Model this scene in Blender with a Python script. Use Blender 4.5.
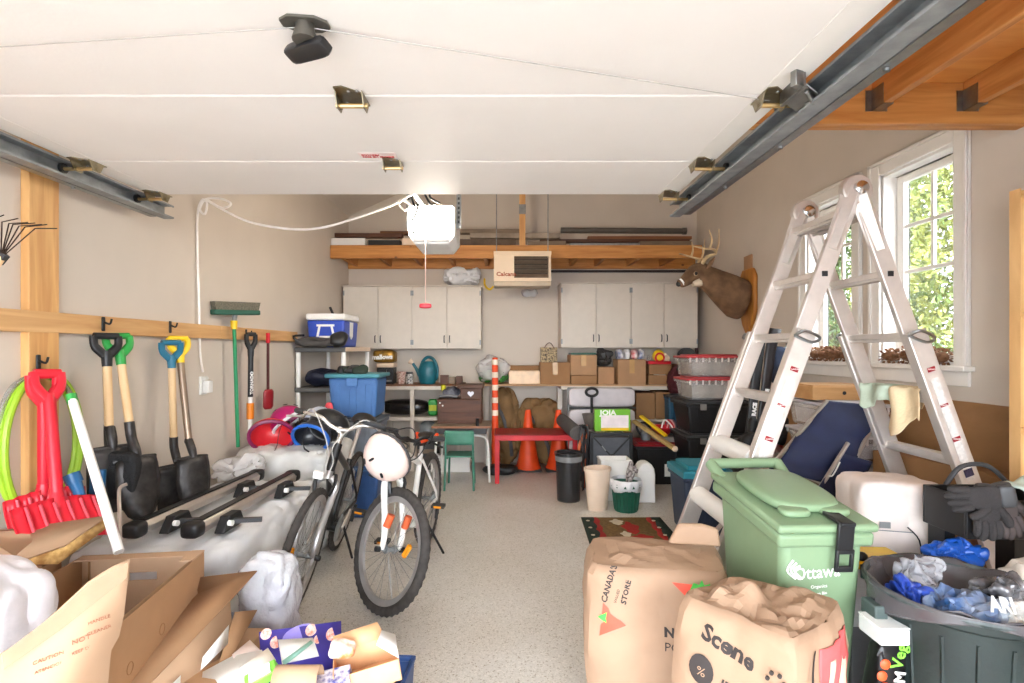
import bpy, bmesh, math, random
from math import sin, cos, pi, radians as R
from mathutils import Vector, Matrix, Euler, noise

for _o in list(bpy.data.objects): bpy.data.objects.remove(_o)
SC = bpy.context.scene
COL = SC.collection

# ------------------------------------------------------------------ camera
FPX, CX, CY, EYE = 520.0, 505.0, 349.0, 1.45     # focal length in pixels, vanishing point, eye height
cam = bpy.data.cameras.new('camera'); cam.sensor_width = 36.0; cam.lens = 36.0 * FPX / 1024
cam.shift_x = (512 - CX) / 1024; cam.shift_y = (CY - 341.5) / 1024
cam.clip_start = 0.05; cam.clip_end = 200
camo = bpy.data.objects.new('camera', cam); COL.objects.link(camo)
camo.location = (0, 0, EYE); camo.rotation_euler = (pi / 2, 0, 0)
SC.camera = camo

# ------------------------------------------------------------------ sky, sun, exposure
wd = bpy.data.worlds.new('sky'); SC.world = wd; wd.use_nodes = True
wd.node_tree.nodes['Background'].inputs[0].default_value = (0.86, 0.93, 1.0, 1)
wd.node_tree.nodes['Background'].inputs[1].default_value = 3.6
sun = bpy.data.lights.new('sun', 'SUN'); sun.energy = 7.0; sun.angle = R(1.5); sun.color = (1, .95, .86)
suno = bpy.data.objects.new('sun', sun); COL.objects.link(suno)
suno.rotation_euler = Vector((.42, -.5, -.95)).to_track_quat('-Z', 'Y').to_euler()
LAMP_W = 4.0
SC.view_settings.view_transform = 'Standard'; SC.view_settings.look = 'None'
SC.view_settings.gamma = 1; SC.view_settings.use_curve_mapping = False
SC.view_settings.exposure = 2.32

# ------------------------------------------------------------------ helpers
def W(px, py, Y):
    "world point seen at pixel (px,py) at depth Y"
    return Vector(((px - CX) * Y / FPX, Y, EYE - (py - CY) * Y / FPX))

def lin(c):
    return tuple(((v / 255) / 12.92 if v / 255 <= .04045 else ((v / 255 + .055) / 1.055) ** 2.4) for v in c) + (1,)

MATS = {}
def mat(name, col=(128, 128, 128), rough=.5, metal=0., var=.08, scale=12., bump=0., bscale=60., alpha=1., spec=.5, col2=None, emit=0., trans=0., sheen=0.):
    if name in MATS: return MATS[name]
    m = bpy.data.materials.new(name); m.use_nodes = True; MATS[name] = m
    nt = m.node_tree; N = nt.nodes; L = nt.links; b = N['Principled BSDF']
    c = lin(col)
    b.inputs['Roughness'].default_value = rough; b.inputs['Metallic'].default_value = metal
    b.inputs['Specular IOR Level'].default_value = spec
    if alpha < 1: b.inputs['Alpha'].default_value = alpha
    if trans: b.inputs['Transmission Weight'].default_value = trans
    tc = N.new('ShaderNodeTexCoord')
    nz = N.new('ShaderNodeTexNoise'); nz.inputs['Scale'].default_value = scale; nz.inputs['Detail'].default_value = 4
    L.new(tc.outputs['Object'], nz.inputs['Vector'])
    rp = N.new('ShaderNodeValToRGB')
    rp.color_ramp.elements[0].position = .35; rp.color_ramp.elements[1].position = .65
    c2 = lin(col2) if col2 else tuple(min(1, v * (1 + var)) for v in c[:3]) + (1,)
    c1 = c if col2 else tuple(v * (1 - var) for v in c[:3]) + (1,)
    rp.color_ramp.elements[0].color = c1; rp.color_ramp.elements[1].color = c2
    L.new(nz.outputs['Fac'], rp.inputs['Fac']); L.new(rp.outputs['Color'], b.inputs['Base Color'])
    if bump:
        n2 = N.new('ShaderNodeTexNoise'); n2.inputs['Scale'].default_value = bscale; n2.inputs['Detail'].default_value = 3
        L.new(tc.outputs['Object'], n2.inputs['Vector'])
        bp = N.new('ShaderNodeBump'); bp.inputs['Strength'].default_value = bump; bp.inputs['Distance'].default_value = .01
        L.new(n2.outputs['Fac'], bp.inputs['Height']); L.new(bp.outputs['Normal'], b.inputs['Normal'])
    if emit:
        b.inputs['Emission Color'].default_value = c; b.inputs['Emission Strength'].default_value = emit
    return m

def wood(name, a, b_, stretch=(1, 12, 12), rough=.55, scale=2.2, knots=True):
    if name in MATS: return MATS[name]
    m = mat(name, a, rough, 0); nt = m.node_tree; N = nt.nodes; L = nt.links; b = N['Principled BSDF']
    tc = N.new('ShaderNodeTexCoord'); mp = N.new('ShaderNodeMapping'); mp.inputs['Scale'].default_value = stretch
    L.new(tc.outputs['Object'], mp.inputs['Vector'])
    n1 = N.new('ShaderNodeTexNoise'); n1.inputs['Scale'].default_value = scale; n1.inputs['Detail'].default_value = 6; n1.inputs['Distortion'].default_value = .6
    L.new(mp.outputs['Vector'], n1.inputs['Vector'])
    rp = N.new('ShaderNodeValToRGB'); e = rp.color_ramp.elements
    e[0].position = .3; e[1].position = .7; e[0].color = lin(a); e[1].color = lin(b_)
    L.new(n1.outputs['Fac'], rp.inputs['Fac']); out = rp.outputs['Color']
    if knots:
        v = N.new('ShaderNodeTexVoronoi'); v.inputs['Scale'].default_value = 3.1
        mp2 = N.new('ShaderNodeMapping'); mp2.inputs['Scale'].default_value = tuple(1 if s < 5 else 1.6 for s in stretch)
        L.new(tc.outputs['Object'], mp2.inputs['Vector']); L.new(mp2.outputs['Vector'], v.inputs['Vector'])
        r2 = N.new('ShaderNodeValToRGB'); r2.color_ramp.elements[0].position = .035; r2.color_ramp.elements[1].position = .075
        r2.color_ramp.elements[0].color = (1, 1, 1, 1); r2.color_ramp.elements[1].color = (0, 0, 0, 1)
        L.new(v.outputs['Distance'], r2.inputs['Fac'])
        mx = N.new('ShaderNodeMix'); mx.data_type = 'RGBA'
        L.new(r2.outputs['Color'], mx.inputs[0]); L.new(out, mx.inputs[6]); mx.inputs[7].default_value = lin(tuple(v_ * .55 for v_ in a)); out = mx.outputs[2]
    L.new(out, b.inputs['Base Color'])
    bp = N.new('ShaderNodeBump'); bp.inputs['Strength'].default_value = .15; bp.inputs['Distance'].default_value = .004
    L.new(n1.outputs['Fac'], bp.inputs['Height']); L.new(bp.outputs['Normal'], b.inputs['Normal'])
    return m

def sag(a, b, drop, n=14):
    a, b = Vector(a), Vector(b)
    return [a.lerp(b, i / n) - Vector((0, 0, drop * 4 * (i / n) * (1 - i / n))) for i in range(n + 1)]

def spline(pts, n=6):
    "Catmull-Rom through points"
    P = [Vector(p) for p in pts]; out = []
    for i in range(len(P) - 1):
        p0 = P[max(i - 1, 0)]; p1 = P[i]; p2 = P[i + 1]; p3 = P[min(i + 2, len(P) - 1)]
        for k in range(n):
            t = k / n
            out.append(.5 * ((2 * p1) + (-p0 + p2) * t + (2 * p0 - 5 * p1 + 4 * p2 - p3) * t * t + (-p0 + 3 * p1 - 3 * p2 + p3) * t ** 3))
    out.append(P[-1]); return out

class MB:
    def __init__(s): s.v = []; s.f = []; s.M = Matrix()
    def add(s, vs, fs):
        o = len(s.v); s.v += [s.M @ Vector(v) for v in vs]; s.f += [tuple(i + o for i in f) for f in fs]; return s
    def box(s, c, d, rot=None, taper=1.):
        x, y, z = d[0] / 2, d[1] / 2, d[2] / 2; t = taper
        vs = [(-x * t, -y * t, -z), (x * t, -y * t, -z), (x * t, y * t, -z), (-x * t, y * t, -z), (-x, -y, z), (x, -y, z), (x, y, z), (-x, y, z)]
        m = Euler(rot).to_matrix() if rot else Matrix.Identity(3)
        vs = [m @ Vector(v) + Vector(c) for v in vs]
        return s.add(vs, [(0, 3, 2, 1), (4, 5, 6, 7), (0, 1, 5, 4), (1, 2, 6, 5), (2, 3, 7, 6), (3, 0, 4, 7)])
    def b2(s, lo, hi):
        return s.box([(a + b) / 2 for a, b in zip(lo, hi)], [abs(b - a) for a, b in zip(lo, hi)])
    def bar(s, a, b, w, h, up=(0, 0, 1)):
        a, b = Vector(a), Vector(b); d = (b - a).normalized(); u = Vector(up)
        if abs(d.dot(u)) > .99: u = Vector((0, 1, 0))
        x = d.cross(u).normalized(); u = x.cross(d)
        vs = [p + x * sx * w / 2 + u * su * h / 2 for p in (a, b) for sx, su in ((-1, -1), (1, -1), (1, 1), (-1, 1))]
        return s.add(vs, [(0, 1, 2, 3), (7, 6, 5, 4), (0, 4, 5, 1), (1, 5, 6, 2), (2, 6, 7, 3), (3, 7, 4, 0)])
    def tube(s, pts, r, n=8, closed=False, flat=1.):
        P = [Vector(p) for p in pts]; k = len(P); rs = r if isinstance(r, (list, tuple)) else [r] * k
        vs = []; fr = None
        for i in range(k):
            t = (P[(i + 1) % k] - P[i - 1]) if closed else (P[min(i + 1, k - 1)] - P[max(i - 1, 0)])
            t.normalize()
            if fr is None:
                u = Vector((0, 0, 1)) if abs(t.z) < .9 else Vector((1, 0, 0)); fr = (u - t * u.dot(t)).normalized()
            else:
                fr = fr - t * fr.dot(t); fr = fr.normalized() if fr.length > 1e-6 else Vector((1, 0, 0))
            w = t.cross(fr)
            for j in range(n):
                a = 2 * pi * j / n; vs.append(P[i] + fr * cos(a) * rs[i] * flat + w * sin(a) * rs[i])
        fs = []
        for i in range(k if closed else k - 1):
            a = i * n; b = ((i + 1) % k) * n
            fs += [(a + j, a + (j + 1) % n, b + (j + 1) % n, b + j) for j in range(n)]
        if not closed: fs += [tuple(range(n))[::-1], tuple(range((k - 1) * n, k * n))]
        return s.add(vs, fs)
    def lathe(s, prof, n=20, c=(0, 0, 0), rot=None, sx=1., sy=1., caps=True):
        m = Euler(rot).to_matrix() if rot else Matrix.Identity(3); c = Vector(c)
        vs = [m @ Vector((r * cos(2 * pi * j / n) * sx, r * sin(2 * pi * j / n) * sy, z)) + c for r, z in prof for j in range(n)]
        fs = [(i * n + j, i * n + (j + 1) % n, (i + 1) * n + (j + 1) % n, (i + 1) * n + j) for i in range(len(prof) - 1) for j in range(n)]
        if caps:
            fs.append(tuple(range(n))[::-1]); k = (len(prof) - 1) * n; fs.append(tuple(range(k, k + n)))
        return s.add(vs, fs)
    def ell(s, c, r, n=16, m=10, rot=None):
        prof = [(max(sin(pi * i / m), 1e-3), -cos(pi * i / m)) for i in range(m + 1)]
        q = Euler(rot).to_matrix() if rot else Matrix.Identity(3); c = Vector(c)
        vs = [q @ Vector((p * cos(2 * pi * j / n) * r[0], p * sin(2 * pi * j / n) * r[1], z * r[2])) + c for p, z in prof for j in range(n)]
        fs = [(i * n + j, i * n + (j + 1) % n, (i + 1) * n + (j + 1) % n, (i + 1) * n + j) for i in range(m) for j in range(n)]
        return s.add(vs, fs)
    def prism(s, poly, t, o=(0, 0, 0), x=(1, 0, 0), y=(0, 0, 1)):
        "polygon in the plane (x,y) at o, thickness t along x cross y"
        x, y, o = Vector(x), Vector(y), Vector(o); z = x.cross(y).normalized(); n = len(poly)
        vs = [o + x * p[0] + y * p[1] + z * d for d in (-t / 2, t / 2) for p in poly]
        return s.add(vs, [tuple(range(n))[::-1], tuple(range(n, 2 * n))] + [(i, (i + 1) % n, n + (i + 1) % n, n + i) for i in range(n)])
    def grid(s, fn, nu, nv, cu=False):
        vs = [fn(i / nu, j / nv) for i in range(nu + (0 if cu else 1)) for j in range(nv + 1)]
        k = nu if cu else nu + 1
        return s.add(vs, [((i) * (nv + 1) + j, ((i + 1) % k) * (nv + 1) + j, ((i + 1) % k) * (nv + 1) + j + 1, i * (nv + 1) + j + 1) for i in range(nu) for j in range(nv)])
    def sbox(s, d, n=10, e=6., c=(0, 0, 0), amp=0., fs=4., seed=0, fold=0., taper=1., rot=None, flat=True):
        "rounded box of size d (base at c.z) with crumpled noise; taper = bottom width ratio"
        q = Euler(rot).to_matrix() if rot else Matrix.Identity(3)
        key = {}; vs = []; faces = []
        def vid(p):
            k = tuple(round(a, 5) for a in p)
            if k not in key:
                key[k] = len(vs); v = Vector(p)
                l = (abs(v.x) ** e + abs(v.y) ** e + abs(v.z) ** e) ** (1 / e); v = v / l
                w = Vector((v.x * d[0] / 2, v.y * d[1] / 2, v.z * d[2] / 2)); t = taper + (1 - taper) * (v.z + 1) / 2; w.x *= t; w.y *= t
                if amp or fold:
                    sd = Vector((seed * 7.3, seed * 3.1, seed * 1.7))
                    nn = Vector((v.x / d[0], v.y / d[1], v.z / d[2])).normalized()
                    a = noise.noise(w * fs + sd) * amp
                    if fold: a -= fold * (1 - abs(noise.noise(w * fs * 1.7 + sd * 2))) ** 6
                    w = w + nn * a + noise.noise_vector(w * fs * 1.3 + sd) * amp * .4
                if flat: w.z = max(w.z, -d[2] / 2)
                vs.append(q @ (w + Vector((0, 0, d[2] / 2))) + Vector(c))
            return key[k]
        L = [-1 + 2 * i / n for i in range(n + 1)]
        for ax in range(3):
            for sg in (-1, 1):
                for i in range(n):
                    for j in range(n):
                        def P(a, b):
                            p = [0, 0, 0]; p[ax] = sg; p[(ax + 1) % 3] = a; p[(ax + 2) % 3] = b; return p
                        q4 = [vid(P(L[i], L[j])), vid(P(L[i + 1], L[j])), vid(P(L[i + 1], L[j + 1])), vid(P(L[i], L[j + 1]))]
                        faces.append(tuple(q4 if sg > 0 else q4[::-1]))
        return s.add(vs, faces)
    def build(s, name, m, parent=None, bevel=0., solid=0., sub=0, ang=40, seg=2):
        me = bpy.data.meshes.new(name); me.from_pydata([tuple(v) for v in s.v], [], s.f); me.update()
        bm = bmesh.new(); bm.from_mesh(me); bmesh.ops.remove_doubles(bm, verts=bm.verts, dist=1e-6)
        if not solid: bmesh.ops.recalc_face_normals(bm, faces=bm.faces)
        bm.to_mesh(me); bm.free()
        for p in me.polygons: p.use_smooth = True
        me.set_sharp_from_angle(angle=R(ang))
        me.materials.append(m); o = bpy.data.objects.new(name, me); COL.objects.link(o)
        if parent is not None: o.parent = parent
        if solid:
            md = o.modifiers.new('thickness', 'SOLIDIFY'); md.thickness = solid; md.offset = 0
        if bevel:
            md = o.modifiers.new('bevel', 'BEVEL'); md.width = bevel; md.segments = seg; md.limit_method = 'ANGLE'; md.angle_limit = R(35)
        if sub:
            md = o.modifiers.new('smooth', 'SUBSURF'); md.levels = sub; md.render_levels = sub
        return o

def tag(o, label, cat, group=None):
    o['label'] = label; o['category'] = cat
    if group: o['group'] = group
    return o
def thing(name, label, cat, loc=(0, 0, 0), rz=0., group=None, rot=None):
    o = bpy.data.objects.new(name, None); COL.objects.link(o); o.empty_display_size = .05
    o.location = loc; o.rotation_euler = rot if rot else (0, 0, rz)
    return tag(o, label, cat, group)
def struct(o, label=None):
    o['kind'] = 'structure'
    if label: o['label'] = label
    return o
def dup(root, loc=None, rz=None, label=None):
    r = root.copy(); COL.objects.link(r)
    if loc is not None: r.location = loc
    if rz is not None: r.rotation_euler = (0, 0, rz)
    if label: r['label'] = label
    for ch in list(root.children):
        c = ch.copy(); COL.objects.link(c); c.parent = r
        for g in list(ch.children):
            d = g.copy(); COL.objects.link(d); d.parent = c
    return r
def frame(o, x, y):
    "matrix placing local XY onto axes x,y at o"
    x = Vector(x).normalized(); y = Vector(y); y = (y - x * x.dot(y)).normalized(); z = x.cross(y)
    return Matrix(((x.x, y.x, z.x, o[0]), (x.y, y.y, z.y, o[1]), (x.z, y.z, z.z, o[2]), (0, 0, 0, 1)))
def text(s, size, m, M, parent=None, name='lettering', sx=1., bold=0., th=.0006, align='LEFT'):
    cu = bpy.data.curves.new(name, 'FONT'); cu.body = s; cu.size = size; cu.extrude = th; cu.offset = bold; cu.align_x = align; cu.resolution_u = 2
    to = bpy.data.objects.new(name, cu); COL.objects.link(to)
    dg = bpy.context.evaluated_depsgraph_get(); me = bpy.data.meshes.new_from_object(to.evaluated_get(dg))
    bpy.data.objects.remove(to)
    S = Matrix.Diagonal((sx, 1, 1, 1)); me.transform(M @ S); me.materials.clear(); me.materials.append(m)
    o = bpy.data.objects.new(name, me); COL.objects.link(o)
    if parent is not None: o.parent = parent
    return o
rnd = random.Random(11)

# ------------------------------------------------------------------ materials
WALL = mat('beige_paint', (210, 198, 185), .75, var=.02, scale=3, bump=.05, bscale=150)
TRIMW = mat('white_trim_paint', (238, 233, 226), .45, var=.015)
DOORW = mat('white_door_steel', (240, 235, 230), .5, var=.015, scale=3, bump=.04, bscale=90)
CABW = mat('cabinet_white', (212, 201, 188), .5, var=.02)
PINE = wood('pine_lumber', (196, 140, 82), (226, 178, 116), (12, 12, 1.0))
PINEX = wood('pine_lumber_x', (172, 106, 46), (208, 146, 78), (1., 12, 12))
PINEY = wood('pine_lumber_y', (174, 106, 48), (210, 146, 80), (12, 1., 12))
PLY = wood('plywood', (206, 130, 58), (228, 160, 86), (1.2, 6, 6), knots=True)
HARD = wood('hardboard_panel', (146, 106, 68), (162, 120, 80), (4, 2, 4), knots=False)
BIRCH = wood('birch_panel', (206, 158, 100), (226, 182, 124), (5, 5, 1.2), knots=False)
LIGHTW = wood('ash_handle', (214, 176, 128), (232, 200, 156), (14, 14, 1), knots=False)
DARKW = wood('walnut_wood', (70, 40, 24), (98, 58, 36), (1, 8, 8), knots=False)
GREYW = wood('weathered_wood', (104, 88, 72), (140, 118, 96), (1, 10, 10))
CARD = mat('cardboard', (172, 132, 96), .8, var=.06, scale=6, bump=.06, bscale=40)
CARD2 = mat('cardboard_light', (182, 148, 118), .8, var=.05, scale=5, bump=.06, bscale=40)
CARD3 = mat('cardboard_dark', (150, 110, 72), .8, var=.07, scale=6, bump=.06, bscale=40)
TAPE = mat('packing_tape', (196, 156, 104), .25, var=.05)
PAPERBAG = mat('kraft_paper', (166, 135, 110), .75, var=.06, scale=5, bump=.7, bscale=11)
STEEL = mat('galvanised_steel', (150, 152, 152), .38, 1., var=.12, scale=25)
DSTEEL = mat('dark_steel', (138, 142, 144), .45, .4, var=.15, scale=20)
ZINC = mat('zinc_hardware', (150, 140, 116), .35, 1., var=.15, scale=40)
ALU = mat('aluminium', (205, 198, 192), .35, .85, var=.04, scale=30)
CHROME = mat('chrome', (210, 210, 210), .18, 1., var=.02)
BLACK = mat('black_plastic', (26, 26, 28), .45, var=.15)
RUBBER = mat('black_rubber', (40, 39, 38), .8, var=.15, bump=.2, bscale=120)
DGREY = mat('dark_grey_plastic', (58, 58, 60), .5, var=.1)
GREY = mat('grey_plastic', (128, 128, 128), .5, var=.06)
WHITE = mat('white_plastic', (236, 234, 230), .4, var=.02)
CREAM = mat('cream_plastic', (232, 208, 184), .45, var=.03)
RED = mat('red_plastic', (206, 28, 46), .35, var=.06)
DRED = mat('dark_red_plastic', (142, 20, 30), .4, var=.06)
ORANGE = mat('orange_cone', (236, 78, 24), .5, var=.06)
GREENP = mat('green_plastic', (40, 148, 62), .4, var=.06)
DGREEN = mat('dark_green_plastic', (20, 84, 66), .45, var=.08)
TEAL = mat('teal_plastic', (22, 98, 112), .4, var=.08)
BLUE = mat('blue_plastic', (40, 72, 176), .4, var=.06)
TBLUE = mat('tote_blue', (66, 108, 164), .5, var=.06)
YELLOW = mat('yellow_plastic', (238, 196, 30), .4, var=.05)
NAVY = mat('navy_fabric', (24, 32, 66), .7, var=.12, bump=.15, bscale=200)
CLEAR = mat('clear_plastic', (226, 222, 216), .25, alpha=.32, var=.03)
FILM = mat('plastic_film', (236, 234, 234), .22, alpha=.5, var=.04, bump=.5, bscale=16)
WFILM = mat('white_plastic_wrap', (226, 226, 228), .32, var=.03, bump=.4, bscale=9)
PAPER = mat('white_paper', (240, 238, 234), .7, var=.02)
INK = mat('black_ink', (34, 30, 30), .7)
BINK = mat('brown_ink', (150, 96, 72), .8)
RINK = mat('red_ink', (206, 60, 60), .7)
GLASS = mat('window_glass', (230, 240, 240), .03, alpha=.1)
# ------------------------------------------------------------------ room shell
XL, XR, YB, YF = -2.0, 2.455, 6.65, -1.2
fm = mat('speckled_epoxy', (206, 198, 184), .38, var=.03, scale=3)
_nt = fm.node_tree; _v = _nt.nodes.new('ShaderNodeTexVoronoi'); _v.inputs['Scale'].default_value = 170
_tc = _nt.nodes.new('ShaderNodeTexCoord'); _nt.links.new(_tc.outputs['Object'], _v.inputs['Vector'])
_r = _nt.nodes.new('ShaderNodeValToRGB'); _e = _r.color_ramp.elements
_e[0].position = .0; _e[0].color = lin((160, 148, 130)); _e[1].position = .15; _e[1].color = lin((206, 200, 192))
_e.new(.7).color = lin((210, 205, 198)); _e.new(.95).color = lin((224, 218, 210))
_sep = _nt.nodes.new('ShaderNodeSeparateColor'); _nt.links.new(_v.outputs['Color'], _sep.inputs[0]); _nt.links.new(_sep.outputs[0], _r.inputs['Fac'])
_n2 = _nt.nodes.new('ShaderNodeTexNoise'); _n2.inputs['Scale'].default_value = 1.6; _n2.inputs['Detail'].default_value = 5
_nt.links.new(_tc.outputs['Object'], _n2.inputs['Vector'])
_r2 = _nt.nodes.new('ShaderNodeValToRGB'); _r2.color_ramp.elements[0].position = .35; _r2.color_ramp.elements[1].position = .65
_r2.color_ramp.elements[0].color = (.92, .90, .87, 1); _r2.color_ramp.elements[1].color = (1, 1, 1, 1)
_nt.links.new(_n2.outputs['Fac'], _r2.inputs['Fac'])
_mx = _nt.nodes.new('ShaderNodeMix'); _mx.data_type = 'RGBA'; _mx.blend_type = 'MULTIPLY'; _mx.inputs[0].default_value = 1
_nt.links.new(_r.outputs['Color'], _mx.inputs[6]); _nt.links.new(_r2.outputs['Color'], _mx.inputs[7])
_nt.links.new(_mx.outputs[2], _nt.nodes['Principled BSDF'].inputs['Base Color'])
struct(MB().b2((XL - .15, YF, -.12), (XR + .15, YB + .15, 0)).build('floor', fm), 'speckled beige epoxy garage floor')
struct(MB().b2((-30, -30, -.3), (30, 40, -.125)).build('ground', mat('outdoor_ground', (100, 102, 107), .9, var=.2, scale=.6)), 'pale driveway ground outside the garage')
struct(MB().b2((XL - .15, YF, 0), (XL, YB + .15, 3.15)).build('wall_left', WALL), 'beige painted left wall with tools')
prof = [(XL, 0), (XR, 0), (XR, 3.8), (.9, 4.45), (XL, 3.15)]
struct(MB().prism(prof, .15, (0, YB + .075, 0)).build('wall_back', WALL), 'beige back wall behind the cabinets')
struct(MB().prism([(XL - .15, 3.08), (.9, 4.45), (XR + .15, 3.74), (XR + .15, 3.95), (.9, 4.65), (XL - .15, 3.3)], YB + .3 - YF, (0, (YB + YF) / 2, 0)).build('ceiling', WALL), 'sloped ceiling above the open garage door')
fw = MB().b2((XL - .15, YF - .15, 2.32), (XR + .15, YF, 3.05)); fw.b2((1.6, YF - .15, 0), (XR + .15, YF, 2.32))  # unseen front wall, added and set back to block high sky and even out daylight
fw.prism([(XL, 3.05), (XR, 3.05), (XR, 3.8), (.9, 4.45), (XL, 3.15)], .15, (0, YF - .075, 0))
struct(fw.build('wall_front_added', WALL), 'unseen front wall around the door opening, added behind the camera to cut daylight on near things')
WIN = [(2.82, 3.39), (3.65, 4.22)]; WZ0, WZ1 = 1.36, 2.58
wr = MB(); wr.b2((XR, YF, 0), (XR + .15, YB + .15, WZ0)); wr.b2((XR, YF, WZ1), (XR + .15, YB + .15, 3.8))
for a, b in ((YF, WIN[0][0]), (WIN[0][1], WIN[1][0]), (WIN[1][1], YB + .15)): wr.b2((XR, a, WZ0), (XR + .15, b, WZ1))
struct(wr.build('wall_right', WALL), 'beige right wall with two windows')
for k, (a, b) in enumerate(WIN):
    w = bpy.data.objects.new('window_%d' % (k + 1), None); COL.objects.link(w); w.location = (XR, (a + b) / 2, WZ0)
    struct(w, ['white framed window nearest the camera with divided upper panes', 'white framed window behind the ladder, further from the camera'][k])
    h = (b - a) / 2; H = WZ1 - WZ0; t = .085
    c = MB(); c.b2((-.022, -h - t, -.02), (0, -h + .005, H + t)); c.b2((-.022, h - .005, -.02), (0, h + t, H + t)); c.b2((-.022, -h + .005, H - .005), (0, h - .005, H + t))
    c.build('casing', TRIMW, w, bevel=.006)
    c = MB(); c.b2((-.032, -h - t, -.02), (-.022, -h - t + .022, H + t)); c.b2((-.032, h + t - .022, -.02), (-.022, h + t, H + t)); c.b2((-.032, -h - t, H + t - .022), (-.022, h + t, H + t))
    c.build('casing_edge', TRIMW, w, bevel=.003)
    c = MB(); c.b2((0, -h, 0), (.15, -h + .018, H)); c.b2((0, h - .018, 0), (.15, h, H)); c.b2((0, -h, H - .018), (.15, h, H)); c.b2((0, -h, 0), (.15, h, .018))
    c.build('jamb', TRIMW, w)
    c = MB().b2((-.06, -h - t - .02, -.03), (.02, h + t + .02, .0)); c.build('sill', TRIMW, w, bevel=.006)
    MB().b2((-.018, -h - t, -.11), (0, h + t, -.03)).build('apron', TRIMW, w, bevel=.004)
    i0, i1, z0, z1 = -h + .018, h - .018, .018, H - .018; s = .05
    c = MB(); c.b2((.085, i0, z0), (.125, i0 + s, z1)); c.b2((.085, i1 - s, z0), (.125, i1, z1)); c.b2((.085, i0 + s, z0), (.125, i1 - s, z0 + s)); c.b2((.085, i0 + s, z1 - s), (.125, i1 - s, z1))
    c.build('sash', TRIMW, w, bevel=.008)
    c = MB(); c.b2((.125, i0 + s, z0 + s), (.128, i0 + s + .006, z1 - s)); c.b2((.125, i1 - s - .006, z0 + s), (.128, i1 - s, z1 - s)); c.build('gasket', BLACK, w)
    g0, g1 = i0 + s, i1 - s
    zz = [z0 + s, .58, .87, z1 - s]
    MB().b2((.095, -.011, .58), (.115, .011, z1 - s)).build('muntin', TRIMW, w, bevel=.003)
    for z in zz[1:3]: MB().b2((.094, g0, z - .011), (.116, g1, z + .011)).build('muntin', TRIMW, w, bevel=.003)
    MB().b2((.104, g0, zz[0]), (.108, g1, zz[1] - .011)).build('pane', GLASS, w)
    for q in range(1, 3):
        for y0, y1 in ((g0, -.011), (.011, g1)): MB().b2((.104, y0, zz[q] + (.011)), (.108, y1, zz[q + 1] - (.011 if q == 1 else 0))).build('pane', GLASS, w)

# left wall boards
t1 = MB().b2((XL, -.3, 1.52), (XL + .038, 3.6, 1.61)).build('trim_1', wood('rail_pine', (196, 146, 92), (222, 178, 124), (12, 1., 12)), bevel=.003)
struct(t1, 'horizontal pine board rail on the left wall')
struct(MB().b2((XL, 3.602, 1.52), (XL + .038, 4.92, 1.61)).build('trim_2', MATS['rail_pine'], bevel=.003), 'far length of the pine board rail on the left wall')
struct(MB().b2((XL, 2.145, 0), (XL + .037, 2.29, 2.9)).build('trim_3', PINE, bevel=.003), 'vertical pine board on the left wall')
struct(MB().b2((XR - .012, 2.2, .0), (XR, 4.7, 1.17)).build('trim_4', HARD), 'brown hardboard panel low on the right wall')

# ------------------------------------------------------------------ loft at the right
lf = thing('storage_loft', 'orange pine loft framing with joists above the right window', 'loft', (1.7, 2.44, 2.5))
def L_(lo, hi, nm, m, **k): return MB().b2([a - b for a, b in zip(lo, lf.location)], [a - b for a, b in zip(hi, lf.location)]).build(nm, m, lf, **k)
L_((1.0, 2.42, 2.50), (XR, 2.459, 2.69), 'header_beam', PINEX, bevel=.004)
L_((1.0, 2.461, 2.50), (XR, 2.50, 2.69), 'header_beam', PINEX, bevel=.004)
L_((1.0, -.35, 2.691), (XR, 1.19, 2.71), 'deck_sheet', PLY)
L_((1.0, 1.193, 2.691), (XR, 2.50, 2.71), 'deck_sheet', PLY)
for jx in (1.30, 1.725, 2.15):
    L_((jx - .02, -.35, 2.56), (jx + .02, 2.418, 2.69), 'joist', PINEY, bevel=.004)
    g = MB(); c = Vector(lf.location)
    for sx in (-1, 1): g.b2(Vector((jx + sx * .021, 2.34, 2.555)) - c, Vector((jx + sx * .024, 2.418, 2.65)) - c); g.b2(Vector((jx + sx * .021, 2.414, 2.555)) - c, Vector((jx + sx * .05, 2.418, 2.65)) - c)
    g.b2(Vector((jx - .024, 2.34, 2.555)) - c, Vector((jx + .024, 2.418, 2.559)) - c); g.build('joist_hanger', STEEL, lf)

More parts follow.
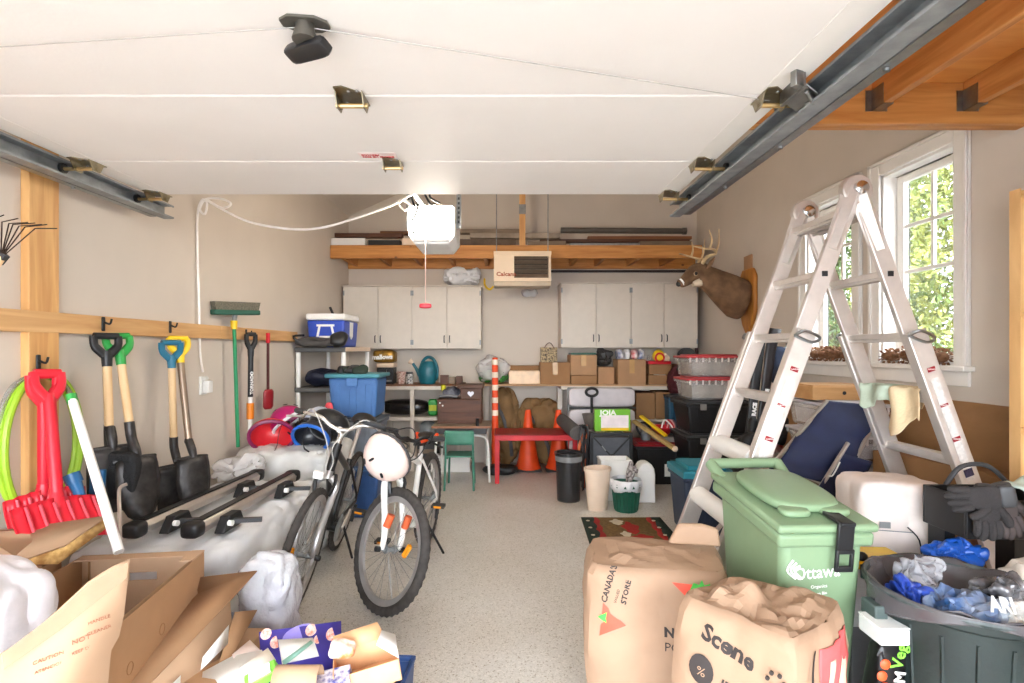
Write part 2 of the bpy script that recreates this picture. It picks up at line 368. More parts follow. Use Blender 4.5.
# ------------------------------------------------------------------ garage door, tracks
DZ = 2.23; DX0, DX1 = -1.79, .87; YD = [.45, 1.04, 1.60, 2.163, 2.63]
gd = thing('garage_door', 'white sectional garage door raised flat overhead', 'garage door', (-.46, 1.6, DZ)); gc = Vector(gd.location)
for k in range(4):
    m = MB().b2(Vector((DX0, YD[k] + .002, DZ)) - gc, Vector((DX1, YD[k + 1] - .002, DZ + .045)) - gc); m.build('door_section', DOORW, gd, bevel=.006)
for k in range(4):
    for sx in (DX0 + .05, DX1 - .05):   # edge stile strips
        MB().b2(Vector((sx - .045, YD[k] + .012, DZ - .0015)) - gc, Vector((sx + .045, YD[k + 1] - .012, DZ + .0)) - gc).build('end_stile', TRIMW, gd)
def hinge(p, s=1., side=0):
    p = Vector(p) - gc; h = MB()
    h.prism([(-.035 * s, -.02 * s), (.035 * s, -.02 * s), (.03 * s, .02 * s), (-.012 * s, .055 * s), (-.035 * s, .05 * s)], .004, p + Vector((0, 0, -.003)), (1, 0, 0), (0, -1, 0))
    h.prism([(-.035 * s, -.05 * s), (.0, -.045 * s), (.035 * s, -.055 * s), (.035 * s, -.02 * s), (-.035 * s, -.02 * s)], .004, p + Vector((0, 0, -.003)), (1, 0, 0), (0, -1, 0))
    for sx in (-1, 1): h.prism([(-.035 * s, 0), (.04 * s, 0), (.02 * s, .035 * s), (-.015 * s, .035 * s)], .003, p + Vector((sx * .035 * s, 0, -.004)), (0, 1, 0), (0, 0, -1))
    o = h.build('hinge', ZINC, gd)
    ext = side * .11
    x0, x1 = sorted((-.042 * s, .042 * s)) if not side else sorted((-side * .04, ext))
    MB().tube([p + Vector((x0, 0, -.028 * s)), p + Vector((x1, 0, -.028 * s))], .007 * s, 8).build('hinge_pin', mat('brass_pin', (214, 182, 128), .3, .9), o)
    if side: MB().lathe([(.004, -.006), (.021, -.006), (.021, .006), (.004, .006)], 14, p + Vector((ext - side * .012, 0, -.028)), (0, pi / 2, 0)).build('roller', BLACK, o)
    for q in ((-.022, .03), (.0, -.032), (.022, -.034)): MB().ell(p + Vector((q[0] * s, q[1] * s, -.006)), (.006, .006, .004), 8, 4).build('bolt', STEEL, o)
hinge(W(352, 95.5, YD[2]).xy.to_3d() + Vector((0, 0, DZ)), 1.15); hinge(W(393, 161, YD[3]).xy.to_3d() + Vector((0, 0, DZ)), 1.0)
for y in (YD[2], YD[3], YD[4] - .03):
    hinge((DX0 + .05, y, DZ), 1.1, -1); hinge((DX1 - .05, y, DZ), 1.1, 1)
# galvanised lift bracket on the right edge
br = MB(); q = Vector((DX1 - .03, 1.52, DZ - .02)) - gc
br.box(q, (.012, .12, .05)); br.box(q + Vector((.03, 0, -.03)), (.07, .10, .004), (0, .5, .2)); br.tube([q + Vector((.01, -.05, -.03)), q + Vector((.05, -.02, -.05)), q + Vector((.04, .05, -.02))], .008, 6)
br.box(q + Vector((-.02, -.06, 0)), (.03, .02, .05), (0, 0, .4)); br.build('lift_bracket', STEEL, gd, bevel=.002)
# lock handle and cables
hp = W(305, 22, 1.24); hp.z = DZ; hp -= gc
hm = MB(); hm.prism([(-.055, -.012), (-.03, -.03), (.03, -.03), (.055, -.012), (.055, .012), (.03, .03), (-.03, .03), (-.055, .012)], .006, hp + Vector((0, 0, -.004)), (1, .1, 0), (0, 1, 0)); hm.lathe([(.03, 0), (.022, .03), (.022, .045)], 12, hp + Vector((0, 0, -.045)))
lk = hm.build('lock_mount', mat('grey_bronze', (104, 100, 92), .45, .6), gd)
hm = MB(); hm.M = Matrix.Translation(hp + Vector((-.005, .03, -.05))) @ Euler((R(-25), R(8), R(-33))).to_matrix().to_4x4(); hm.sbox((.145, .045, .03), 6, 6, (0, 0, -.015)); hm.build('lock_handle', BLACK, gd)
for e in ((DX0 + .03, 1.37), (DX1 - .05, 1.61)):
    MB().tube([hp + Vector((0, 0, -.012)), Vector((e[0], e[1], DZ - .012)) - gc], .0014, 5).build('lock_cable', mat('grey_cable', (176, 170, 164), .5, .3), gd)
# warning label
lp = W(372, 156, 2.0); lp.z = DZ - .001; lb = MB().box(lp + Vector((0, .09, 0)) - gc, (.15, .05, .001)).build('warning_label', mat('pale_label', (238, 222, 218), .5), gd)
for i, s in enumerate(('MISE EN GARDE', 'DANGER')):
    text(s, .018, RINK, frame(lp + Vector((-.065, .092 + .02 * (1 - i) - .012, -.0016)) - gc, (1, 0, 0), (0, 1, 0)), lb, sx=1., bold=.0004)
def track(x, s, label, yend, xe=0):
    t = thing('door_track', label, 'track', (x, 1.5, 2.19)); 
    y0, y1 = -.35 - 1.5, yend - 1.5
    pr = [(0, -.035), (s * .055, -.035), (s * .055, -.026), (s * .05, -.026), (s * .05, -.031), (s * .004, -.031), (s * .004, .031), (s * .05, .031), (s * .05, .026), (s * .055, .026), (s * .055, .035), (0, .035)]
    MB().prism(pr, y1 - y0, (0, (y0 + y1) / 2, 0)).build('channel', DSTEEL, t)
    pr = [(-s * .001, -.038), (-s * .035, -.038), (-s * .035, -.034), (-s * .005, -.034), (-s * .005, .03), (-s * .001, .03)]
    MB().prism(pr, y1 - .06 - y0, (0, (y0 + y1 - .06) / 2, 0)).build('angle_iron', STEEL, t)
    for yy in (-.2, .3, .75): MB().lathe([(.009, 0), (.009, .008)], 8, (-s * .018, yy, -.047)).build('bolt', STEEL, t)
    return t
track(DX0 - .06, 1, 'steel overhead door track along the left wall', 2.82)
track(DX1 + .065, -1, 'steel overhead door track beside the pine joists', 2.78)

# ------------------------------------------------------------------ opener
oy = 3.22; op = thing('garage_door_opener', 'white garage door opener with glowing lamp hanging from the ceiling', 'opener', (-.455, oy, 2.10))
pr = [(-.145, .05), (-.105, .0), (.105, .0), (.145, .05), (.145, .235), (-.145, .235)]
MB().prism(pr, .36, (0, .18, 0)).build('housing', WHITE, op, bevel=.008)
LENS = mat('lamp_lens', (255, 244, 226), .4, emit=14.)
MB().prism([(-.135, .06), (-.10, .045), (.10, .045), (.135, .06), (.135, .225), (-.135, .225)], .05, (0, -.03, 0)).build('lamp_lens', LENS, op, bevel=.01)
MB().prism([(-.135, .06), (-.10, .045), (.10, .045), (.135, .06), (.135, .225), (-.135, .225)], .05, (0, .39, 0)).build('lamp_lens', LENS, op, bevel=.01)
MB().b2((-.11, -.012, .012), (.11, -.002, .034)).build('vent_strip', DGREY, op)
bl = bpy.data.lights.new('opener_bulb', 'POINT'); bl.energy = LAMP_W; bl.color = (1, .86, .68); bl.shadow_soft_size = .06
blo = bpy.data.objects.new('opener_bulb', bl); COL.objects.link(blo); blo.parent = op; blo.location = (0, .50, .14)
for sx in (-.16, .16):
    s = MB().b2((sx - .015, .1, .12), (sx + .015, .104, 1.9)); s.build('hanger_strap', STEEL, op)
    b = MB()
    for k in range(24): b.box((sx, .0985, .16 + k * .03), (.012, .002, .016))
    b.build('strap_slots', BLACK, op)['kind'] = 'stuff'
MB().tube([(-.05, .1, .235), (-.05, -.6, .20)], .014, 6).build('rail', DSTEEL, op)
MB().bar((-.045, -.05, .235), (-.10, -.09, .04), .012, .008).build('door_arm', BLACK, op)
for i, (a, b, c) in enumerate((((-.12, -.06, .30), (-.09, -.07, .21), (-.05, -.07, .24)), ((-.05, -.06, .33), (-.0, -.08, .23), (.03, -.06, .23)), ((.02, -.06, .34), (.0, -.08, .27), (.06, -.06, .235)), ((-.09, -.06, .32), (-.07, -.09, .2), (-.11, -.08, .12)))):
    MB().tube(spline([a, b, c]), .007, 6).build('wire', BLACK, op)
rc = thing('release_cord', 'red release handle on a thin cord hanging below the opener', 'cord', (-.49, 3.2, 1.70))
MB().tube([(0, 0, .03), (0, 0, .62)], .0025, 5).build('cord', mat('white_red_cord', (226, 190, 178), .7), rc)
h = MB(); h.sbox((.075, .02, .03), 5, 4); h.build('handle', RED, rc)
# white cord on the wall
wc = MB(); X = XL + .012
pts = [W(203, 372, 3.42), W(200, 350, 3.38), W(199, 300, 3.36), W(197, 240, 3.36), W(198, 212, 3.36), W(202, 200, 3.36), W(207, 203, 3.36), W(205, 214, 3.36), W(200, 209, 3.36), W(206, 199, 3.37), W(222, 199, 3.37), W(231, 204, 3.37), W(222, 208, 3.37), W(206, 199, 3.37),
       W(218, 207, 3.36), W(250, 222, 3.33), W(290, 229, 3.3), W(320, 228, 3.28), W(350, 220, 3.25), W(390, 206, 3.2), W(402, 200, 3.16), W(410, 205, 3.16), W(405, 210, 3.16), W(399, 204, 3.16), W(405, 198, 3.14), W(414, 194, 3.12)]
pts = [Vector((max(p.x, X), p.y, p.z)) for p in pts]
tag(wc.tube(spline(pts, 6), .0075, 6).build('power_cord', mat('white_cord', (244, 238, 232), .5)), 'white power cord running up the left wall and over to the opener', 'cord')
ol = thing('wall_outlet', 'white wall outlet with plugged adapter on the left wall', 'outlet', (XL, 3.44, 1.21))
MB().b2((0, -.045, -.06), (.008, .045, .06)).build('cover_plate', WHITE, ol, bevel=.004)
MB().b2((.008, -.02, -.05), (.05, .035, .03)).build('adapter', WHITE, ol, bevel=.006)
MB().b2((.008, -.025, .035), (.03, .02, .055)).build('plug', WHITE, ol, bevel=.004)
# ------------------------------------------------------------------ generic storage things
def X_(px, Y): return (px - CX) * Y / FPX
def Z_(py, Y): return EYE - (py - CY) * Y / FPX

def carton(label, px0, px1, py0, py1, Y, depth, m=CARD, rz=0., tape=True, flaps=False, group=None, base=None, name='cardboard_box'):
    "closed cardboard box whose front face spans the pixel box at depth Y"
    x0, x1 = X_(px0, Y), X_(px1, Y); z1 = Z_(py0, Y); z0 = Z_(py1, Y) if base is None else base
    w, h = x1 - x0, z1 - z0; t = thing(name, label, 'box', ((x0 + x1) / 2, Y + depth / 2, z0), rz, group)
    MB().b2((-w / 2, -depth / 2, 0), (w / 2, depth / 2, h - .004)).build('body', m, t, bevel=.004)
    for sy in (-1, 1): MB().b2((-w / 2 + .002, .001 if sy > 0 else -depth / 2 + .002, h - .0038), (w / 2 - .002, depth / 2 - .002 if sy > 0 else -.001, h)).build('top_flap', m, t)
    if tape:
        k = MB(); k.b2((-.03, -depth / 2 - .0012, h * .45), (.03, -depth / 2, h)); k.b2((-.03, -depth / 2, h), (.03, depth / 2, h + .001)); k.build('tape', TAPE, t)
    return t

def tote(label, loc, w, d, h, rz, body, lid, group=None, name='storage_tote', latch=None, ribs=True, lidh=.035, taper=.86, content=None):
    t = thing(name, label, 'storage bin', loc, rz, group)
    hb = h - lidh
    b = MB().box((0, 0, hb / 2), (w * .95, d * .95, hb), taper=taper); b.build('body', body, t, bevel=.02, seg=3)
    if ribs:
        for sx in (-.3, 0, .3):
            MB().bar((sx * w * taper, -d * .475 * taper + .004, .03), (sx * w * .97, -d * .475 + .004, hb - .04), w * .08, .012, (0, -1, 0)).build('rib', body, t, bevel=.004)
    MB().b2((-w / 2, -d / 2, hb - .03), (w / 2, d / 2, hb - .002)).build('rim', body, t, bevel=.008)
    l = MB().b2((-w / 2 - .005, -d / 2 - .005, hb), (w / 2 + .005, d / 2 + .005, hb + lidh * .6)).build('lid', lid, t, bevel=.008)
    MB().b2((-w / 2 + .05, -d / 2 + .05, hb + lidh * .6), (w / 2 - .05, d / 2 - .05, h)).build('lid_panel', lid, l, bevel=.008)
    if latch:
        for sx in (-1, 1): MB().box((sx * w * .25 if w > .6 else sx * w * .3, -d / 2 - .006, hb - .03), (.06, .016, .06)).build('latch', latch, t, bevel=.004)
    return t

# ------------------------------------------------------------------ rack of lumber on the back wall
YR = 5.93
rk = thing('lumber_rack', 'pine lumber rack hung across the back wall above the cabinets', 'rack', (.2, 6.3, 2.48)); rc0 = Vector(rk.location)
def RK(lo, hi, nm, m=PINEX, **k): return MB().b2(Vector(lo) - rc0, Vector(hi) - rc0).build(nm, m, rk, **k)
RK((XL + .005, YR, 2.485), (2.25, YR + .04, 2.635), 'front_beam', bevel=.004)
RK((XL + .005, YB - .045, 2.47), (2.42, YB - .005, 2.62), 'back_ledger', bevel=.004)
for px in (349, 385, 418, 452, 486, 574, 600, 634, 668): RK((X_(px, 6.3) - .02, YR + .042, 2.50), (X_(px, 6.3) + .02, YB - .047, 2.60), 'cross_joist', PINEY)
RK((.165, YR + .041, 2.50), (.235, YR + .08, 4.1), 'hanging_post', PINE, bevel=.004)
RK((.16, YR + .035, 3.0), (.24, YR + .0405, 3.11), 'steel_strap', STEEL)
# boards, pipes and trims lying on the rack (front edge seen at these pixels)
LB = [(331, 365, 238, 245, 5.98, WHITE, 'white painted board end at the left of the lumber rack', 'board'), (334, 402, 233, 237, 6.10, DARKW, 'dark brown board behind the white board on the lumber rack', 'board'),
      (368, 400, 240, 245, 5.99, BLACK, 'black flat strip on the lumber rack beside the white board', 'board'), (402, 424, 238, 245, 6.0, CREAM, 'short cream board end on the rack behind the opener', 'board'),
      (460, 521, 229, 233, 6.2, GREYW, 'weathered grey plank on top of the rack left of the post', 'plank'), (470, 560, 233, 238, 6.12, mat('pale_grey_wood', (150, 134, 118), .7, var=.2, scale=9), 'pale plank with a split end crossing behind the post', 'plank'),
      (452, 516, 239, 245, 6.05, mat('dark_plank', (92, 74, 60), .7, var=.2), 'dark low plank on the rack left of the post', 'plank'),
      (528, 566, 241, 245, 6.04, GREYW, 'short weathered plank on the rack right of the post', 'plank'), (540, 690, 239, 242, 6.25, DARKW, 'long brown plank at the back of the rack', 'plank'),
      (570, 640, 243, 245.5, 6.0, DSTEEL, 'thin grey metal bar low on the rack', 'bar'), (588, 692, 236, 239, 6.3, wood('redwood', (120, 74, 44), (150, 96, 60), (1, 9, 9), knots=False), 'reddish batten under the dark pipe on the rack', 'batten'),
      (640, 692, 241, 245, 6.1, GREYW, 'weathered plank end near the deer antlers', 'plank'), (380, 450, 231, 234, 6.4, mat('brown_stain_wood', (110, 70, 40), .6, var=.15), 'stained batten at the back left of the rack', 'batten')]
zs = {}
for i, (a, b, y0, y1, Y, m, lab, cat) in enumerate(LB):
    z1 = Z_(y0, Y); z0 = Z_(y1, Y)
    o = MB().b2((-(X_(b, Y) - X_(a, Y)) / 2, -.05, 0), ((X_(b, Y) - X_(a, Y)) / 2, .05, z1 - z0)).build('stored_' + cat, m, None, bevel=.003)
    o.location = ((X_(a, Y) + X_(b, Y)) / 2, Y + .05, z0); tag(o, lab, cat, 'lumber stored on the back rack')
pp = MB().tube([(X_(561, 6.2), 6.22, 2.87), (X_(686, 6.2), 6.22, 2.86)], .035, 12); pp.lathe([(.042, -.02), (.042, .02)], 12, (X_(685, 6.2), 6.22, 2.86), (0, pi / 2, 0))
tag(pp.build('drain_pipe', mat('dark_grey_pipe', (84, 76, 68), .5)), 'long dark pipe lying at the right on the lumber rack', 'pipe', 'lumber stored on the back rack')
# gas pipe on the back wall
gp = MB().tube(spline([(.55, YB - .03, 2.44), (1.4, YB - .03, 2.44), (2.38, YB - .03, 2.44)], 4), .016, 8)
tag(gp.build('wall_pipe', mat('black_iron_pipe', (44, 36, 34), .5)), 'black iron pipe running under the lumber rack', 'pipe')
tag(MB().tube([(2.42, YB - .08, 2.42), (2.42, YB - .08, .3)], .02, 8).build('riser_pipe', mat('maroon_pipe', (74, 34, 30), .5)), 'maroon vertical pipe in the back right corner', 'pipe')

# ------------------------------------------------------------------ unit heater
YH = 5.62
ht = thing('unit_heater', 'beige gas unit heater with louvers hanging from the rack', 'heater', (X_(522.5, YH), YH, Z_(281, YH)))
hw = X_(551, YH) - X_(494, YH); hh = Z_(251.5, YH) - Z_(281, YH); HTM = mat('heater_enamel', (222, 198, 170), .45, var=.02)
m = MB(); m.b2((-hw / 2, 0, 0), (-.09, .28, hh)); m.b2((hw / 2 - .025, 0, 0), (hw / 2, .28, hh)); m.b2((-.09, 0, 0), (hw / 2 - .025, .28, .035)); m.b2((-.09, 0, hh - .05), (hw / 2 - .025, .28, hh)); m.b2((-.09, .1, .03), (hw / 2 - .025, .28, hh - .04))
m.build('cabinet', HTM, ht)
MB().b2((-hw / 2 - .004, -.006, hh - .035), (hw / 2 + .004, .282, hh + .004)).build('top_cap', HTM, ht, bevel=.003)
MB().b2((-.088, .095, .036), (hw / 2 - .027, .099, hh - .051)).build('dark_cavity', BLACK, ht)
for k in range(5):
    MB().box((.088, .035, .06 + k * .05), (hw / 2 + .06, .06, .004), (R(-32), 0, 0)).build('louver', mat('heater_louver', (150, 132, 116), .35, .5), ht)
text('Calcana', .062, mat('rust_ink', (150, 62, 24), .6), frame((-hw / 2 + .025, -.001, .055), (1, 0, 0), (0, 0, 1)), ht, sx=1.1, bold=.002)
for sx in (-1, 1): MB().tube([(sx * hw * .46, .1, hh), (sx * hw * .46, .1, hh + 1.2)], .006, 5).build('hanger_rod', STEEL, ht)
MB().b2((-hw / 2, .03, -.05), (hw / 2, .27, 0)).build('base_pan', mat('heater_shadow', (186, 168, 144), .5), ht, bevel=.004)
tag(MB().tube(spline([(X_(495, YH) - .02, YH + .2, Z_(284, YH)), (X_(489, YH), YH + .22, Z_(287, YH)), (X_(484, YH), YH + .3, Z_(282, YH)), (X_(483, YH), YH + .4, Z_(274, YH))]), .012, 6).build('gas_hose', YELLOW), 'yellow gas hose beside the unit heater', 'hose')
pb = MB().sbox((.2, .12, .1), 8, 3, (0, 0, 0), .03, 14, 5); o = pb.build('plastic_bag', FILM); o.location = (X_(530, 6.5), 6.55, Z_(297, 6.5)); tag(o, 'clear plastic bag hung under the heater', 'bag')

# ------------------------------------------------------------------ wall cabinets
def wallcab(label, pxs, py0, py1):
    Y = 6.3; xs = [X_(p, Y) for p in pxs]; z0, z1 = Z_(py1, Y), Z_(py0, Y); h = z1 - z0; cx = (xs[0] + xs[-1]) / 2
    t = thing('wall_cabinet', label, 'cabinet', (cx, Y, z0), 0, 'upper wall cabinets')
    MB().b2((xs[0] - cx, .02, 0), (xs[-1] - cx, YB - Y - .004, h)).build('carcass', CABW, t, bevel=.003)
    MB().b2((xs[0] - cx - .01, -.002, h), (xs[-1] - cx + .01, YB - Y - .004, h + .018)).build('top_board', CABW, t, bevel=.003)
    for k in range(4):
        a, b = xs[k] - cx + .003, xs[k + 1] - cx - .003; d = MB().b2((a, 0, .004), (b, .0195, h - .004)).build('door', CABW, t, bevel=.003)
        e = b - .03 if k % 2 == 0 else a + .03
        MB().tube(spline([(e, .0, .08), (e, -.025, .09), (e, -.025, .15), (e, 0, .16)], 3), .006, 6).build('handle', BLACK, d)
        for z in (.08, h - .08): MB().box((a + .006 if k % 2 == 0 else b - .006, -.003, z), (.018, .006, .06)).build('hinge', DSTEEL, d)
    return t
wallcab('white four-door wall cabinet on the left of the heater', (343, 378, 412, 447, 481), 286.5, 349)
wallcab('white four-door wall cabinet on the right near the deer head', (561, 596, 631, 664, 698), 283.5, 348)
o = MB().sbox((.47, .26, .22), 12, 4, (0, 0, 0), .035, 8, 3, .05).build('white_sack', WFILM); o.location = (X_(461, 6.32), 6.48, 2.235); tag(o, 'crumpled white plastic sack lying on top of the left cabinet', 'sack')

# ------------------------------------------------------------------ counters
YC = 6.15
lc = thing('shelf_bench', 'white two-tier bench under the left wall cabinet', 'bench', (-.98, 6.4, 0)); L0 = Vector(lc.location)
def LC(t, lo, hi, nm, m=CABW, **k): return MB().b2(Vector(lo) - t.location, Vector(hi) - t.location).build(nm, m, t, bevel=.003, **k)
LC(lc, (-1.48, YC, .965), (-.5, YB - .005, 1.01), 'worktop_frame'); LC(lc, (-1.48, YC - .005, 1.0105), (-.5, YB - .005, 1.025), 'worktop', mat('worn_brown_top', (130, 88, 62), .6, var=.15))
LC(lc, (-1.48, YC + .005, .60), (-.5, YB - .005, .645), 'lower_shelf')
for x in (-1.46, -1.1, -.55): LC(lc, (x - .025, YC + .001, 0), (x + .025, YC + .05, .964), 'post'); 
for x in (-1.46, -.55): LC(lc, (x - .025, YB - .06, 0), (x + .025, YB - .01, .599), 'post')
rcn = thing('counter', 'long white counter under the right wall cabinet', 'counter', (1.0, 6.4, 0))
LC(rcn, (.66, YC, .97), (2.05, YB - .005, 1.01), 'worktop_frame'); LC(rcn, (-.28, YC, 1.0105), (2.05, YB - .005, 1.028), 'worktop', mat('tan_top', (190, 152, 112), .6, var=.06))
for x, yy in ((.68, .28), (2.02, .001)): LC(rcn, (x - .03, YC + yy, 0), (x + .03, YC + yy + .05, .969), 'post')
LC(rcn, (-.26, YB - .1, 0), (-.2, YB - .02, 1.009), 'post')
LC(rcn, (.9, YC + .06, .58), (2.04, YB - .01, .61), 'lower_shelf')

ZC = 1.027
# things on the left bench
cm = thing('coffee_maker', 'black and gold coffee machine at the left of the bench', 'appliance', (X_(386, 6.35), 6.4, ZC - .002))
MB().b2((-.1, -.1, 0), (.1, .1, .2)).build('base', BLACK, cm, bevel=.01); MB().b2((-.105, -.11, .2), (.105, .11, .255)).build('collar', CREAM, cm, bevel=.01)
MB().sbox((.27, .2, .16), 8, 5, (-.02, 0, .255), .01, 9, 1).build('top', mat('gold_tin', (150, 112, 44), .35, .5, var=.3, scale=18), cm)
text('mallows', .075, PAPER, frame((-.155, -.105, .30), (1, 0, .03), (0, 0, 1)), cm, bold=.004)
MB().tube([(.02, -.103, .12), (.02, -.103, .18)], .006, 6).build('sight_gauge', CHROME, cm); MB().b2((-.08, -.104, .03), (.08, -.1, .05)).build('drip_strip', STEEL, cm)
wp = thing('plant_pot', 'small white patterned pot on the bench', 'pot', (X_(400.5, 6.3), 6.34, ZC - .002))
MB().lathe([(.04, 0), (.055, .12), (.062, .12), (.062, .15), (.052, .15), (.05, .1)], 16).build('pot_body', mat('speckled_pot', (226, 206, 192), .4, col2=(150, 96, 88), scale=60), wp)
jr = thing('glass_jar', 'dark patterned jar between the white pot and the watering can', 'jar', (X_(409, 6.33), 6.36, ZC - .002))
MB().lathe([(.045, 0), (.048, .1), (.04, .12)], 14).build('jar_body', mat('jar_pattern', (40, 34, 36), .3, col2=(220, 214, 208), scale=45), jr); MB().lathe([(.042, .12), (.042, .145)], 14).build('jar_lid', DGREY, jr)
wc_ = thing('watering_can', 'dark teal plastic watering can with white rose', 'watering can', (X_(427, 6.28), 6.33, ZC - .002))
MB().lathe([(.085, 0), (.1, .02), (.115, .1), (.112, .18), (.09, .25), (.06, .275), (.055, .27)], 20, sx=1., sy=.8).build('tank', TEAL, wc_)
MB().tube(spline([(-.075, 0, .19), (-.06, 0, .27), (.0, 0, .325), (.07, 0, .30), (.115, 0, .2), (.11, 0, .09), (.095, 0, .05)], 5), .02, 8).build('handle', TEAL, wc_)
MB().tube([(-.09, 0, .1), (-.14, 0, .19), (-.18, 0, .25)], [.03, .02, .017], 8).build('spout', TEAL, wc_)
MB().lathe([(.018, -.02), (.035, .02), (.035, .03)], 12, (-.195, 0, .265), (0, R(-55), 0)).build('rose', CREAM, wc_)
for k, (a, b, y0) in enumerate(((440, 448, 375), (448.5, 455, 377), (456, 462, 376))):
    Y = 6.33; o = MB().b2((-(X_(b, Y) - X_(a, Y)) / 2, -.05, 0), ((X_(b, Y) - X_(a, Y)) / 2, .05, Z_(y0, Y) - ZC)).build('wood_block', [DARKW, GREYW, DARKW][k], bevel=.003)
    o.location = ((X_(a, Y) + X_(b, Y)) / 2, Y + .05, ZC - .002); tag(o, ['brown wooden block beside the watering can', 'middle weathered block of the three beside the watering can', 'brown wooden block next to the plastic bag of greens'][k], 'block', 'wooden blocks on the bench')
# on the lower shelf
ov = MB().sbox((.62, .3, .19), 10, 2.6); o = ov.build('dome_cover', mat('black_gloss', (20, 18, 20), .25)); o.location = (X_(404, 6.3), 6.4, .645); tag(o, 'black domed cover on the lower bench shelf', 'cover')
gb = thing('seed_bag', 'green and yellow seed bag on the lower bench shelf', 'bag', (X_(432, 6.2), 6.3, .645)); MB().sbox((.11, .08, .2), 8, 5, (0, 0, 0), .008, 12, 3).build('bag_body', GREENP, gb); MB().b2((-.045, -.046, .06), (.045, -.041, .13)).build('bag_label', mat('lime_label', (196, 206, 60), .6), gb)
jug = thing('water_jug', 'translucent grey water jug under the bench', 'jug', (X_(426, 6.15), 6.33, .35)); MB().lathe([(.1, 0), (.105, .02), (.105, .17), (.08, .2), (.03, .24), (.028, .27)], 16).build('jug_body', mat('jug_grey', (150, 156, 160), .3, alpha=.75), jug); MB().lathe([(.03, .27), (.03, .295)], 12).build('cap', WHITE, jug)
o = thing('crate', 'low wooden crate standing under the bench beneath the grey jug', 'crate', (X_(426, 6.15), 6.36, 0)); MB().b2((-.12, -.13, 0), (.12, .13, .345)).build('crate_body', DGREY, o, bevel=.004); MB().b2((-.115, -.135, .2), (.115, -.131, .25)).build('crate_slat', GREYW, o); MB().b2((-.115, -.135, .1), (.115, -.131, .15)).build('crate_slat', GREYW, o)
# brown cabinet (dresser) with heart cut-out
dr = thing('wooden_chest', 'dark brown wooden washstand chest with heart cut-out beside the bench', 'chest', (X_(461, 5.8), 5.97, .622)); 
MB().b2((-.26, -.2, 0), (.23, .15, .27)).build('body', DARKW, dr, bevel=.006); MB().b2((-.005, -.19, .27), (.23, .15, .39)).build('upper_case', DARKW, dr, bevel=.006); MB().b2((-.04, -.21, .39), (.25, .15, .425)).build('top_board', DARKW, dr, bevel=.006)
MB().b2((-.26, -.206, .12), (.225, -.201, .25)).build('front_panel', DARKW, dr, bevel=.003); MB().b2((-.255, -.215, .0), (.225, -.201, .03)).build('base_rail', DARKW, dr, bevel=.003)
hp_ = [(16 * sin(t) ** 3 * .0022, (13 * cos(t) - 5 * cos(2 * t) - 2 * cos(3 * t) - cos(4 * t)) * .0022) for t in [2 * pi * i / 28 for i in range(28)]]
MB().prism(hp_, .004, (.11, -.193, .33)).build('heart_plate', mat('pewter', (190, 186, 190), .4, .3), dr)
for sx in (-.2, -.23): MB().ell((sx, -.208, .2 - (sx + .2)), (.01, .008, .01), 8, 6).build('knob', PAPER, dr)
o = thing('hand_tools', 'dark tools with a yellow cap heaped on the wooden chest', 'tools', (X_(448, 5.85), 5.94, .893)); MB().sbox((.2, .16, .12), 8, 2.5, (0.02, 0, 0), .04, 16, 7).build('tool_heap', mat('dark_mixed', (36, 34, 52), .5, col2=(120, 120, 128), scale=14), o); MB().lathe([(.025, 0), (.03, .05), (.02, .06)], 10, (-.06, -.03, .09)).build('yellow_cap', mat('yellow_green', (196, 190, 40), .5), o)
MB().tube([(-.1, -.07, .02), (0, -.09, .035), (.1, -.08, .02)], .016, 6).build('grey_handle', GREY, o)
# clear bag of greens
bg = thing('plastic_bag', 'clear plastic bag stuffed with green leaves on the counter', 'bag', (X_(493, 6.3), 6.38, ZC)); MB().sbox((.4, .3, .34), 12, 2.4, (0, 0, 0), .05, 8, 2, .03).build('bag_film', FILM, bg); MB().sbox((.34, .24, .15), 9, 2.6, (0, 0, .012), .04, 14, 4).build('greens', mat('green_leaves', (24, 90, 40), .6, col2=(60, 140, 50), scale=22), bg); MB().sbox((.2, .16, .12), 8, 2.5, (.0, 0, .17), .03, 14, 4).build('brown_stuff', mat('brown_mix', (120, 90, 70), .6, col2=(190, 170, 150), scale=22), bg)
# things on the right counter
carton('white flat box with brown back lying on the counter beside the bag', 509, 540, 371, 384.5, 6.3, .2, mat('pale_board', (240, 214, 184), .6), tape=False, base=ZC, group='boxes on the counter', name='flat_box')
carton('thin brown board box behind the white flat box', 508, 541, 365.5, 380, 6.52, .1, CARD3, tape=False, base=ZC, group='boxes on the counter', name='flat_box')
carton('brown box under the leopard print bag', 540.5, 570, 362.5, 385, 6.22, .3, CARD3, base=ZC, group='boxes on the counter')
carton('top box of the two stacked right of the leopard print bag', 570.5, 597, 355, 374, 6.2, .32, CARD, base=Z_(375, 6.2), group='boxes on the counter')
carton('squashed lower box of the stack right of the leopard bag', 571, 597, 375.2, 385, 6.22, .3, CARD3, tape=False, base=ZC, group='boxes on the counter')
carton('small plain box under the grey plastic bag', 598, 614.5, 367, 385, 6.25, .28, CARD, base=ZC, tape=False, group='boxes on the counter')
carton('tall box filled with colourful packets on the counter', 618, 646, 359.5, 386, 6.16, .3, CARD, base=ZC, group='boxes on the counter')
carton('upper short box with red top on the counter by the maroon bag', 649, 671.5, 364.5, 374.5, 6.2, .3, CARD3, tape=False, base=Z_(374.6, 6.2), group='boxes on the counter')
carton('lowest short box on the counter by the maroon bag', 648.5, 671, 375, 385, 6.2, .3, CARD3, tape=False, base=ZC, group='boxes on the counter')
o = MB().b2((-.15, -.12, 0), (.15, .12, .022)).build('green_folder', DGREEN); o.location = (X_(584, 6.2), 6.36, Z_(354.8, 6.2)); tag(o, 'dark green folder on the upper stacked box', 'folder')
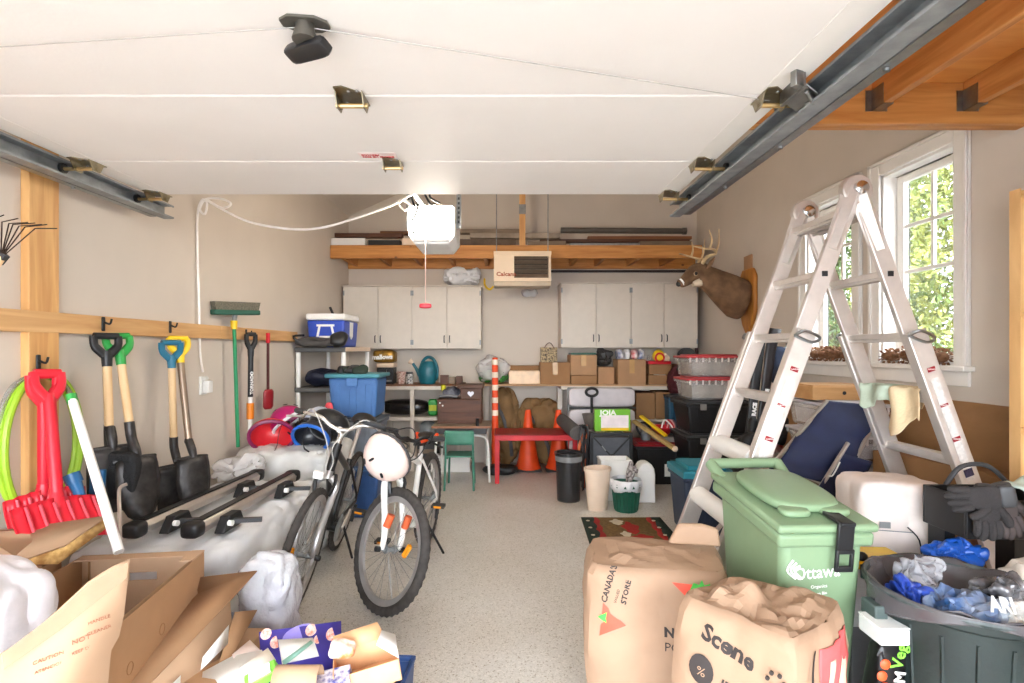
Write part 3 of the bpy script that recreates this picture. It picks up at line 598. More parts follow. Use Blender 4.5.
lb_ = thing('gift_bag', 'leopard print paper bag on a brown box', 'bag', (X_(549.5, 6.25), 6.36, Z_(362.4, 6.22)))
LEO = mat('leopard_print', (198, 172, 128), .6, scale=40, col2=(54, 38, 28)); MB().box((0, 0, .09), (.2, .1, .18)).build('bag_body', LEO, lb_); MB().tube(spline([(-.06, -.05, .17), (-.02, -.05, .225), (.02, -.05, .23), (.06, -.05, .17)], 4), .005, 5).build('bag_handle', DARKW, lb_)
o = MB().sbox((.2, .22, .22), 10, 2.8, (0, 0, 0), .05, 9, 4, .03).build('grey_bag', mat('charcoal_bag', (64, 62, 62), .4, var=.2)); o.location = (X_(606, 6.25), 6.38, Z_(366.5, 6.25)); tag(o, 'charcoal plastic bag slumped on the small plain box', 'bag')
for k, (px, c, d) in enumerate(((621, (40, 70, 140), .1), (628.4, (220, 220, 226), .12), (635.8, (200, 60, 70), .12), (643.2, (60, 90, 150), .1))):
    o = MB().sbox((.08, .16, .12), 7, 3, (0, 0, 0), .02, 16, k).build('snack_packet', mat('packet_%d' % k, c, .3, col2=(230, 226, 220), scale=16)); o.location = (X_(px, 6.2), 6.3, Z_(359.4, 6.16)); tag(o, ['blue packet at the left of the tall box', 'white packet in the middle of the tall box', 'red packet in the middle of the tall box', 'dark blue packet at the right of the tall box'][k], 'packet', 'packets in the tall box')
sp = thing('toy_bundle', 'red and yellow plastic toy bundle on the short boxes', 'toys', (X_(660, 6.2), 6.35, Z_(364.3, 6.2))); MB().b2((-.13, -.13, 0), (.14, .13, .035)).build('red_tray', RED, sp, bevel=.006); MB().sbox((.14, .12, .13), 8, 2.4, (.01, -.04, .035), .02, 14, 2).build('yellow_body', YELLOW, sp); MB().tube([(.01 + .05 * cos(a), -.11, .08 + .05 * sin(a)) for a in [2 * pi * i / 16 for i in range(16)]], .012, 6, closed=True).build('red_ring', RED, sp); MB().sbox((.09, .1, .1), 6, 2.4, (.1, -.05, .035), .02, 14, 3).build('white_wrap', CREAM, sp); MB().sbox((.07, .1, .08), 6, 2.4, (-.1, -.05, .035), .02, 14, 5).build('pale_wrap', CLEAR, sp)
# ------------------------------------------------------------------ children's furniture
ds = thing('school_desk', 'small school desk with white tube legs carrying the dark chest', 'desk', (-.47, 5.86, 0))
MB().b2((-.32, -.28, .6), (.315, .2, .62)).build('desk_top', mat('desk_laminate', (150, 132, 112), .5, var=.1), ds, bevel=.004)
MB().b2((-.27, -.24, .53), (.27, .19, .5995)).build('book_box', DGREY, ds, bevel=.003); MB().b2((-.32, -.283, .598), (.32, -.2801, .621)).build('front_edge', mat('desk_edge', (150, 100, 70), .5), ds)
for sx in (-1, 1):
    MB().tube(spline([(sx * .30, -.2, .0), (sx * .285, -.2, .38), (sx * .26, -.19, .47), (sx * .2, -.17, .50), (sx * .1, -.16, .505)], 5), .014, 8).build('leg', WHITE, ds)
    MB().tube([(sx * .27, .17, 0), (sx * .25, .17, .53)], .014, 8).build('leg', WHITE, ds)
MB().tube([(-.1, -.16, .505), (.1, -.16, .505)], .014, 8).build('cross_bar', WHITE, ds)
MB().tube([(.17, -.24, .62), (.17, -.24, .70)], .018, 8).build('pen_pot', BLACK, ds)
CG = mat('chair_green', (74, 132, 112), .5, var=.08)
ch = thing('child_chair', 'small green childs chair with its back to the camera', 'chair', (X_(461, 5.55), 5.48, 0))
bk = MB(); bk.grid(lambda u, v: Vector((-.145 + .29 * u, -.15 - .03 * (1 - (2 * u - 1) ** 2), .47 + .145 * v)), 10, 4); bk.build('backrest', CG, ch, solid=.012)
MB().b2((-.14, -.14, .335), (.14, .14, .35)).build('seat', CG, ch, bevel=.005)
for sx in (-1, 1):
    MB().tube([(sx * .15, -.17, 0), (sx * .14, -.14, .36), (sx * .142, -.16, .6)], .011, 8).build('leg', CG, ch)
    MB().tube([(sx * .14, .15, 0), (sx * .125, .12, .335)], .011, 8).build('leg', CG, ch)
    MB().tube([(sx * .125, -.13, .325), (sx * .125, .13, .325)], .009, 8).build('seat_rail', CG, ch)
carton('long white box on the floor under the school desk', 431, 470, 455, 465.5, 6.12, .1, WHITE, tape=False, base=0, name='white_box')
TR = mat('table_red', (196, 22, 34), .4, var=.05)
tb = thing('play_table', 'bright red low table with square legs', 'table', (.335, 5.82, 0))
MB().b2((-.445, -.24, .465), (.445, .23, .52)).build('apron', TR, tb, bevel=.004); MB().b2((-.45, -.25, .5205), (.45, .235, .53)).build('table_top', mat('table_top_red', (150, 16, 28), .35, var=.05), tb, bevel=.003)
for sx in (-1, 1):
    for sy in (-1, 1): MB().b2((sx * .42 - .024, sy * .205 - .024, 0), (sx * .42 + .024, sy * .205 + .024, .465)).build('leg', TR, tb, bevel=.003)

# ------------------------------------------------------------------ cones and delineator
def cone(px, Y, label):
    t = thing('traffic_cone', label, 'traffic cone', (X_(px, Y), Y, 0), 0, 'orange traffic cones')
    MB().lathe([(.03, .72), (.035, .70), (.075, .4), (.115, .16), (.14, .06), (.155, .03), (.15, .025)][::-1], 22, caps=True).build('cone_body', ORANGE, t)
    MB().b2((-.16, -.14, 0), (.16, .14, .03)).build('base', BLACK, t, bevel=.012)
    return t
cone(528, 6.24, 'orange traffic cone behind the middle of the red table'); cone(558.5, 6.24, 'orange traffic cone behind the right end of the red table')
dl = thing('delineator_post', 'orange delineator post with white bands beside the red table', 'post', (X_(495, 6.1), 6.10, 0))
MB().lathe([(.06, 0), (.058, .05), (.05, .07)], 20).build('base', RUBBER, dl); MB().lathe([(.042, .07), (.04, .6), (.036, .64), (.034, 1.34), (.026, 1.35)], 16).build('post', ORANGE, dl)
for k in range(5): MB().lathe([(.0375, 0), (.0375, .065)], 16, (0, 0, .67 + k * .148)).build('white_band', mat('reflective_band', (246, 226, 206), .35), dl)
# khaki bags
KH = mat('khaki_canvas', (132, 100, 62), .8, var=.16, scale=6, bump=.3, bscale=9)
def kbag(label, px, Y, w, d, h, rz, seed):
    t = thing('canvas_bag', label, 'bag', (X_(px, Y), Y, 0), rz, 'khaki canvas bags'); MB().sbox((w, d, h), 14, 3., (0, 0, 0), .06, 5, seed, .04).build('bag_body', KH, t)
    MB().tube(spline([(-w * .3, -d * .45, h * .8), (-w * .05, -d * .55, h * .55), (w * .15, -d * .58, h * .3), (w * .2, -d * .55, h * .12)], 4), .022, 6).build('strap', mat('grey_strap', (92, 92, 96), .8), t)
kbag('khaki canvas bag slumped behind the delineator post', 506, 6.54, .36, .12, .98, 0, 2); kbag('wide khaki canvas bag behind the orange cones', 540, 6.55, .6, .1, .86, 0, 6)
o = MB().sbox((.42, .2, .12), 8, 2.2, (0, 0, 0), .03, 8, 3).build('black_sack', BLACK); o.location = (-.05, 6.02, 0); tag(o, 'low black sack on the floor under the red table', 'sack')

# ------------------------------------------------------------------ lounger, wagon and heap under the right counter
lg = thing('folded_lounger', 'folded grey lounger with two white cushion panels', 'lounger', (X_(601, 6.05), 6.03, 0))
MB().b2((-.39, .03, .0), (.37, .06, 1.0)).build('frame_panel', GREY, lg, bevel=.01)
CU = mat('pale_cushion', (206, 198, 200), .6, var=.04)
for z0, z1 in ((.20, .45), (.49, .76), (.785, 1.0)): MB().sbox((.76, .09, z1 - z0), 8, 8, (0, -.02, z0)).build('cushion', CU, lg)
MB().tube([(-.38, -.07, .775), (.38, -.07, .775)], .012, 8).build('piping', DGREY, lg)
sh = thing('snow_scoop', 'black snow scoop with ring handle leaning on the lounger', 'shovel', (X_(594, 5.75), 5.78, .56))
MB().tube([(0, .12, .0), (0, .12, .34)], .015, 8).build('shaft', BLACK, sh); MB().tube([(.065 * cos(a), .12, .40 + .045 * sin(a)) for a in [2 * pi * i / 18 for i in range(18)]], .016, 8, closed=True).build('ring_handle', BLACK, sh)
MB().lathe([(.13, .17), (.1, .06), (.05, .0), (.0495, .005), (.095, .07), (.124, .165)], 20, (-.0, .0, .0), sy=.7, caps=False).build('scoop', mat('grey_scoop', (108, 98, 92), .5), sh)
rl = MB().tube([(X_(563, 6.0), 6.05, .62), (X_(577, 5.4), 5.40, .575)], .075, 16); rl.tube([(X_(577, 5.4), 5.41, .575), (X_(577, 5.4) + .0015, 5.385, .574)], .05, 14)
tag(rl.build('rolled_mat', mat('grey_foam_mat', (88, 84, 82), .85, bump=.2, bscale=90)), 'grey rolled foam mat resting on the end of the red table', 'mat')
wg = thing('folding_wagon', 'grey fabric folding wagon behind the small waste bins', 'wagon', (X_(611, 5.3), 5.5, 0))
WGM = mat('wagon_fabric', (84, 86, 92), .8, var=.1, bump=.15, bscale=120)
MB().b2((-.2, -.2, .14), (.2, .2, .55)).build('fabric_tub', WGM, wg, bevel=.01)
for sx in (-1, 1): MB().bar((sx * .2, -.215, .12), (sx * .2, -.215, .6), .03, .025, (0, -1, 0)).build('corner_post', BLACK, wg)
MB().bar((-.19, -.225, .16), (.19, -.225, .56), .014, .012, (0, -1, 0)).build('cross_brace', BLACK, wg); MB().bar((.19, -.235, .16), (-.19, -.235, .56), .014, .012, (0, -1, 0)).build('cross_brace', BLACK, wg)
MB().bar((-.21, -.215, .585), (.21, -.215, .585), .02, .03).build('top_rail', BLACK, wg); MB().lathe([(.03, -.01), (.03, .01)], 10, (0, -.245, .36), (pi / 2, 0, 0)).build('hub', BLACK, wg); MB().bar((-.1, -.24, .47), (-.06, -.24, .42), .012, .004, (0, -1, 0)).build('webbing_tag', GREY, wg)
for sx in (-1, 1):
    for sy in (-1, 1): MB().lathe([(.02, -.02), (.07, -.02), (.07, .02), (.02, .02)], 16, (sx * .17, sy * .16, .07), (0, pi / 2, 0)).build('wheel', BLACK, wg)
jb = thing('game_box', 'lime green boxed game standing on the folding wagon', 'box', (X_(615, 5.25), 5.40, .601), .02)
MB().b2((-.185, -.03, 0), (.185, .03, .225)).build('box_body', mat('lime_green', (112, 180, 44), .4, var=.04), jb, bevel=.004); MB().b2((-.12, -.033, .015), (.165, -.0301, .165)).build('cover_picture', mat('pale_pink_print', (236, 222, 222), .4), jb); MB().b2((-.12, -.035, .008), (.165, -.0331, .035)).build('yellow_strip', YELLOW, jb)
text('JOJA', .072, PAPER, frame((-.13, -.0305, .168), (1, 0, 0), (0, 0, 1)), jb, bold=.003, sx=1.15)
# small junk behind the game box
for k, (px, py, w, h, m, lab) in enumerate(((627, 420, .09, .14, CARD3, 'small brown cardboard tube box behind the lime green game'), (604, 420, .2, .05, mat('cream_papers', (214, 196, 160), .7, col2=(120, 100, 80), scale=30), 'loose papers behind the lime green game'))):
    o = MB().sbox((w, .08, h), 5, 8).build('junk_box', m); o.location = (X_(px, 5.6), 5.6, .551); tag(o, lab, 'box')
o = thing('strap_heap', 'tangle of black straps beside the folding wagon', 'straps', (X_(584, 5.42), 5.40, 0)); 
for k in range(7):
    r = random.Random(k); MB().tube(spline([(r.uniform(-.07, .03), r.uniform(-.1, .1), .1), (r.uniform(-.08, .05), r.uniform(-.1, .1), .4), (r.uniform(-.06, .05), r.uniform(-.1, .1), .62), (r.uniform(-.05, .05), r.uniform(-.1, .1), .58), (r.uniform(-.04, .04), r.uniform(-.1, .1), .0)], 5), .016, 6, flat=.4).build('strap', [BLACK, DGREY, mat('orange_strap', (190, 92, 50), .7)][k % 3 if k < 5 else 0], o)
# level and rods
o = thing('spirit_level', 'yellow and wood rod leaning across the black tote', 'level', (0, 0, 0)); MB().bar((X_(634, 5.7), 5.7, .66), (X_(675, 5.15), 5.15, .46), .05, .03).build('wood_bar', wood('stick_wood', (176, 146, 90), (200, 170, 110), (6, 6, 6), knots=False), o)
MB().bar((X_(640, 5.7), 5.66, .72), (X_(666, 5.3), 5.3, .565), .04, .02).build('yellow_edge', YELLOW, o); MB().ell((X_(675, 5.15), 5.15, .46), (.03, .03, .03), 10, 6).build('end_knob', CREAM, o)
# boxes on the lower shelf of the right counter
carton('brown box on the shelf under the counter with a torn white label', 636, 655, 393, 412, 6.2, .28, CARD3, tape=False, base=.612, group='boxes on the counter'); carton('brown box on the shelf under the counter beside the blue tote', 656, 677, 392, 412, 6.22, .28, CARD3, tape=False, base=.612, group='boxes on the counter')
o = MB().b2((-.07, -.002, 0), (.07, 0, .16)).build('torn_label', PAPER); o.parent = bpy.data.objects['cardboard_box.006']; o.location = (0, -.142, .05)
tk = tote('black tote with a red lid on the floor behind the waste bins', (1.67, 5.72, 0), .58, .42, .45, 0, mat('tote_black', (22, 22, 24), .45), mat('tote_lid_red', (150, 18, 34), .4), 'large storage totes')
MB().b2((.02, -.216, .1), (.12, -.212, .23)).build('label_sticker', PAPER, tk); MB().b2((.085, -.218, .16), (.12, -.2165, .21)).build('label_mark', RINK, tk)
o = thing('silver_tray', 'silver tray case on the red lidded tote', 'case', (X_(670, 5.7), 5.72, .452)); MB().b2((-.17, -.16, 0), (.17, .16, .05)).build('case_body', mat('silver_plastic', (176, 172, 170), .4, .3), o, bevel=.006); MB().b2((-.16, -.15, .05), (.16, .15, .06)).build('case_lid', STEEL, o, bevel=.004)
o = thing('ribbon_bowl', 'red ribbon and bowl heap on the silver tray', 'ribbon', (X_(664, 5.7), 5.74, .513)); MB().lathe([(.06, 0), (.15, .08), (.145, .085), (.055, .01)], 18).build('red_bowl', RED, o)
for k in range(4): MB().tube(spline([(-.05 + .03 * k, -.1, .06), (.0 + .03 * k, -.05, .16), (.05 + .02 * k, -.1, .12), (.09, -.12, .05)], 4), .009, 5).build('ribbon', [PAPER, RED, mat('pink_ribbon', (226, 150, 150), .5), STEEL][k], o)
o = thing('metal_fitting', 'dark metal fittings on the red lidded tote', 'fittings', (X_(645, 5.75), 5.72, .452)); MB().lathe([(.05, 0), (.06, .07), (.04, .09), (.04, .12)], 12).build('fitting_body', DSTEEL, o); MB().tube(spline([(-.05, 0, .05), (-.1, 0, .14), (-.02, 0, .19), (.06, 0, .13)], 4), .012, 6).build('fitting_arm', BLACK, o)

# ------------------------------------------------------------------ tote stacks in the right corner
TB = MATS['tote_black']
tote('dark blue tote wedged behind the black tote stack', (2.0, 6.045, .0), .26, .19, .93, 0, mat('tote_navy_teal', (24, 78, 108), .5), DGREY, 'large storage totes', taper=.92)
LATCH = mat('grey_latch', (120, 116, 112), .5)
tote('upper black tote of the stack under the clear bins', (2.09, 5.3, .62), .66, .5, .33, 0, TB, DGREY, 'large storage totes', latch=LATCH)
tote('middle black tote of the stack under the clear bins', (2.09, 5.3, .29), .66, .5, .33, 0, TB, DGREY, 'large storage totes', latch=LATCH)
tote('lowest black tote of the stack under the clear bins', (2.09, 5.3, 0), .66, .5, .29, 0, TB, DGREY, 'large storage totes', latch=LATCH)
def clearbin(label, loc, w, d, h, rz, lid, fill):
    t = tote(label, loc, w, d, h, rz, CLEAR, lid, 'clear storage bins', name='clear_bin', ribs=False, taper=.9)
    MB().box((0, 0, .02 + h * .36), (w * .82, d * .82, h * .72), taper=.92).build('contents', fill, t)
    for k in range(9): MB().b2((-w / 2 + w * (k + .3) / 9, -d / 2 - .004, h - .075), (-w / 2 + w * (k + .55) / 9, -d / 2 + .004, h - .03)).build('rim_rib', mat('rib_frost', (206, 194, 188), .4), t)
    return t
FILL = mat('grey_contents', (120, 108, 102), .8, col2=(160, 148, 138), scale=9); RLID = mat('clear_red_lid', (196, 70, 74), .4)
clearbin('lower clear bin on the black tote stack', (2.06, 5.28, .95), .56, .42, .225, 0, RLID, FILL); clearbin('top clear bin with red lid on the black tote stack', (2.06, 5.28, 1.176), .56, .42, .22, 0, RLID, FILL)
o = thing('maroon_backpack', 'maroon backpack on top of the blue tote', 'bag', (2.0, 5.98, .932)); MB().sbox((.26, .2, .33), 10, 3, (0, 0, 0), .03, 7, 1, .02).build('bag_body', mat('maroon_fabric', (74, 18, 28), .8, var=.15), o); MB().tube(spline([(-.06, -.11, .28), (-.02, -.15, .36), (.05, -.13, .3)], 4), .012, 6).build('grab_loop', BLACK, o)
o = thing('grey_reel', 'dark grey reel behind the clear bins', 'reel', (X_(690, 6.1), 6.22, 1.265)); MB().lathe([(.04, -.05), (.1, -.05), (.1, -.03), (.06, -.03), (.06, .03), (.1, .03), (.1, .05), (.04, .05)], 18, (0, 0, .1), (pi / 2, 0, 0)).build('spool', DGREY, o); 
o2 = thing('tall_carton', 'plain brown carton standing in the back right corner', 'box', (X_(691, 6.1) + .06, 6.4, 0)); MB().b2((-.13, -.18, 0), (.12, .2, 1.263)).build('body', CARD3, o2, bevel=.004); MB().b2((-.02, -.1815, .7), (.04, -.1802, 1.263)).build('tape', TAPE, o2)
tt = tote('grey blue wheeled tote with teal lid behind the ladder', (X_(711, 3.95), 4.17, .0), .4, .4, .545, 0, mat('tote_slate', (50, 62, 84), .5), mat('teal_lid', (38, 126, 142), .45), 'large storage totes', lidh=.09, taper=.84)
for sx in (-1, 1): MB().lathe([(.01, -.015), (.045, -.015), (.045, .015), (.01, .015)], 14, (sx * .19, -.19, .045), (0, pi / 2, 0)).build('wheel', BLACK, tt)

# ------------------------------------------------------------------ waste bins
def pail(name, label, cat, px, Y, prof, m, sx=1., sy=1., rz=0, n=24):
    t = thing(name, label, cat, (X_(px, Y), Y, 0), rz); MB().lathe(prof, n, sx=sx, sy=sy, caps=False).build('bin_body', m, t); return t
def shell(r0, r1, h, lip=.012, th=.008): return [(.001, 0), (r0, 0), (r1, h - .03), (r1 + lip, h - .028), (r1 + lip, h), (r1 - th, h), (r0 - th, .01), (.001, .01)]
t = pail('trash_can', 'round smoked black trash can beside the red table', 'trash can', 568.5, 5.0, shell(.11, .125, .46), mat('smoked_plastic', (44, 44, 46), .25, alpha=.88))
MB().lathe([(.126, .38), (.13, .39), (.13, .43), (.126, .44)], 24, caps=False).build('grey_band', GREY, t); MB().sbox((.16, .16, .06), 6, 3, (0, 0, .012), .02, 20, 1).build('crumpled_paper', PAPER, t)
pail('waste_basket', 'cream oval waste basket in front of the folding wagon', 'waste basket', 597.5, 4.72, shell(.095, .125, .375, .008), CREAM, 1., .8, .5)
t = thing('dish_tub', 'white rectangular tub behind the cream basket', 'tub', (X_(615, 5.02), 5.06, 0)); 
m_ = MB()
for w0, h0 in ((0, 0),): 
    m_.box((0, -.1, .19), (.28, .008, .38)); m_.box((0, .1, .19), (.28, .008, .38)); m_.box((-.14, 0, .19), (.008, .2, .38)); m_.box((.14, 0, .19), (.008, .2, .38)); m_.box((0, 0, .005), (.28, .2, .01))
m_.build('tub_body', WHITE, t); MB().tube([(-.145, -.105, .38), (.145, -.105, .38), (.145, .105, .38), (-.145, .105, .38)], .01, 6, closed=True).build('rim', WHITE, t)
t = pail('small_pail', 'dark green ribbed pail lined with a white bag', 'waste basket', 626, 4.68, shell(.1, .125, .25), DGREEN)
for k in range(22):
    a = 2 * pi * k / 22; MB().tube([(.102 * cos(a), .102 * sin(a), .01), (.125 * cos(a), .125 * sin(a), .21)], .005, 4).build('rib', DGREEN, t)
m_ = MB(); m_.grid(lambda u, v: Vector(((.122 + .018 * sin(v * pi * .9) + .005 * sin(u * 2 * pi * 11)) * cos(2 * pi * u), (.122 + .018 * sin(v * pi * .9) + .005 * sin(u * 2 * pi * 11)) * sin(2 * pi * u), .185 + .10 * v + .01 * sin(u * 2 * pi * 3) * (1 - v))), 56, 5, True); m_.build('liner_bag', WFILM, t, solid=.003)
for k in range(3): MB().tube(spline([(.02, .0, .22), (.03 + .02 * k, .02, .34), (.05 + .025 * k, 0, .43 - .04 * k)], 4), .022, 6).build('wire_bundle', mat('mixed_wires', (60, 44, 44), .5, col2=(200, 190, 186), scale=50), t)
t = thing('swing_bin', 'narrow white swing top bin right of the green pail', 'waste basket', (X_(645.5, 4.93), 4.97, 0)); MB().prism([(-.085, 0), (.085, 0), (.085, .26), (.075, .32), (.05, .36), (.02, .375), (-.02, .375), (-.05, .36), (-.075, .32), (-.085, .26)], .16, (0, 0, 0)).build('bin_body', WHITE, t, bevel=.012); MB().b2((-.06, -.084, .2), (.06, -.0805, .3)).build('swing_flap', WHITE, t, bevel=.003)

# ------------------------------------------------------------------ door mat
dm = thing('door_mat', 'brown festive door mat with red and green border on the floor', 'mat', (0, 0, 0))
q = [W(581, 518, 1), W(665, 518, 1), W(712, 585, 1), W(603, 585, 1)]
def flo(px, py): Y = EYE * FPX / (py - CY); return Vector((X_(px, Y), Y, 0))
A, B, C_, D = flo(581, 518), flo(660, 518), flo(714, 580), flo(601, 580)
def mp(u, v, z=.006): p = (A.lerp(B, u)).lerp(D.lerp(C_, u), v); return Vector((p.x, p.y, z))
MB().add([mp(0, 0, .0005), mp(1, 0, .0005), mp(1, 1, .0005), mp(0, 1, .0005), mp(0, 0), mp(1, 0), mp(1, 1), mp(0, 1)], [(0, 1, 2, 3), (7, 6, 5, 4), (0, 4, 5, 1), (1, 5, 6, 2), (2, 6, 7, 3), (3, 7, 4, 0)]).build('mat_field', mat('mat_brown', (98, 74, 40), .95, col2=(122, 92, 50), scale=40, bump=.4, bscale=200), dm)
MG = mat('mat_dark_green', (28, 44, 34), .95, bump=.4, bscale=200); MR = mat('mat_red', (160, 34, 26), .95, bump=.4, bscale=200); MWt = mat('mat_white', (200, 186, 160), .95)
def strip(f, g, m, nm, z):
    n = 40; vs = []
    for i in range(n + 1): vs += [mp(f(i / n), i / n, z), mp(g(i / n), i / n, z)]
    MB().add(vs, [(2 * i, 2 * i + 1, 2 * i + 3, 2 * i + 2) for i in range(n)]).build(nm, m, dm, solid=.001)
strip(lambda v: 0, lambda v: .19 + .03 * abs(sin(v * pi * 7)), MR, 'red_border', .0068); strip(lambda v: 0, lambda v: .13 + .03 * abs(sin(v * pi * 7 + .8)), MG, 'green_border', .0075)
strip(lambda v: 1 - .17 - .03 * abs(sin(v * pi * 7)), lambda v: .93, MR, 'red_border', .0068); strip(lambda v: 1 - .1 - .03 * abs(sin(v * pi * 7 + .8)), lambda v: 1, MG, 'green_border', .0075)
for k in range(7):
    for u in (.07, .88): p = mp(u, .08 + k * .14, .0085); MB().lathe([(.016, 0), (.016, .002)], 8, p).build('white_dot', MWt, dm)
for k, (u, v, du, dv, m) in enumerate(((.42, .1, .16, .08, MWt), (.55, .22, .2, .16, MR), (.45, .34, .12, .07, MWt), (.62, .4, .24, .08, MR), (.55, .62, .3, .06, MR), (.45, .72, .1, .03, MWt), (.6, .5, .12, .03, MWt))):
    p = mp(u, v, .007); r = A.lerp(B, .5).length
    MB().prism([(cos(a) * du * .32 * (1 + .25 * sin(5 * a)), sin(a) * dv * .8 * (1 + .2 * cos(4 * a))) for a in [2 * pi * i / 20 for i in range(20)]], .0016, p, (1, 0, 0), (0, 1, 0)).build('motif', m, dm)

# ------------------------------------------------------------------ deer head
YDr = 5.2
de = thing('deer_head', 'mounted deer head with antlers on a wooden plaque', 'deer head', (XR, YDr, 1.95))
def dp(px, py, dy=0): return Vector((X_(px, YDr), YDr + dy, Z_(py, YDr))) - Vector(de.location)
PLQ = wood('plaque_oak', (160, 98, 34), (190, 126, 50), (8, 8, 1.5), knots=False)
MB().prism([(-.16, .22), (-.1, .30), (.1, .30), (.16, .22), (.16, -.12), (.1, -.26), (0, -.38), (-.1, -.26), (-.16, -.12)], .04, (-.022, 0, 0), (0, 1, 0), (0, 0, 1)).build('plaque', PLQ, de, bevel=.012)
MB().b2((-.012, -.05, .3), (-.002, .12, .44)).build('backing_card', CARD, de)
path = [dp(744, 301), dp(739, 299), dp(726, 290), dp(714, 282), dp(706, 276.5), dp(701, 272.5), dp(695, 273), dp(689, 277.5), dp(684, 281.5), dp(680, 283.5), dp(678.5, 284.5)]
rad = [.135, .155, .130, .102, .085, .074, .064, .052, .04, .033, .018]
FUR = mat('deer_fur', (128, 96, 68), .9, scale=14, col2=(98, 70, 48), bump=.6, bscale=150)
MB().tube(spline(path, 4), [x for i in range(len(rad) - 1) for x in [rad[i] + (rad[i + 1] - rad[i]) * k / 4 for k in range(4)]] + [rad[-1]], 20, flat=1.35).build('neck_and_head', FUR, de)
MB().ell(dp(679, 284), (.03, .03, .028), 10, 8).build('nose', BLACK, de); MB().tube([dp(682.5, 282), dp(681, 283)], .039, 14, flat=1.2).build('white_muzzle_band', PAPER, de)
MB().tube([dp(700, 282, -.01), dp(692, 284, -.01)], [.05, .03], 12).build('white_throat', mat('white_fur', (214, 196, 172), .9), de)
for sy in (-1, 1):
    MB().ell(dp(693.5, 274.5, sy * .062), (.022, .016, .024), 12, 8).build('eye_ring', mat('tan_fur', (176, 146, 114), .9), de); MB().ell(dp(693.5, 274.5, sy * .072), (.016, .016, .018), 10, 8).build('eye', BLACK, de)
    MB().lathe([(.005, 0), (.035, .04), (.04, .08), (.02, .13), (.003, .15)], 10, dp(704, 270, sy * .06), (R(-sy * 40), R(25), 0), sx=.5).build('ear', FUR, de)
    AN = mat('antler', (206, 178, 136), .6, var=.12)
    b0 = dp(701, 264, sy * .04)
    beam = spline([b0, dp(703, 259, sy * .1), dp(708, 257, sy * .18), dp(704, 254, sy * .24), dp(694, 252 - sy * 1.5, sy * .26), dp(686, 250, sy * .2)], 4)
    a = MB().tube(beam, [.02 - .014 * i / (len(beam) - 1) for i in range(len(beam))], 8); an = a.build('antler', AN, de)
    for q0, q1, q2 in ((dp(708, 257, sy * .18), dp(711, 247, sy * .19), dp(711.5, 234 + sy, sy * .18)), (dp(700, 253, sy * .25), dp(702, 245, sy * .25), dp(700, 236 + sy, sy * .23))):
        MB().tube(spline([q0, q1, q2], 4), [.014 - .0013 * i for i in range(9)], 7).build('tine', AN, an)
# ------------------------------------------------------------------ left shelving unit
su = thing('shelving_unit', 'grey and white plastic shelving unit in the back left corner', 'shelves', (-1.745, 5.35, 0))
SG = mat('shelf_grey', (88, 86, 84), .6, var=.08)
for z in (.08, .4, .72, 1.04, 1.42): MB().b2((-.24, -.45, z), (.24, .45, z + .045)).build('shelf', SG if z > .5 else SG, su, bevel=.008)
for sx in (-.215, .215):
    for sy in (-.42, .42):
        for z0, z1 in ((0, .079), (.126, .399), (.446, .719), (.766, 1.039), (1.086, 1.419)): MB().lathe([(.022, z0), (.022, z1)], 12, (sx, sy, 0)).build('post', WHITE, su)
MB().b2((.24, -.44, 1.425), (.246, .44, 1.468)).build('shelf_edge', CREAM, su)
co = thing('cooler', 'blue and white picnic cooler on the top shelf', 'cooler', (-1.72, 5.22, 1.466), 0)
MB().box((0, 0, .13), (.36, .48, .26), taper=.92).build('cooler_body', BLUE, co, bevel=.02, seg=3); MB().b2((-.19, -.25, .26), (.19, .25, .325)).build('lid', WHITE, co, bevel=.02, seg=3)
m = MB(); m.box((0, -.236, .21), (.17, .012, .02)); m.box((0, -.230, .1), (.12, .012, .02)); m.box((-.068, -.232, .155), (.02, .014, .11), (0, R(12), 0)); m.box((.068, -.232, .155), (.02, .014, .11), (0, R(-12), 0)); m.build('handle', WHITE, co)
MB().prism([(-.06, 0), (.06, 0), (.04, -.14), (0, -.17), (-.04, -.14)], .01, (.176, 0, .25), (0, 1, 0), (0, 0, 1)).build('side_badge', WHITE, co); MB().bar((.0, 0, .32), (-.02, -.05, .40), .02, .014).build('lid_strap', BLACK, co)
o = thing('tool_bag', 'flat dark grey bag lying in front of the blue cooler', 'bag', (-1.75, 4.87, 1.466)); MB().sbox((.42, .15, .1), 9, 3, (0, 0, 0), .025, 9, 3, .02).build('bag_body', mat('grey_nylon', (66, 62, 60), .7, var=.15), o); MB().sbox((.15, .16, .14), 7, 2.4, (.19, .0, 0), .03, 10, 2).build('bag_flap', BLACK, o); MB().tube(spline([(-.16, -.06, .05), (-.2, -.08, .1), (-.1, -.08, .11)], 3), .012, 6).build('bag_strap', BLACK, o)
o = MB().sbox((.34, .3, .17), 9, 2.4, (0, 0, 0), .04, 8, 5).build('duffel_bag', mat('navy_nylon', (22, 26, 46), .6, var=.2)); o.location = (-1.76, 5.08, 1.086); tag(o, 'small navy bag on the second shelf of the shelving unit', 'bag')
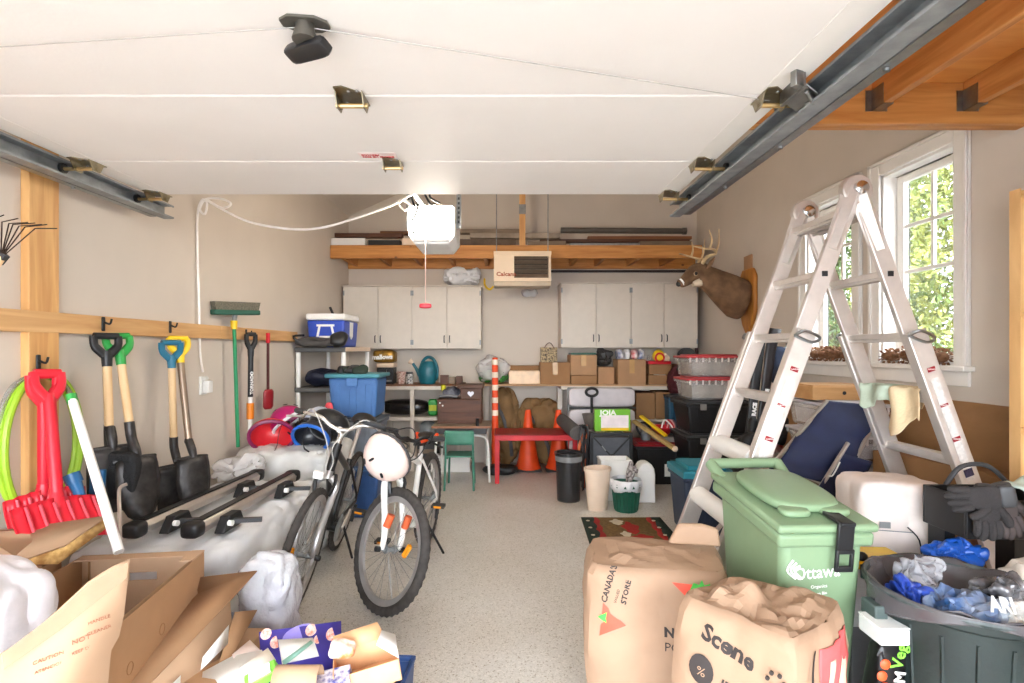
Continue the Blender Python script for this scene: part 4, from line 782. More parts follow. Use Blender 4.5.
# tote stack beside the shelves
TLID = mat('tote_teal_lid', (64, 128, 140), .5)
bt = tote('grey tote in the middle of the stack behind the bikes', (-1.3, 4.62, .44), .46, .4, .42, 0, mat('tote_grey', (110, 116, 126), .5), mat('tote_grey_lid', (86, 92, 100), .5), 'large storage totes')
tote('blue tote at the bottom of the stack behind the bikes', (-1.3, 4.62, 0), .46, .4, .44, 0, mat('tote_deep_blue', (44, 78, 130), .5), TBLUE, 'large storage totes')
t = thing('storage_tote', 'open blue tote with dark things on top of the stack beside the shelves', 'storage bin', (-1.3, 4.62, .862), 0, 'large storage totes')
m = MB(); m.box((0, 0, .17), (.42, .37, .34), taper=.9); m.build('body', TBLUE, t, bevel=.02)
for sx in (-.14, 0, .14): MB().bar((sx * .92, -.165, .02), (sx, -.182, .29), .06, .012, (0, -1, 0)).build('rib', TBLUE, t, bevel=.004)
MB().b2((-.235, -.21, .34), (.235, .21, .375)).build('rim', TLID, t, bevel=.01); MB().b2((-.05, -.215, .27), (.05, -.2, .34)).build('handle_tab', TBLUE, t, bevel=.006)
for k in range(6):
    r = random.Random(40 + k); MB().sbox((.14, .12, .08), 6, 2.3, (r.uniform(-.15, .15), r.uniform(-.12, .12), .36), .03, 14, k).build('dark_item', [BLACK, DGREY, mat('dark_green_cloth', (30, 44, 34), .8)][k % 3], t)

# ------------------------------------------------------------------ tools on the left wall
def Yw(px, x=-1.93): return x * FPX / (px - CX)
def hook(px, py):
    Y = Yw(px, -1.96); o = thing('wall_hook', 'hook', 'hook', (XL + .038, Y, Z_(py, Y)), 0, 'black tool hooks on the rail')
    MB().b2((0, -.01, -.035), (.008, .01, .035)).build('plate', BLACK, o, bevel=.004); MB().tube(spline([(.006, 0, .01), (.035, 0, .0), (.045, 0, .025)], 4), .005, 6).build('prong', BLACK, o); return o
hook(103, 324)['label'] = 'black hook above the green handled shovel'; hook(170, 327)['label'] = 'black hook above the yellow handled shovel'; hook(246, 334)['label'] = 'black hook above the black and white scraper'; hook(38, 363)['label'] = 'black hook above the red snow shovels'
def tool(name, label, cat, top, bot, group='long tools hung on the left wall'):
    "empty at top, local -Z along the shaft, local X facing the camera's right"
    top, bot = Vector(top), Vector(bot); d = (top - bot); L = d.length; q = d.to_track_quat('Z', 'X')
    t = thing(name, label, cat, bot, 0, group); 
    z = d.normalized(); y = Vector((.85, -.5, 0)); y = (y - z * z.dot(y)).normalized(); x = (-y).cross(z) * -1
    x = z.cross(y) * -1  # face (−y local) looks at the camera
    Mx = Matrix((x, -y, z)).transposed() if x.cross(-y).dot(z) > 0 else Matrix((-x, -y, z)).transposed()
    t.rotation_euler = Mx.to_euler(); return t, L
def dgrip(t, z, m, w=.1, h=.1):
    g = MB().tube([(-w / 2, 0, z), (w / 2, 0, z)], .016, 10).build('d_grip', m, t)
    for s in (-1, 1): MB().tube(spline([(s * w / 2, 0, z), (s * w * .48, 0, z - h * .45), (s * w * .2, 0, z - h * .8), (0, 0, z - h)], 4), [.015] * 5 + [.017] * 8, 8, flat=1.2).build('grip_arm', m, g)
    MB().lathe([(.021, z - h - .045), (.023, z - h), (.02, z - h + .03)], 10).build('grip_socket', m, g)
def blade(t, pts, m, dish=.03, z=0, thick=.004):
    "blade outline: list of (halfwidth, z) from top to bottom"
    n = 8; vs = []
    for w, zz in pts:
        for i in range(n + 1):
            u = -1 + 2 * i / n; vs.append((u * w, -dish * (1 - u * u) - .02 * (zz / .3) ** 2, z + zz))
    fs = [(k * (n + 1) + i, k * (n + 1) + i + 1, (k + 1) * (n + 1) + i + 1, (k + 1) * (n + 1) + i) for k in range(len(pts) - 1) for i in range(n)]
    return MB().add(vs, fs).build('blade', m, t, solid=thick)
SB = mat('black_steel_blade', (58, 55, 54), .42, .5, var=.4, scale=18, bump=.2, bscale=40)
def shovel(label, px, py, bx, by, by2, Yb, grip, shaft, round_, z_sock):
    Y = Yw(px, -1.9); top = Vector((X_(px, Y), Y, Z_(py, Y))); bot = Vector((X_(bx, Yb), Yb, Z_(by2, Yb))); t, L = tool('garden_shovel', label, 'shovel', top, bot)
    dgrip(t, L - .015, grip); bh = .30
    MB().tube([(0, 0, bh + z_sock), (0, 0, L - .14)], .019, 10).build('shaft', shaft, t)
    MB().tube(spline([(0, .0, bh + z_sock + .01), (0, 0, bh + .1), (0, -.03, bh + .02), (0, -.03, bh - .06)], 4), [.022] * 8 + [.02, .016, .012, .01, .008], 10).build('socket', SB, t)
    if round_: blade(t, [(.085, bh + .0), (.092, bh - .04), (.095, .18), (.085, .1), (.058, .04), (.015, 0)], SB, .03)
    else: blade(t, [(.095, bh), (.1, bh - .03), (.098, .15), (.095, .0)], SB, .025)
    MB().tube([(-.09, -.005, bh), (-.03, -.03, bh + .004), (.03, -.03, bh + .004), (.09, -.005, bh)], .009, 6).build('foot_step', SB, t)
shovel('shovel with black D handle behind the green handled shovel', 106, 333, 112, 520, 512, 2.44, BLACK, LIGHTW, False, -.02)
shovel('round point shovel with green D handle on the left wall', 117, 333, 143, 455, 522, 2.46, GREENP, LIGHTW, True, .17)
shovel('square shovel with teal blue D handle on the left wall', 171, 340, 176, 455, 518, 2.95, mat('teal_grip', (24, 104, 132), .4), LIGHTW, False, .15)
shovel('shovel with yellow D handle and steel shaft on the left wall', 178, 336, 196, 455, 512, 2.9, YELLOW, mat('worn_steel_shaft', (150, 130, 112), .35, .7), True, .08)
# push broom upside down
t, L = tool('push_broom', 'green push broom hung head up on the left wall', 'broom', (X_(234, 3.68), 3.68, Z_(322, 3.68)), (X_(238, 3.72), 3.72, Z_(447, 3.72)))
MB().tube([(0, 0, 0), (0, 0, L)], .013, 8).build('pole', mat('broom_green', (30, 138, 88), .4), t); MB().lathe([(.02, L - .05), (.024, L + .01)], 10).build('ferrule', YELLOW, t); MB().tube([(0, 0, L), (0, -.02, L + .06)], .016, 8).build('socket', GREY, t)
MB().b2((-.17, -.06, L + .05), (.17, .05, L + .085)).build('head_block', mat('broom_head_green', (30, 84, 66), .6), t, bevel=.008); MB().box((0, 0, L + .11), (.34, .12, .06), taper=.92).build('bristles', mat('grey_bristle', (104, 98, 84), .9, var=.3, scale=120, bump=.6, bscale=200), t)
t, L = tool('ice_scraper', 'black and white telescopic scraper with orange collar on the wall', 'scraper', (X_(251, 3.9), 3.9, Z_(333, 3.9)), (X_(250, 3.92), 3.92, Z_(440, 3.92)))
MB().tube([(0, 0, 0), (0, 0, L - .1)], .016, 10).build('white_shaft', WHITE, t); MB().tube([(0, 0, L - .48), (0, 0, L - .12)], .019, 10).build('black_sleeve', BLACK, t); MB().tube([(0, 0, .16), (0, 0, .28)], .026, 10).build('orange_collar', mat('amber_orange', (226, 130, 30), .4), t); dgrip(t, L - .01, BLACK, .07, .12)
text('TORNADO', .034, PAPER, frame((.009, -.0185, L - .46), (0, 0, 1), (-1, 0, 0)), t, bold=.001)
t, L = tool('toy_shovel', 'thin red handled shovel with a dark shaft on the wall', 'shovel', (X_(268, 4.18), 4.18, Z_(333, 4.18)), (X_(268, 4.2), 4.2, Z_(409, 4.2)))
MB().tube([(0, 0, .1), (0, 0, L - .05)], .011, 8).build('shaft', mat('dark_red_shaft', (88, 46, 46), .4, .4), t); MB().tube([(0, 0, L - .08), (0, 0, L)], .016, 8).build('grip', RED, t); blade(t, [(.03, .16), (.045, .14), (.045, .02), (.03, .0)], DRED, .015, 0, .006)
# red snow shovels
def scoop(label, px, py, bx, by, Yb, w):
    Y = Yw(px, -1.86); top = Vector((X_(px, Y), Y, Z_(py, Y))); bot = Vector((X_(bx, Yb), Yb, Z_(by, Yb))); t, L = tool('snow_shovel', label, 'shovel', top, bot)
    dgrip(t, L - .02, RED, .085, .12); MB().tube([(0, 0, .09), (0, 0, L - .14)], .022, 10).build('shaft', RED, t); 
    m = MB(); n = 12
    m.grid(lambda u, v: Vector(((u - .5) * w, -.02 - .09 * sin(v * pi * .5) ** 2 + .006 * sin(u * 2 * pi * 7), .12 - .17 * v + .02 * cos((u - .5) * pi))), 84, 6); m.build('scoop', RED, t, solid=.005)
    for k in range(6): MB().tube([((k - 2.5) * w / 7, -.030, .12), ((k - 2.5) * w / 7, -.09, .02), ((k - 2.5) * w / 7, -.115, -.04)], .006, 5).build('rib', mat('pale_red', (222, 84, 98), .4), t)
    MB().lathe([(.03, .05), (.034, .1), (.024, .16)], 10).build('socket', RED, t)
scoop('red snow shovel hung in front with a wide ribbed scoop', 47, 368, 60, 535, 1.98, .29); scoop('second red snow shovel hung behind the first on the left wall', 44, 370, 44, 522, 2.12, .26)
# hose and white tube
hs = thing('garden_hose', 'lime green hose hanging in a loop on the left wall', 'hose', (-1.93, 2.165, .76))
m = MB(); N_ = 40; pts = []
for k in range(2):
    for i in range(N_):
        a = 2 * pi * i / N_ + pi / 2; Y = 2.16 + k * .025; pts.append(Vector((-1.935 + k * .015, 2.165 + .18 * cos(a) + .01 * k, 1.05 + (.29 + .01 * k) * sin(a))) - Vector(hs.location))
MB().tube(pts, .013, 8).build('hose_coil', mat('lime_hose', (150, 190, 46), .45), hs)
wt = thing('vacuum_tube', 'white plastic pole with a clear hose leaning on the left wall', 'tube', (0, 0, 0))
MB().tube([W(72, 399, 2.1), W(119, 552, 1.80)], .016, 10).build('white_pole', WHITE, wt); MB().lathe([(.019, -.02), (.019, .02)], 10, W(72, 399, 2.1), (R(-10), R(-20), 0)).build('green_collar', GREENP, wt)
MB().tube(spline([W(72, 399, 2.1), W(65, 386, 2.19), W(45, 375, 2.19), W(22, 380, 2.085), W(5, 400, 2.015), W(-4, 440, 1.98)], 5), .010, 8).build('clear_hose', mat('smoky_hose', (150, 148, 142), .3, alpha=.5), wt)
sb = thing('snow_brush', 'blue handled snow brush standing among the shovels', 'brush', (0, 0, 0))
MB().tube([W(73, 478, 2.1), W(82, 500, 2.08)], [.026, .017], 10).build('blue_grip', mat('petrol_blue', (30, 92, 140), .4), sb); MB().tube([W(82, 500, 2.08), W(94, 535, 2.04)], .01, 8).build('silver_shaft', ALU, sb); MB().tube([W(71, 474, 2.1), W(75, 483, 2.1)], .03, 10).build('end_cap', MATS['petrol_blue'], sb)
bb = thing('push_brush', 'black bristle brush with blue clamps behind the shovels', 'brush', W(110, 490, 2.4)); MB().sbox((.2, .08, .22), 8, 5, (0, .05, -.05), .01, 12, 2).build('brush_head', mat('black_bristle', (24, 24, 26), .8, bump=.7, bscale=180), bb)
for sx in (-.06, -.02): MB().tube([(sx, -.03, -.06), (sx + .01, -.03, .1)], .014, 8).build('blue_clamp', MATS['petrol_blue'], bb)
tag(MB().tube(spline([Vector((-1.64, 2.2, .01)), W(120, 540, 2.2), W(119, 500, 2.25), W(120, 488, 2.26), W(127, 484, 2.28)], 4), .008, 6).build('steel_rod', ALU), 'bent steel rod standing below the green handled shovel', 'rod')
# rake
rk_ = thing('leaf_rake', 'black wire leaf rake hung at the upper left edge', 'rake', W(1, 258, 1.88)); q0 = Vector(rk_.location)
MB().box((0, 0, 0), (.03, .02, .04), (0, R(40), 0)).build('rake_hub', DGREY, rk_)
MB().tube([(0, 0, 0), W(-120, 420, 1.6) - q0], .014, 8).build('rake_handle', LIGHTW, rk_)
for i, (ax, ay, bx, by) in enumerate(((35, 228.5, 57, 228.5), (25, 227, 47, 224.5), (19, 226, 42, 224.5), (13, 224.5, 35, 223), (9, 223.5, 28, 222.5), (2, 222, 18, 218.5), (-6, 219, 4, 215), (-14, 217, -4, 210))):
    MB().tube([(0, 0, 0), W(ax, ay, 1.88 - i * .012) - q0, W(bx, by, 1.88 - i * .012) - q0], .0022, 5).build('tine', mat('dark_wire', (58, 44, 36), .5, .5), rk_)

# ------------------------------------------------------------------ wrapped bundles, roof bars, helmets
wb = thing('wrapped_mattress', 'white plastic wrapped bundle on the floor beside the bikes', 'bundle', (-1.6, 2.93, 0)); MB().sbox((.74, 1.35, .575), 34, 8, (0, 0, 0), .018, 6, 3, .022).build('wrap', WFILM, wb)
cb = thing('wrapped_cushion', 'clear plastic wrapped grey bundle under the bike helmets', 'bundle', (-1.60, 4.0, 0)); MB().sbox((.74, .72, .745), 26, 7, (0, 0, 0), .02, 6, 8, .025).build('wrap', mat('grey_film', (206, 204, 200), .3, var=.05, bump=.4, bscale=12), cb)
fl = MB().sbox((.34, .34, .17), 10, 2.6, (0, 0, 0), .05, 7, 2, .05); o = fl.build('loose_film', FILM); o.location = (-1.79, 3.5, .56); tag(o, 'loose clear plastic film draped off the grey bundle', 'plastic')
def roofbar(label, a, b):
    a, b = Vector(a), Vector(b); d = b - a; L = d.length; t = thing('roof_bar', label, 'roof rack', a, math.atan2(d.y, d.x) - pi / 2, 'car roof rack bars')
    MB().prism([(-.035, 0), (.035, 0), (.04, .03), (.025, .05), (-.025, .05), (-.04, .03)], L, (0, L / 2, .03)).build('bar', ALU, t, bevel=.004); MB().b2((-.02, .01, .0805), (.02, L - .01, .088)).build('rubber_strip', BLACK, t, bevel=.002)
    MB().sbox((.085, .08, .07), 6, 4, (0, -.025, .02)).build('end_cap', BLACK, t); MB().sbox((.085, .08, .07), 6, 4, (0, L + .025, .02)).build('end_cap', BLACK, t)
    for y in (.17, L - .2):
        f = MB().prism([(-.1, 0), (.1, 0), (.07, .03), (.05, .07), (-.05, .07), (-.08, .03)], .05, (.06, y, .0), (0, 1, 0), (0, 0, 1)).build('foot', BLACK, t, bevel=.006)
        MB().bar((.06, y - .03, .04), (.2, y + .03, .03), .025, .02).build('clamp_lever', DGREY, f); MB().lathe([(.014, 0), (.014, .02)], 10, (.085, y - .06, .04), (0, pi / 2, 0)).build('lock_knob', WHITE, f)
roofbar('car roof bar lying nearer the left wall on the white bundle', (-1.66, 2.36, .585), (-1.60, 3.32, .585)); roofbar('car roof bar lying nearer the bikes on the white bundle', (-1.40, 2.36, .585), (-1.36, 3.30, .585))
def helmet(label, loc, rot, m1, m2, s=1., vents=3):
    t = thing('bike_helmet', label, 'helmet', loc, 0, 'bike helmets', rot=rot)
    n = 20; mm = MB(); rings = 9; vs = []
    for k in range(rings):
        a = pi / 2 * k / (rings - 1) * .98
        for j in range(n): th = 2 * pi * j / n; vs.append((.13 * s * cos(th) * cos(a) * (1.08 if cos(th) > 0 else 1), .105 * s * sin(th) * cos(a), .125 * s * sin(a)))
    fs = [(k * n + j, k * n + (j + 1) % n, (k + 1) * n + (j + 1) % n, (k + 1) * n + j) for k in range(rings - 1) for j in range(n)] + [tuple(range((rings - 1) * n, rings * n))]
    mm.add(vs, fs).build('shell', m1, t, solid=.012 * s)
    MB().tube([(.13 * s * cos(a) * (1.08 if cos(a) > 0 else 1), .105 * s * sin(a), 0) for a in [2 * pi * j / 24 for j in range(24)]], .012 * s, 6, closed=True).build('rim', m2, t)
    for sy in (-1, 0, 1):
        for k in range(vents):
            a = R(30 + 35 * k); 
            p = Vector((.128 * s * cos(a) * cos(sy * .55), .11 * s * (sin(sy * .9) * cos(a * .8)), .13 * s * sin(a))); mv = MB(); mv.M = Matrix.Translation(p) @ p.to_track_quat('Z', 'X').to_matrix().to_4x4(); mv.sbox((.04 * s, .014 * s, .006), 4, 3, (0, 0, -.003)).build('vent', BLACK, t)
    for sy in (-1, 1): MB().tube(spline([(.05 * s, sy * .1 * s, 0), (.03 * s, sy * .07 * s, -.07 * s), (.03 * s, 0, -.11 * s)], 4), .006, 5, flat=.4).build('strap', BLACK, t)
    return t
HZ = .74
helmet('red bike helmet at the left of the heap on the grey bundle', (-1.70, 3.78, HZ + .075), (R(-70), R(10), R(30)), mat('helmet_red', (222, 44, 52), .35), mat('helmet_purple', (130, 30, 80), .4), 1.15)
helmet('black and blue bike helmet at the front of the heap', (-1.42, 3.78, HZ + .06), (R(-60), R(-10), R(-20)), mat('helmet_black', (38, 38, 44), .3), mat('helmet_blue', (44, 110, 206), .35), 1.1)
helmet('open dark helmet with grey straps at the right of the heap', (-1.33, 3.92, HZ + .14), (R(70), R(20), R(10)), BLACK, GREY, 1.05)
helmet('magenta bike helmet on top of the heap', (-1.66, 3.98, HZ + .15), (R(-40), R(-20), R(60)), mat('helmet_magenta', (170, 22, 96), .35), mat('helmet_white', (222, 222, 226), .4), 1.)
helmet('pale silver bike helmet at the back of the heap', (-1.47, 4.1, HZ + .12), (R(15), R(20), R(100)), mat('helmet_silver', (190, 196, 210), .35), DGREY, 1.05)
# ------------------------------------------------------------------ bicycles
def tyre(r, w, n=72, knob=.0):
    m = 10; vs = []
    for i in range(n):
        a = 2 * pi * i / n
        for j in range(m):
            b = 2 * pi * j / m; k = knob * (1 if (i + j) % 2 else 0) if cos(b) > .25 else 0
            rr = r - w + (w + k) * cos(b); x = (w * .95 + k * .5) * sin(b); vs.append((x, rr * cos(a), rr * sin(a)))
    return vs, [(i * m + j, i * m + (j + 1) % m, ((i + 1) % n) * m + (j + 1) % m, ((i + 1) % n) * m + j) for i in range(n) for j in range(m)]
def wheel(t, Mx, c, r, w, tm, rm, knob, name, reflector=False):
    Mw = Mx @ Matrix.Translation(c)
    b = MB(); b.M = Mw; v, f = tyre(r, w, 88, knob); b.add(v, f); ty = b.build(name, tm, t)
    b = MB(); b.M = Mw; ri = r - 2 * w
    pr = [(-.014, ri + .014), (-.014, ri - .008), (-.008, ri - .026), (.008, ri - .026), (.014, ri - .008), (.014, ri + .014)]; n = 48
    vs = [(x, rr * cos(2 * pi * i / n), rr * sin(2 * pi * i / n)) for i in range(n) for x, rr in pr]
    b.add(vs, [(i * 6 + j, i * 6 + (j + 1) % 6, ((i + 1) % n) * 6 + (j + 1) % 6, ((i + 1) % n) * 6 + j) for i in range(n) for j in range(6)]); b.build('rim', rm, ty)
    b = MB(); b.M = Mw
    for i in range(28):
        a = 2 * pi * i / 28; s = 1 if i % 2 else -1; a2 = a + s * .9
        b.tube([(s * .028, .02 * cos(a2), .02 * sin(a2)), (s * .004, (ri - .022) * cos(a), (ri - .022) * sin(a))], .0014, 3)
    b.build('spokes', STEEL, ty)['kind'] = 'stuff'
    b = MB(); b.M = Mw; b.lathe([(.008, -.055), (.012, -.05), (.012, -.032), (.024, -.032), (.024, -.026), (.014, -.024), (.014, .024), (.024, .026), (.024, .032), (.012, .032), (.012, .05), (.008, .055)], 12, (0, 0, 0), (0, pi / 2, 0)); b.build('hub', DSTEEL, ty)
    if reflector:
        b = MB(); b.M = Mw; b.box((-.012, -.16, .06), (.02, .022, .075), (R(20), 0, 0)); b.build('reflector', mat('amber_reflector', (236, 150, 30), .25), ty)
def bike(label, loc, rz, lean, steer, r, w, wb, seat_z, frame_m, fork_m, tyre_m, rim_m, bar, grip_m, bar_m, saddle_m, knob=.004, stem_h=.1, fork_w=.06, susp=False, step=False):
    t = thing('bicycle', label, 'bicycle', loc, 0, 'bicycles', rot=(0, lean, rz))
    I4 = Matrix(); u = Vector((0, .34, .94)).normalized(); a0 = Vector((0, .045, r))
    P = lambda s, x=0.: a0 + u * s + Vector((x, 0, 0))
    S = Matrix.Translation(a0) @ Matrix.Rotation(steer, 4, u) @ Matrix.Translation(-a0)
    wheel(t, S, (0, 0, r), r, w, tyre_m, rim_m, knob, 'front_wheel', True); wheel(t, I4, (0, wb, r), r, w, tyre_m, rim_m, knob, 'rear_wheel')
    def B(name, m, steered=False):
        b = MB(); b.M = S if steered else I4; return b, (lambda par=None, **k: b.build(name, m, par or t, **k))
    cr = r + .05
    b, f = B('fork', fork_m, True)
    for sx in (-1, 1):
        b.tube(spline([P(cr, sx * .02), P(cr - .03, sx * fork_w), P(cr - .1, sx * fork_w), Vector((sx * fork_w, .02, r + .1)), Vector((sx * .055, -.0, r))], 4), [.022] * 5 + [.021] * 4 + [.019] * 4 + [.017] * 3 + [.013], 10)
    b.tube([P(cr - .01), P(cr + .06)], .022, 10); fk = f()
    if susp:
        for sx in (-1, 1):
            b, f = B('fork_decal', mat('orange_decal', (216, 96, 50), .5), True); b.tube([Vector((sx * fork_w, .015, r + .12)), Vector((sx * (fork_w - .002), .01, r + .19))], .0215, 10); f(fk)
    for sx in (-1, 1):
        b, f = B('axle_nut', BLACK, True); b.lathe([(.016, 0), (.016, .025), (.008, .03)], 8, (sx * .07 - (.0 if sx > 0 else .0), 0, r), (0, sx * pi / 2, 0)); f(fk)
    hb, h_t = P(cr + .05), P(cr + .18)
    bb = Vector((0, wb * .56, r - .04)); sc = Vector((0, wb * .56 + .17, .72 if not step else .6)); ax = Vector((0, wb, r))
    b, f = B('frame', frame_m)
    b.tube([hb - u * .015, h_t + u * .015], .026, 12)
    b.tube([hb, bb], .025, 10); b.tube([bb, sc], .019, 10)
    b.tube([h_t - u * .02, sc - Vector((0, .02, .06)) if not step else sc - Vector((0, .05, .18))], .02, 10)
    for sx in (-1, 1):
        b.tube([bb + Vector((sx * .025, .03, 0)), ax + Vector((sx * .06, -.02, 0)), ax + Vector((sx * .06, 0, 0))], .011, 8); b.tube([sc + Vector((sx * .015, 0, -.04)), ax + Vector((sx * .06, -.02, .06)), ax + Vector((sx * .06, 0, 0))], .009, 8)
    b.lathe([(.03, -.045), (.03, .045)], 12, bb, (0, pi / 2, 0)); fr = f()
    sd = (sc - bb).normalized(); sp = sc + sd * ((seat_z - .05 - sc.z) / sd.z)
    b, f = B('seat_post', ALU); b.tube([sc - sd * .05, sp], .0135, 10); f()
    b, f = B('saddle', saddle_m[0])
    def sad(uu, v):
        yy = -.13 + .27 * uu; wd = .018 + .058 * max(0, min(1, (uu - .35) / .5)) ** 1.3; a = pi * (v - .5) * 1.0
        return sp + Vector((wd * 1.1 * sin(a), yy, .05 * cos(a) * (.7 + .3 * uu) - .01 + .015 * (2 * uu - 1) ** 2))
    b.grid(sad, 14, 10); sa = f(solid=.012)
    if saddle_m[1]:
        for sx in (-1, 1):
            b, f = B('saddle_stripe', saddle_m[1]); b.tube([sad(q / 10, .5 + sx * .30) + Vector((sx * .006, 0, .008)) for q in range(1, 11)], .013, 6); f(sa)
    # bars
    st = P(cr + .2 + stem_h)
    b, f = B('stem', bar_m, True); b.tube([P(cr + .16), st], .017, 10); b.tube([st, st + Vector((0, -.07, .02))], .018, 10); f()
    bc = st + Vector((0, -.07, .02)); b, f = B('handlebar', bar_m, True)
    pts = spline([bc + Vector(p) for p in bar], 5); b.tube([Vector((-p.x + 2 * bc.x, p.y, p.z)) for p in pts[::-1]][:-1] + pts, .0115, 10); hb_ = f()
    for sx in (-1, 1):
        e0, e1 = Vector(bar[-2]), Vector(bar[-1]); fx = lambda p: bc + Vector((sx * p.x, p.y, p.z))
        b, f = B('grip', grip_m, True); b.tube([fx(e0.lerp(e1, .3)), fx(e1 + (e1 - e0) * .06)], .017, 10); f()
        g0 = e0.lerp(e1, .2); b, f = B('brake_lever', ALU if bar_m is not BLACK else BLACK, True); b.tube(spline([fx(g0), fx(g0 + Vector((.01, -.04, -.015))), fx(g0 + Vector((.09, -.055, -.03)))], 4), .007, 6); f(hb_)
        b, f = B('brake_cable', mat('grey_brake_cable', (190, 186, 180), .4) if bar_m is not BLACK else BLACK, True); b.tube(spline([fx(g0 + Vector((0, -.04, -.01))), fx(g0 + Vector((-.08, -.14, .05))), bc + Vector((sx * .02, -.13, -.06)), P(cr + .1) + Vector((sx * .02, -.07, 0)), P(cr) + Vector((0, -.05, 0))], 6), .0035, 5); f(hb_)
    # drivetrain
    b, f = B('chainring', DSTEEL); b.lathe([(.02, -.004), (.085, -.004), (.09, 0), (.085, .004), (.02, .004)], 28, bb + Vector((.06, 0, 0)), (0, pi / 2, 0)); f()
    b, f = B('chain', DSTEEL)
    for s in (-1, 1): b.tube([bb + Vector((.06, 0, s * .088)), ax + Vector((.05, 0, s * .05))], .005, 5)
    f(); b, f = B('cassette', DSTEEL); b.lathe([(.055, 0), (.045, .015), (.025, .03)], 18, ax + Vector((.03, 0, 0)), (0, pi / 2, 0)); f()
    for sx, an in ((1, .5), (-1, .5 + pi)):
        d = Vector((0, cos(an), sin(an))) * .165; e = bb + Vector((sx * .085, 0, 0)) + d
        b, f = B('crank_arm', ALU); b.bar(bb + Vector((sx * .08, 0, 0)), e, .022, .014, (1, 0, 0)); ca = f(bevel=.004)
        b, f = B('pedal', BLACK); b.box(e + Vector((sx * .06, 0, 0)), (.09, .07, .022)); f(ca, bevel=.004)
        b, f = B('pedal_reflector', MATS['amber_reflector']); b.box(e + Vector((sx * .06, -.036, 0)), (.05, .003, .014)); f(ca)
    b, f = B('rear_derailleur', BLACK); b.bar(ax + Vector((.07, 0, -.02)), ax + Vector((.07, -.03, -.14)), .025, .02, (1, 0, 0)); f(bevel=.005)
    b, f = B('kickstand', BLACK); b.tube([bb + Vector((.05, .13, .0)), bb + Vector((.17, .25, -(r - .04) + .008))], .009, 6); f()
    b, f = B('front_brake', BLACK, True); b.tube(spline([P(cr + .02, -.04), P(cr - .02, -.055) + Vector((0, -.03, 0)), P(cr - .09, -.04) + Vector((0, -.03, 0))], 3), .011, 6); b.tube(spline([P(cr + .02, .04), P(cr - .02, .055) + Vector((0, -.03, 0)), P(cr - .09, .04) + Vector((0, -.03, 0))], 3), .011, 6); f(fk)
    return t, S, bc
TYK = mat('dusty_tyre', (62, 57, 54), .9, var=.25, scale=30, bump=.3, bscale=80)
BW = mat('bike_white', (240, 236, 230), .3)
wbk, S1, bc1 = bike('white mountain bike with orange trimmed saddle and turned front wheel', (-.69, 2.90, 0), R(-6), R(2), R(52), .335, .026, 1.0, .84, BW, BW, TYK, mat('alloy_rim', (176, 172, 170), .35, .6), [(.0, 0, 0), (.06, .0, .0), (.12, .01, .03), (.29, .05, .04)], DGREY, BLACK, (BLACK, ORANGE), .007, .02, .062, True)
bbk, S2, bc2 = bike('black and silver hybrid bike leaning beside the white bike', (-1.165, 2.78, 0), R(4), R(13), R(-2), .355, .021, 1.03, 1.0, mat('bike_black', (30, 30, 32), .3), mat('bike_silver', (186, 184, 184), .3, .7), TYK, mat('alloy_rim', (176, 172, 170)), [(.0, 0, 0), (.05, 0, 0.01), (.12, .0, .05), (.20, .03, .05), (.30, .13, .035)], DGREY, mat('bar_silver', (214, 208, 200), .25, .7), (BLACK, None), .003, .07, .055)
# reflector box and lamp on the black bike
fr_ = MB(); fr_.M = S2; fr_.box((0, -.03, .80), (.055, .03, .04)); fr_.build('front_reflector', PAPER, bbk, bevel=.006)
# helmet hung on the bar
hw = helmet('pale pink helmet hanging from the handlebar between the bikes', W(389, 456, 2.86), Vector((-.42, -.82, -.38)).to_track_quat('Z', 'X').to_euler(), mat('helmet_blush', (240, 214, 204), .35), mat('helmet_grey_pad', (70, 66, 66), .8), 1.02, 0)
for _x, _y, _a in ((.035, .045, .6), (.055, .0, .6), (-.045, .03, .5), (-.03, -.03, .5)):
    _p = 1.09 * Vector((_x, _y, .128 * math.sqrt(max(.1, 1 - (_x / .135) ** 2 - (_y / .108) ** 2)))); _m = MB(); _m.M = Matrix.Translation(_p) @ Vector((_x / .018, _y / .012, _p.z / .016)).to_track_quat('Z', 'Y').to_matrix().to_4x4() @ Matrix.Rotation(_a, 4, 'Z'); _m.sbox((.034, .013, .008), 4, 3, (0, 0, -.003)); _m.build('vent', BLACK, hw)
tag(hw, hw['label'], 'helmet', 'bike helmets'); hw.scale = (1, 1.22, 1)
# red-handled tool standing between helmets and shelves
o = thing('hand_pump', 'red topped upright pump standing between helmets and blue tote', 'pump', (X_(329, 4.3), 4.3, .0)); MB().tube([(0, 0, 0), (0, 0, .82)], .012, 8).build('shaft', DGREY, o); MB().sbox((.065, .04, .2), 6, 3.5, (0, 0, .81)).build('grip', mat('coral_red', (226, 74, 84), .4), o)

# ------------------------------------------------------------------ foreground boxes, lower left
def panel(pts, m, par, name='panel', th=.004, tpt=None):
    return MB().add(pts, [tuple(range(len(pts)))]).build(name, m, par, solid=th)
def quad(px4, Ys): return [W(p[0], p[1], y) for p, y in zip(px4, Ys)]
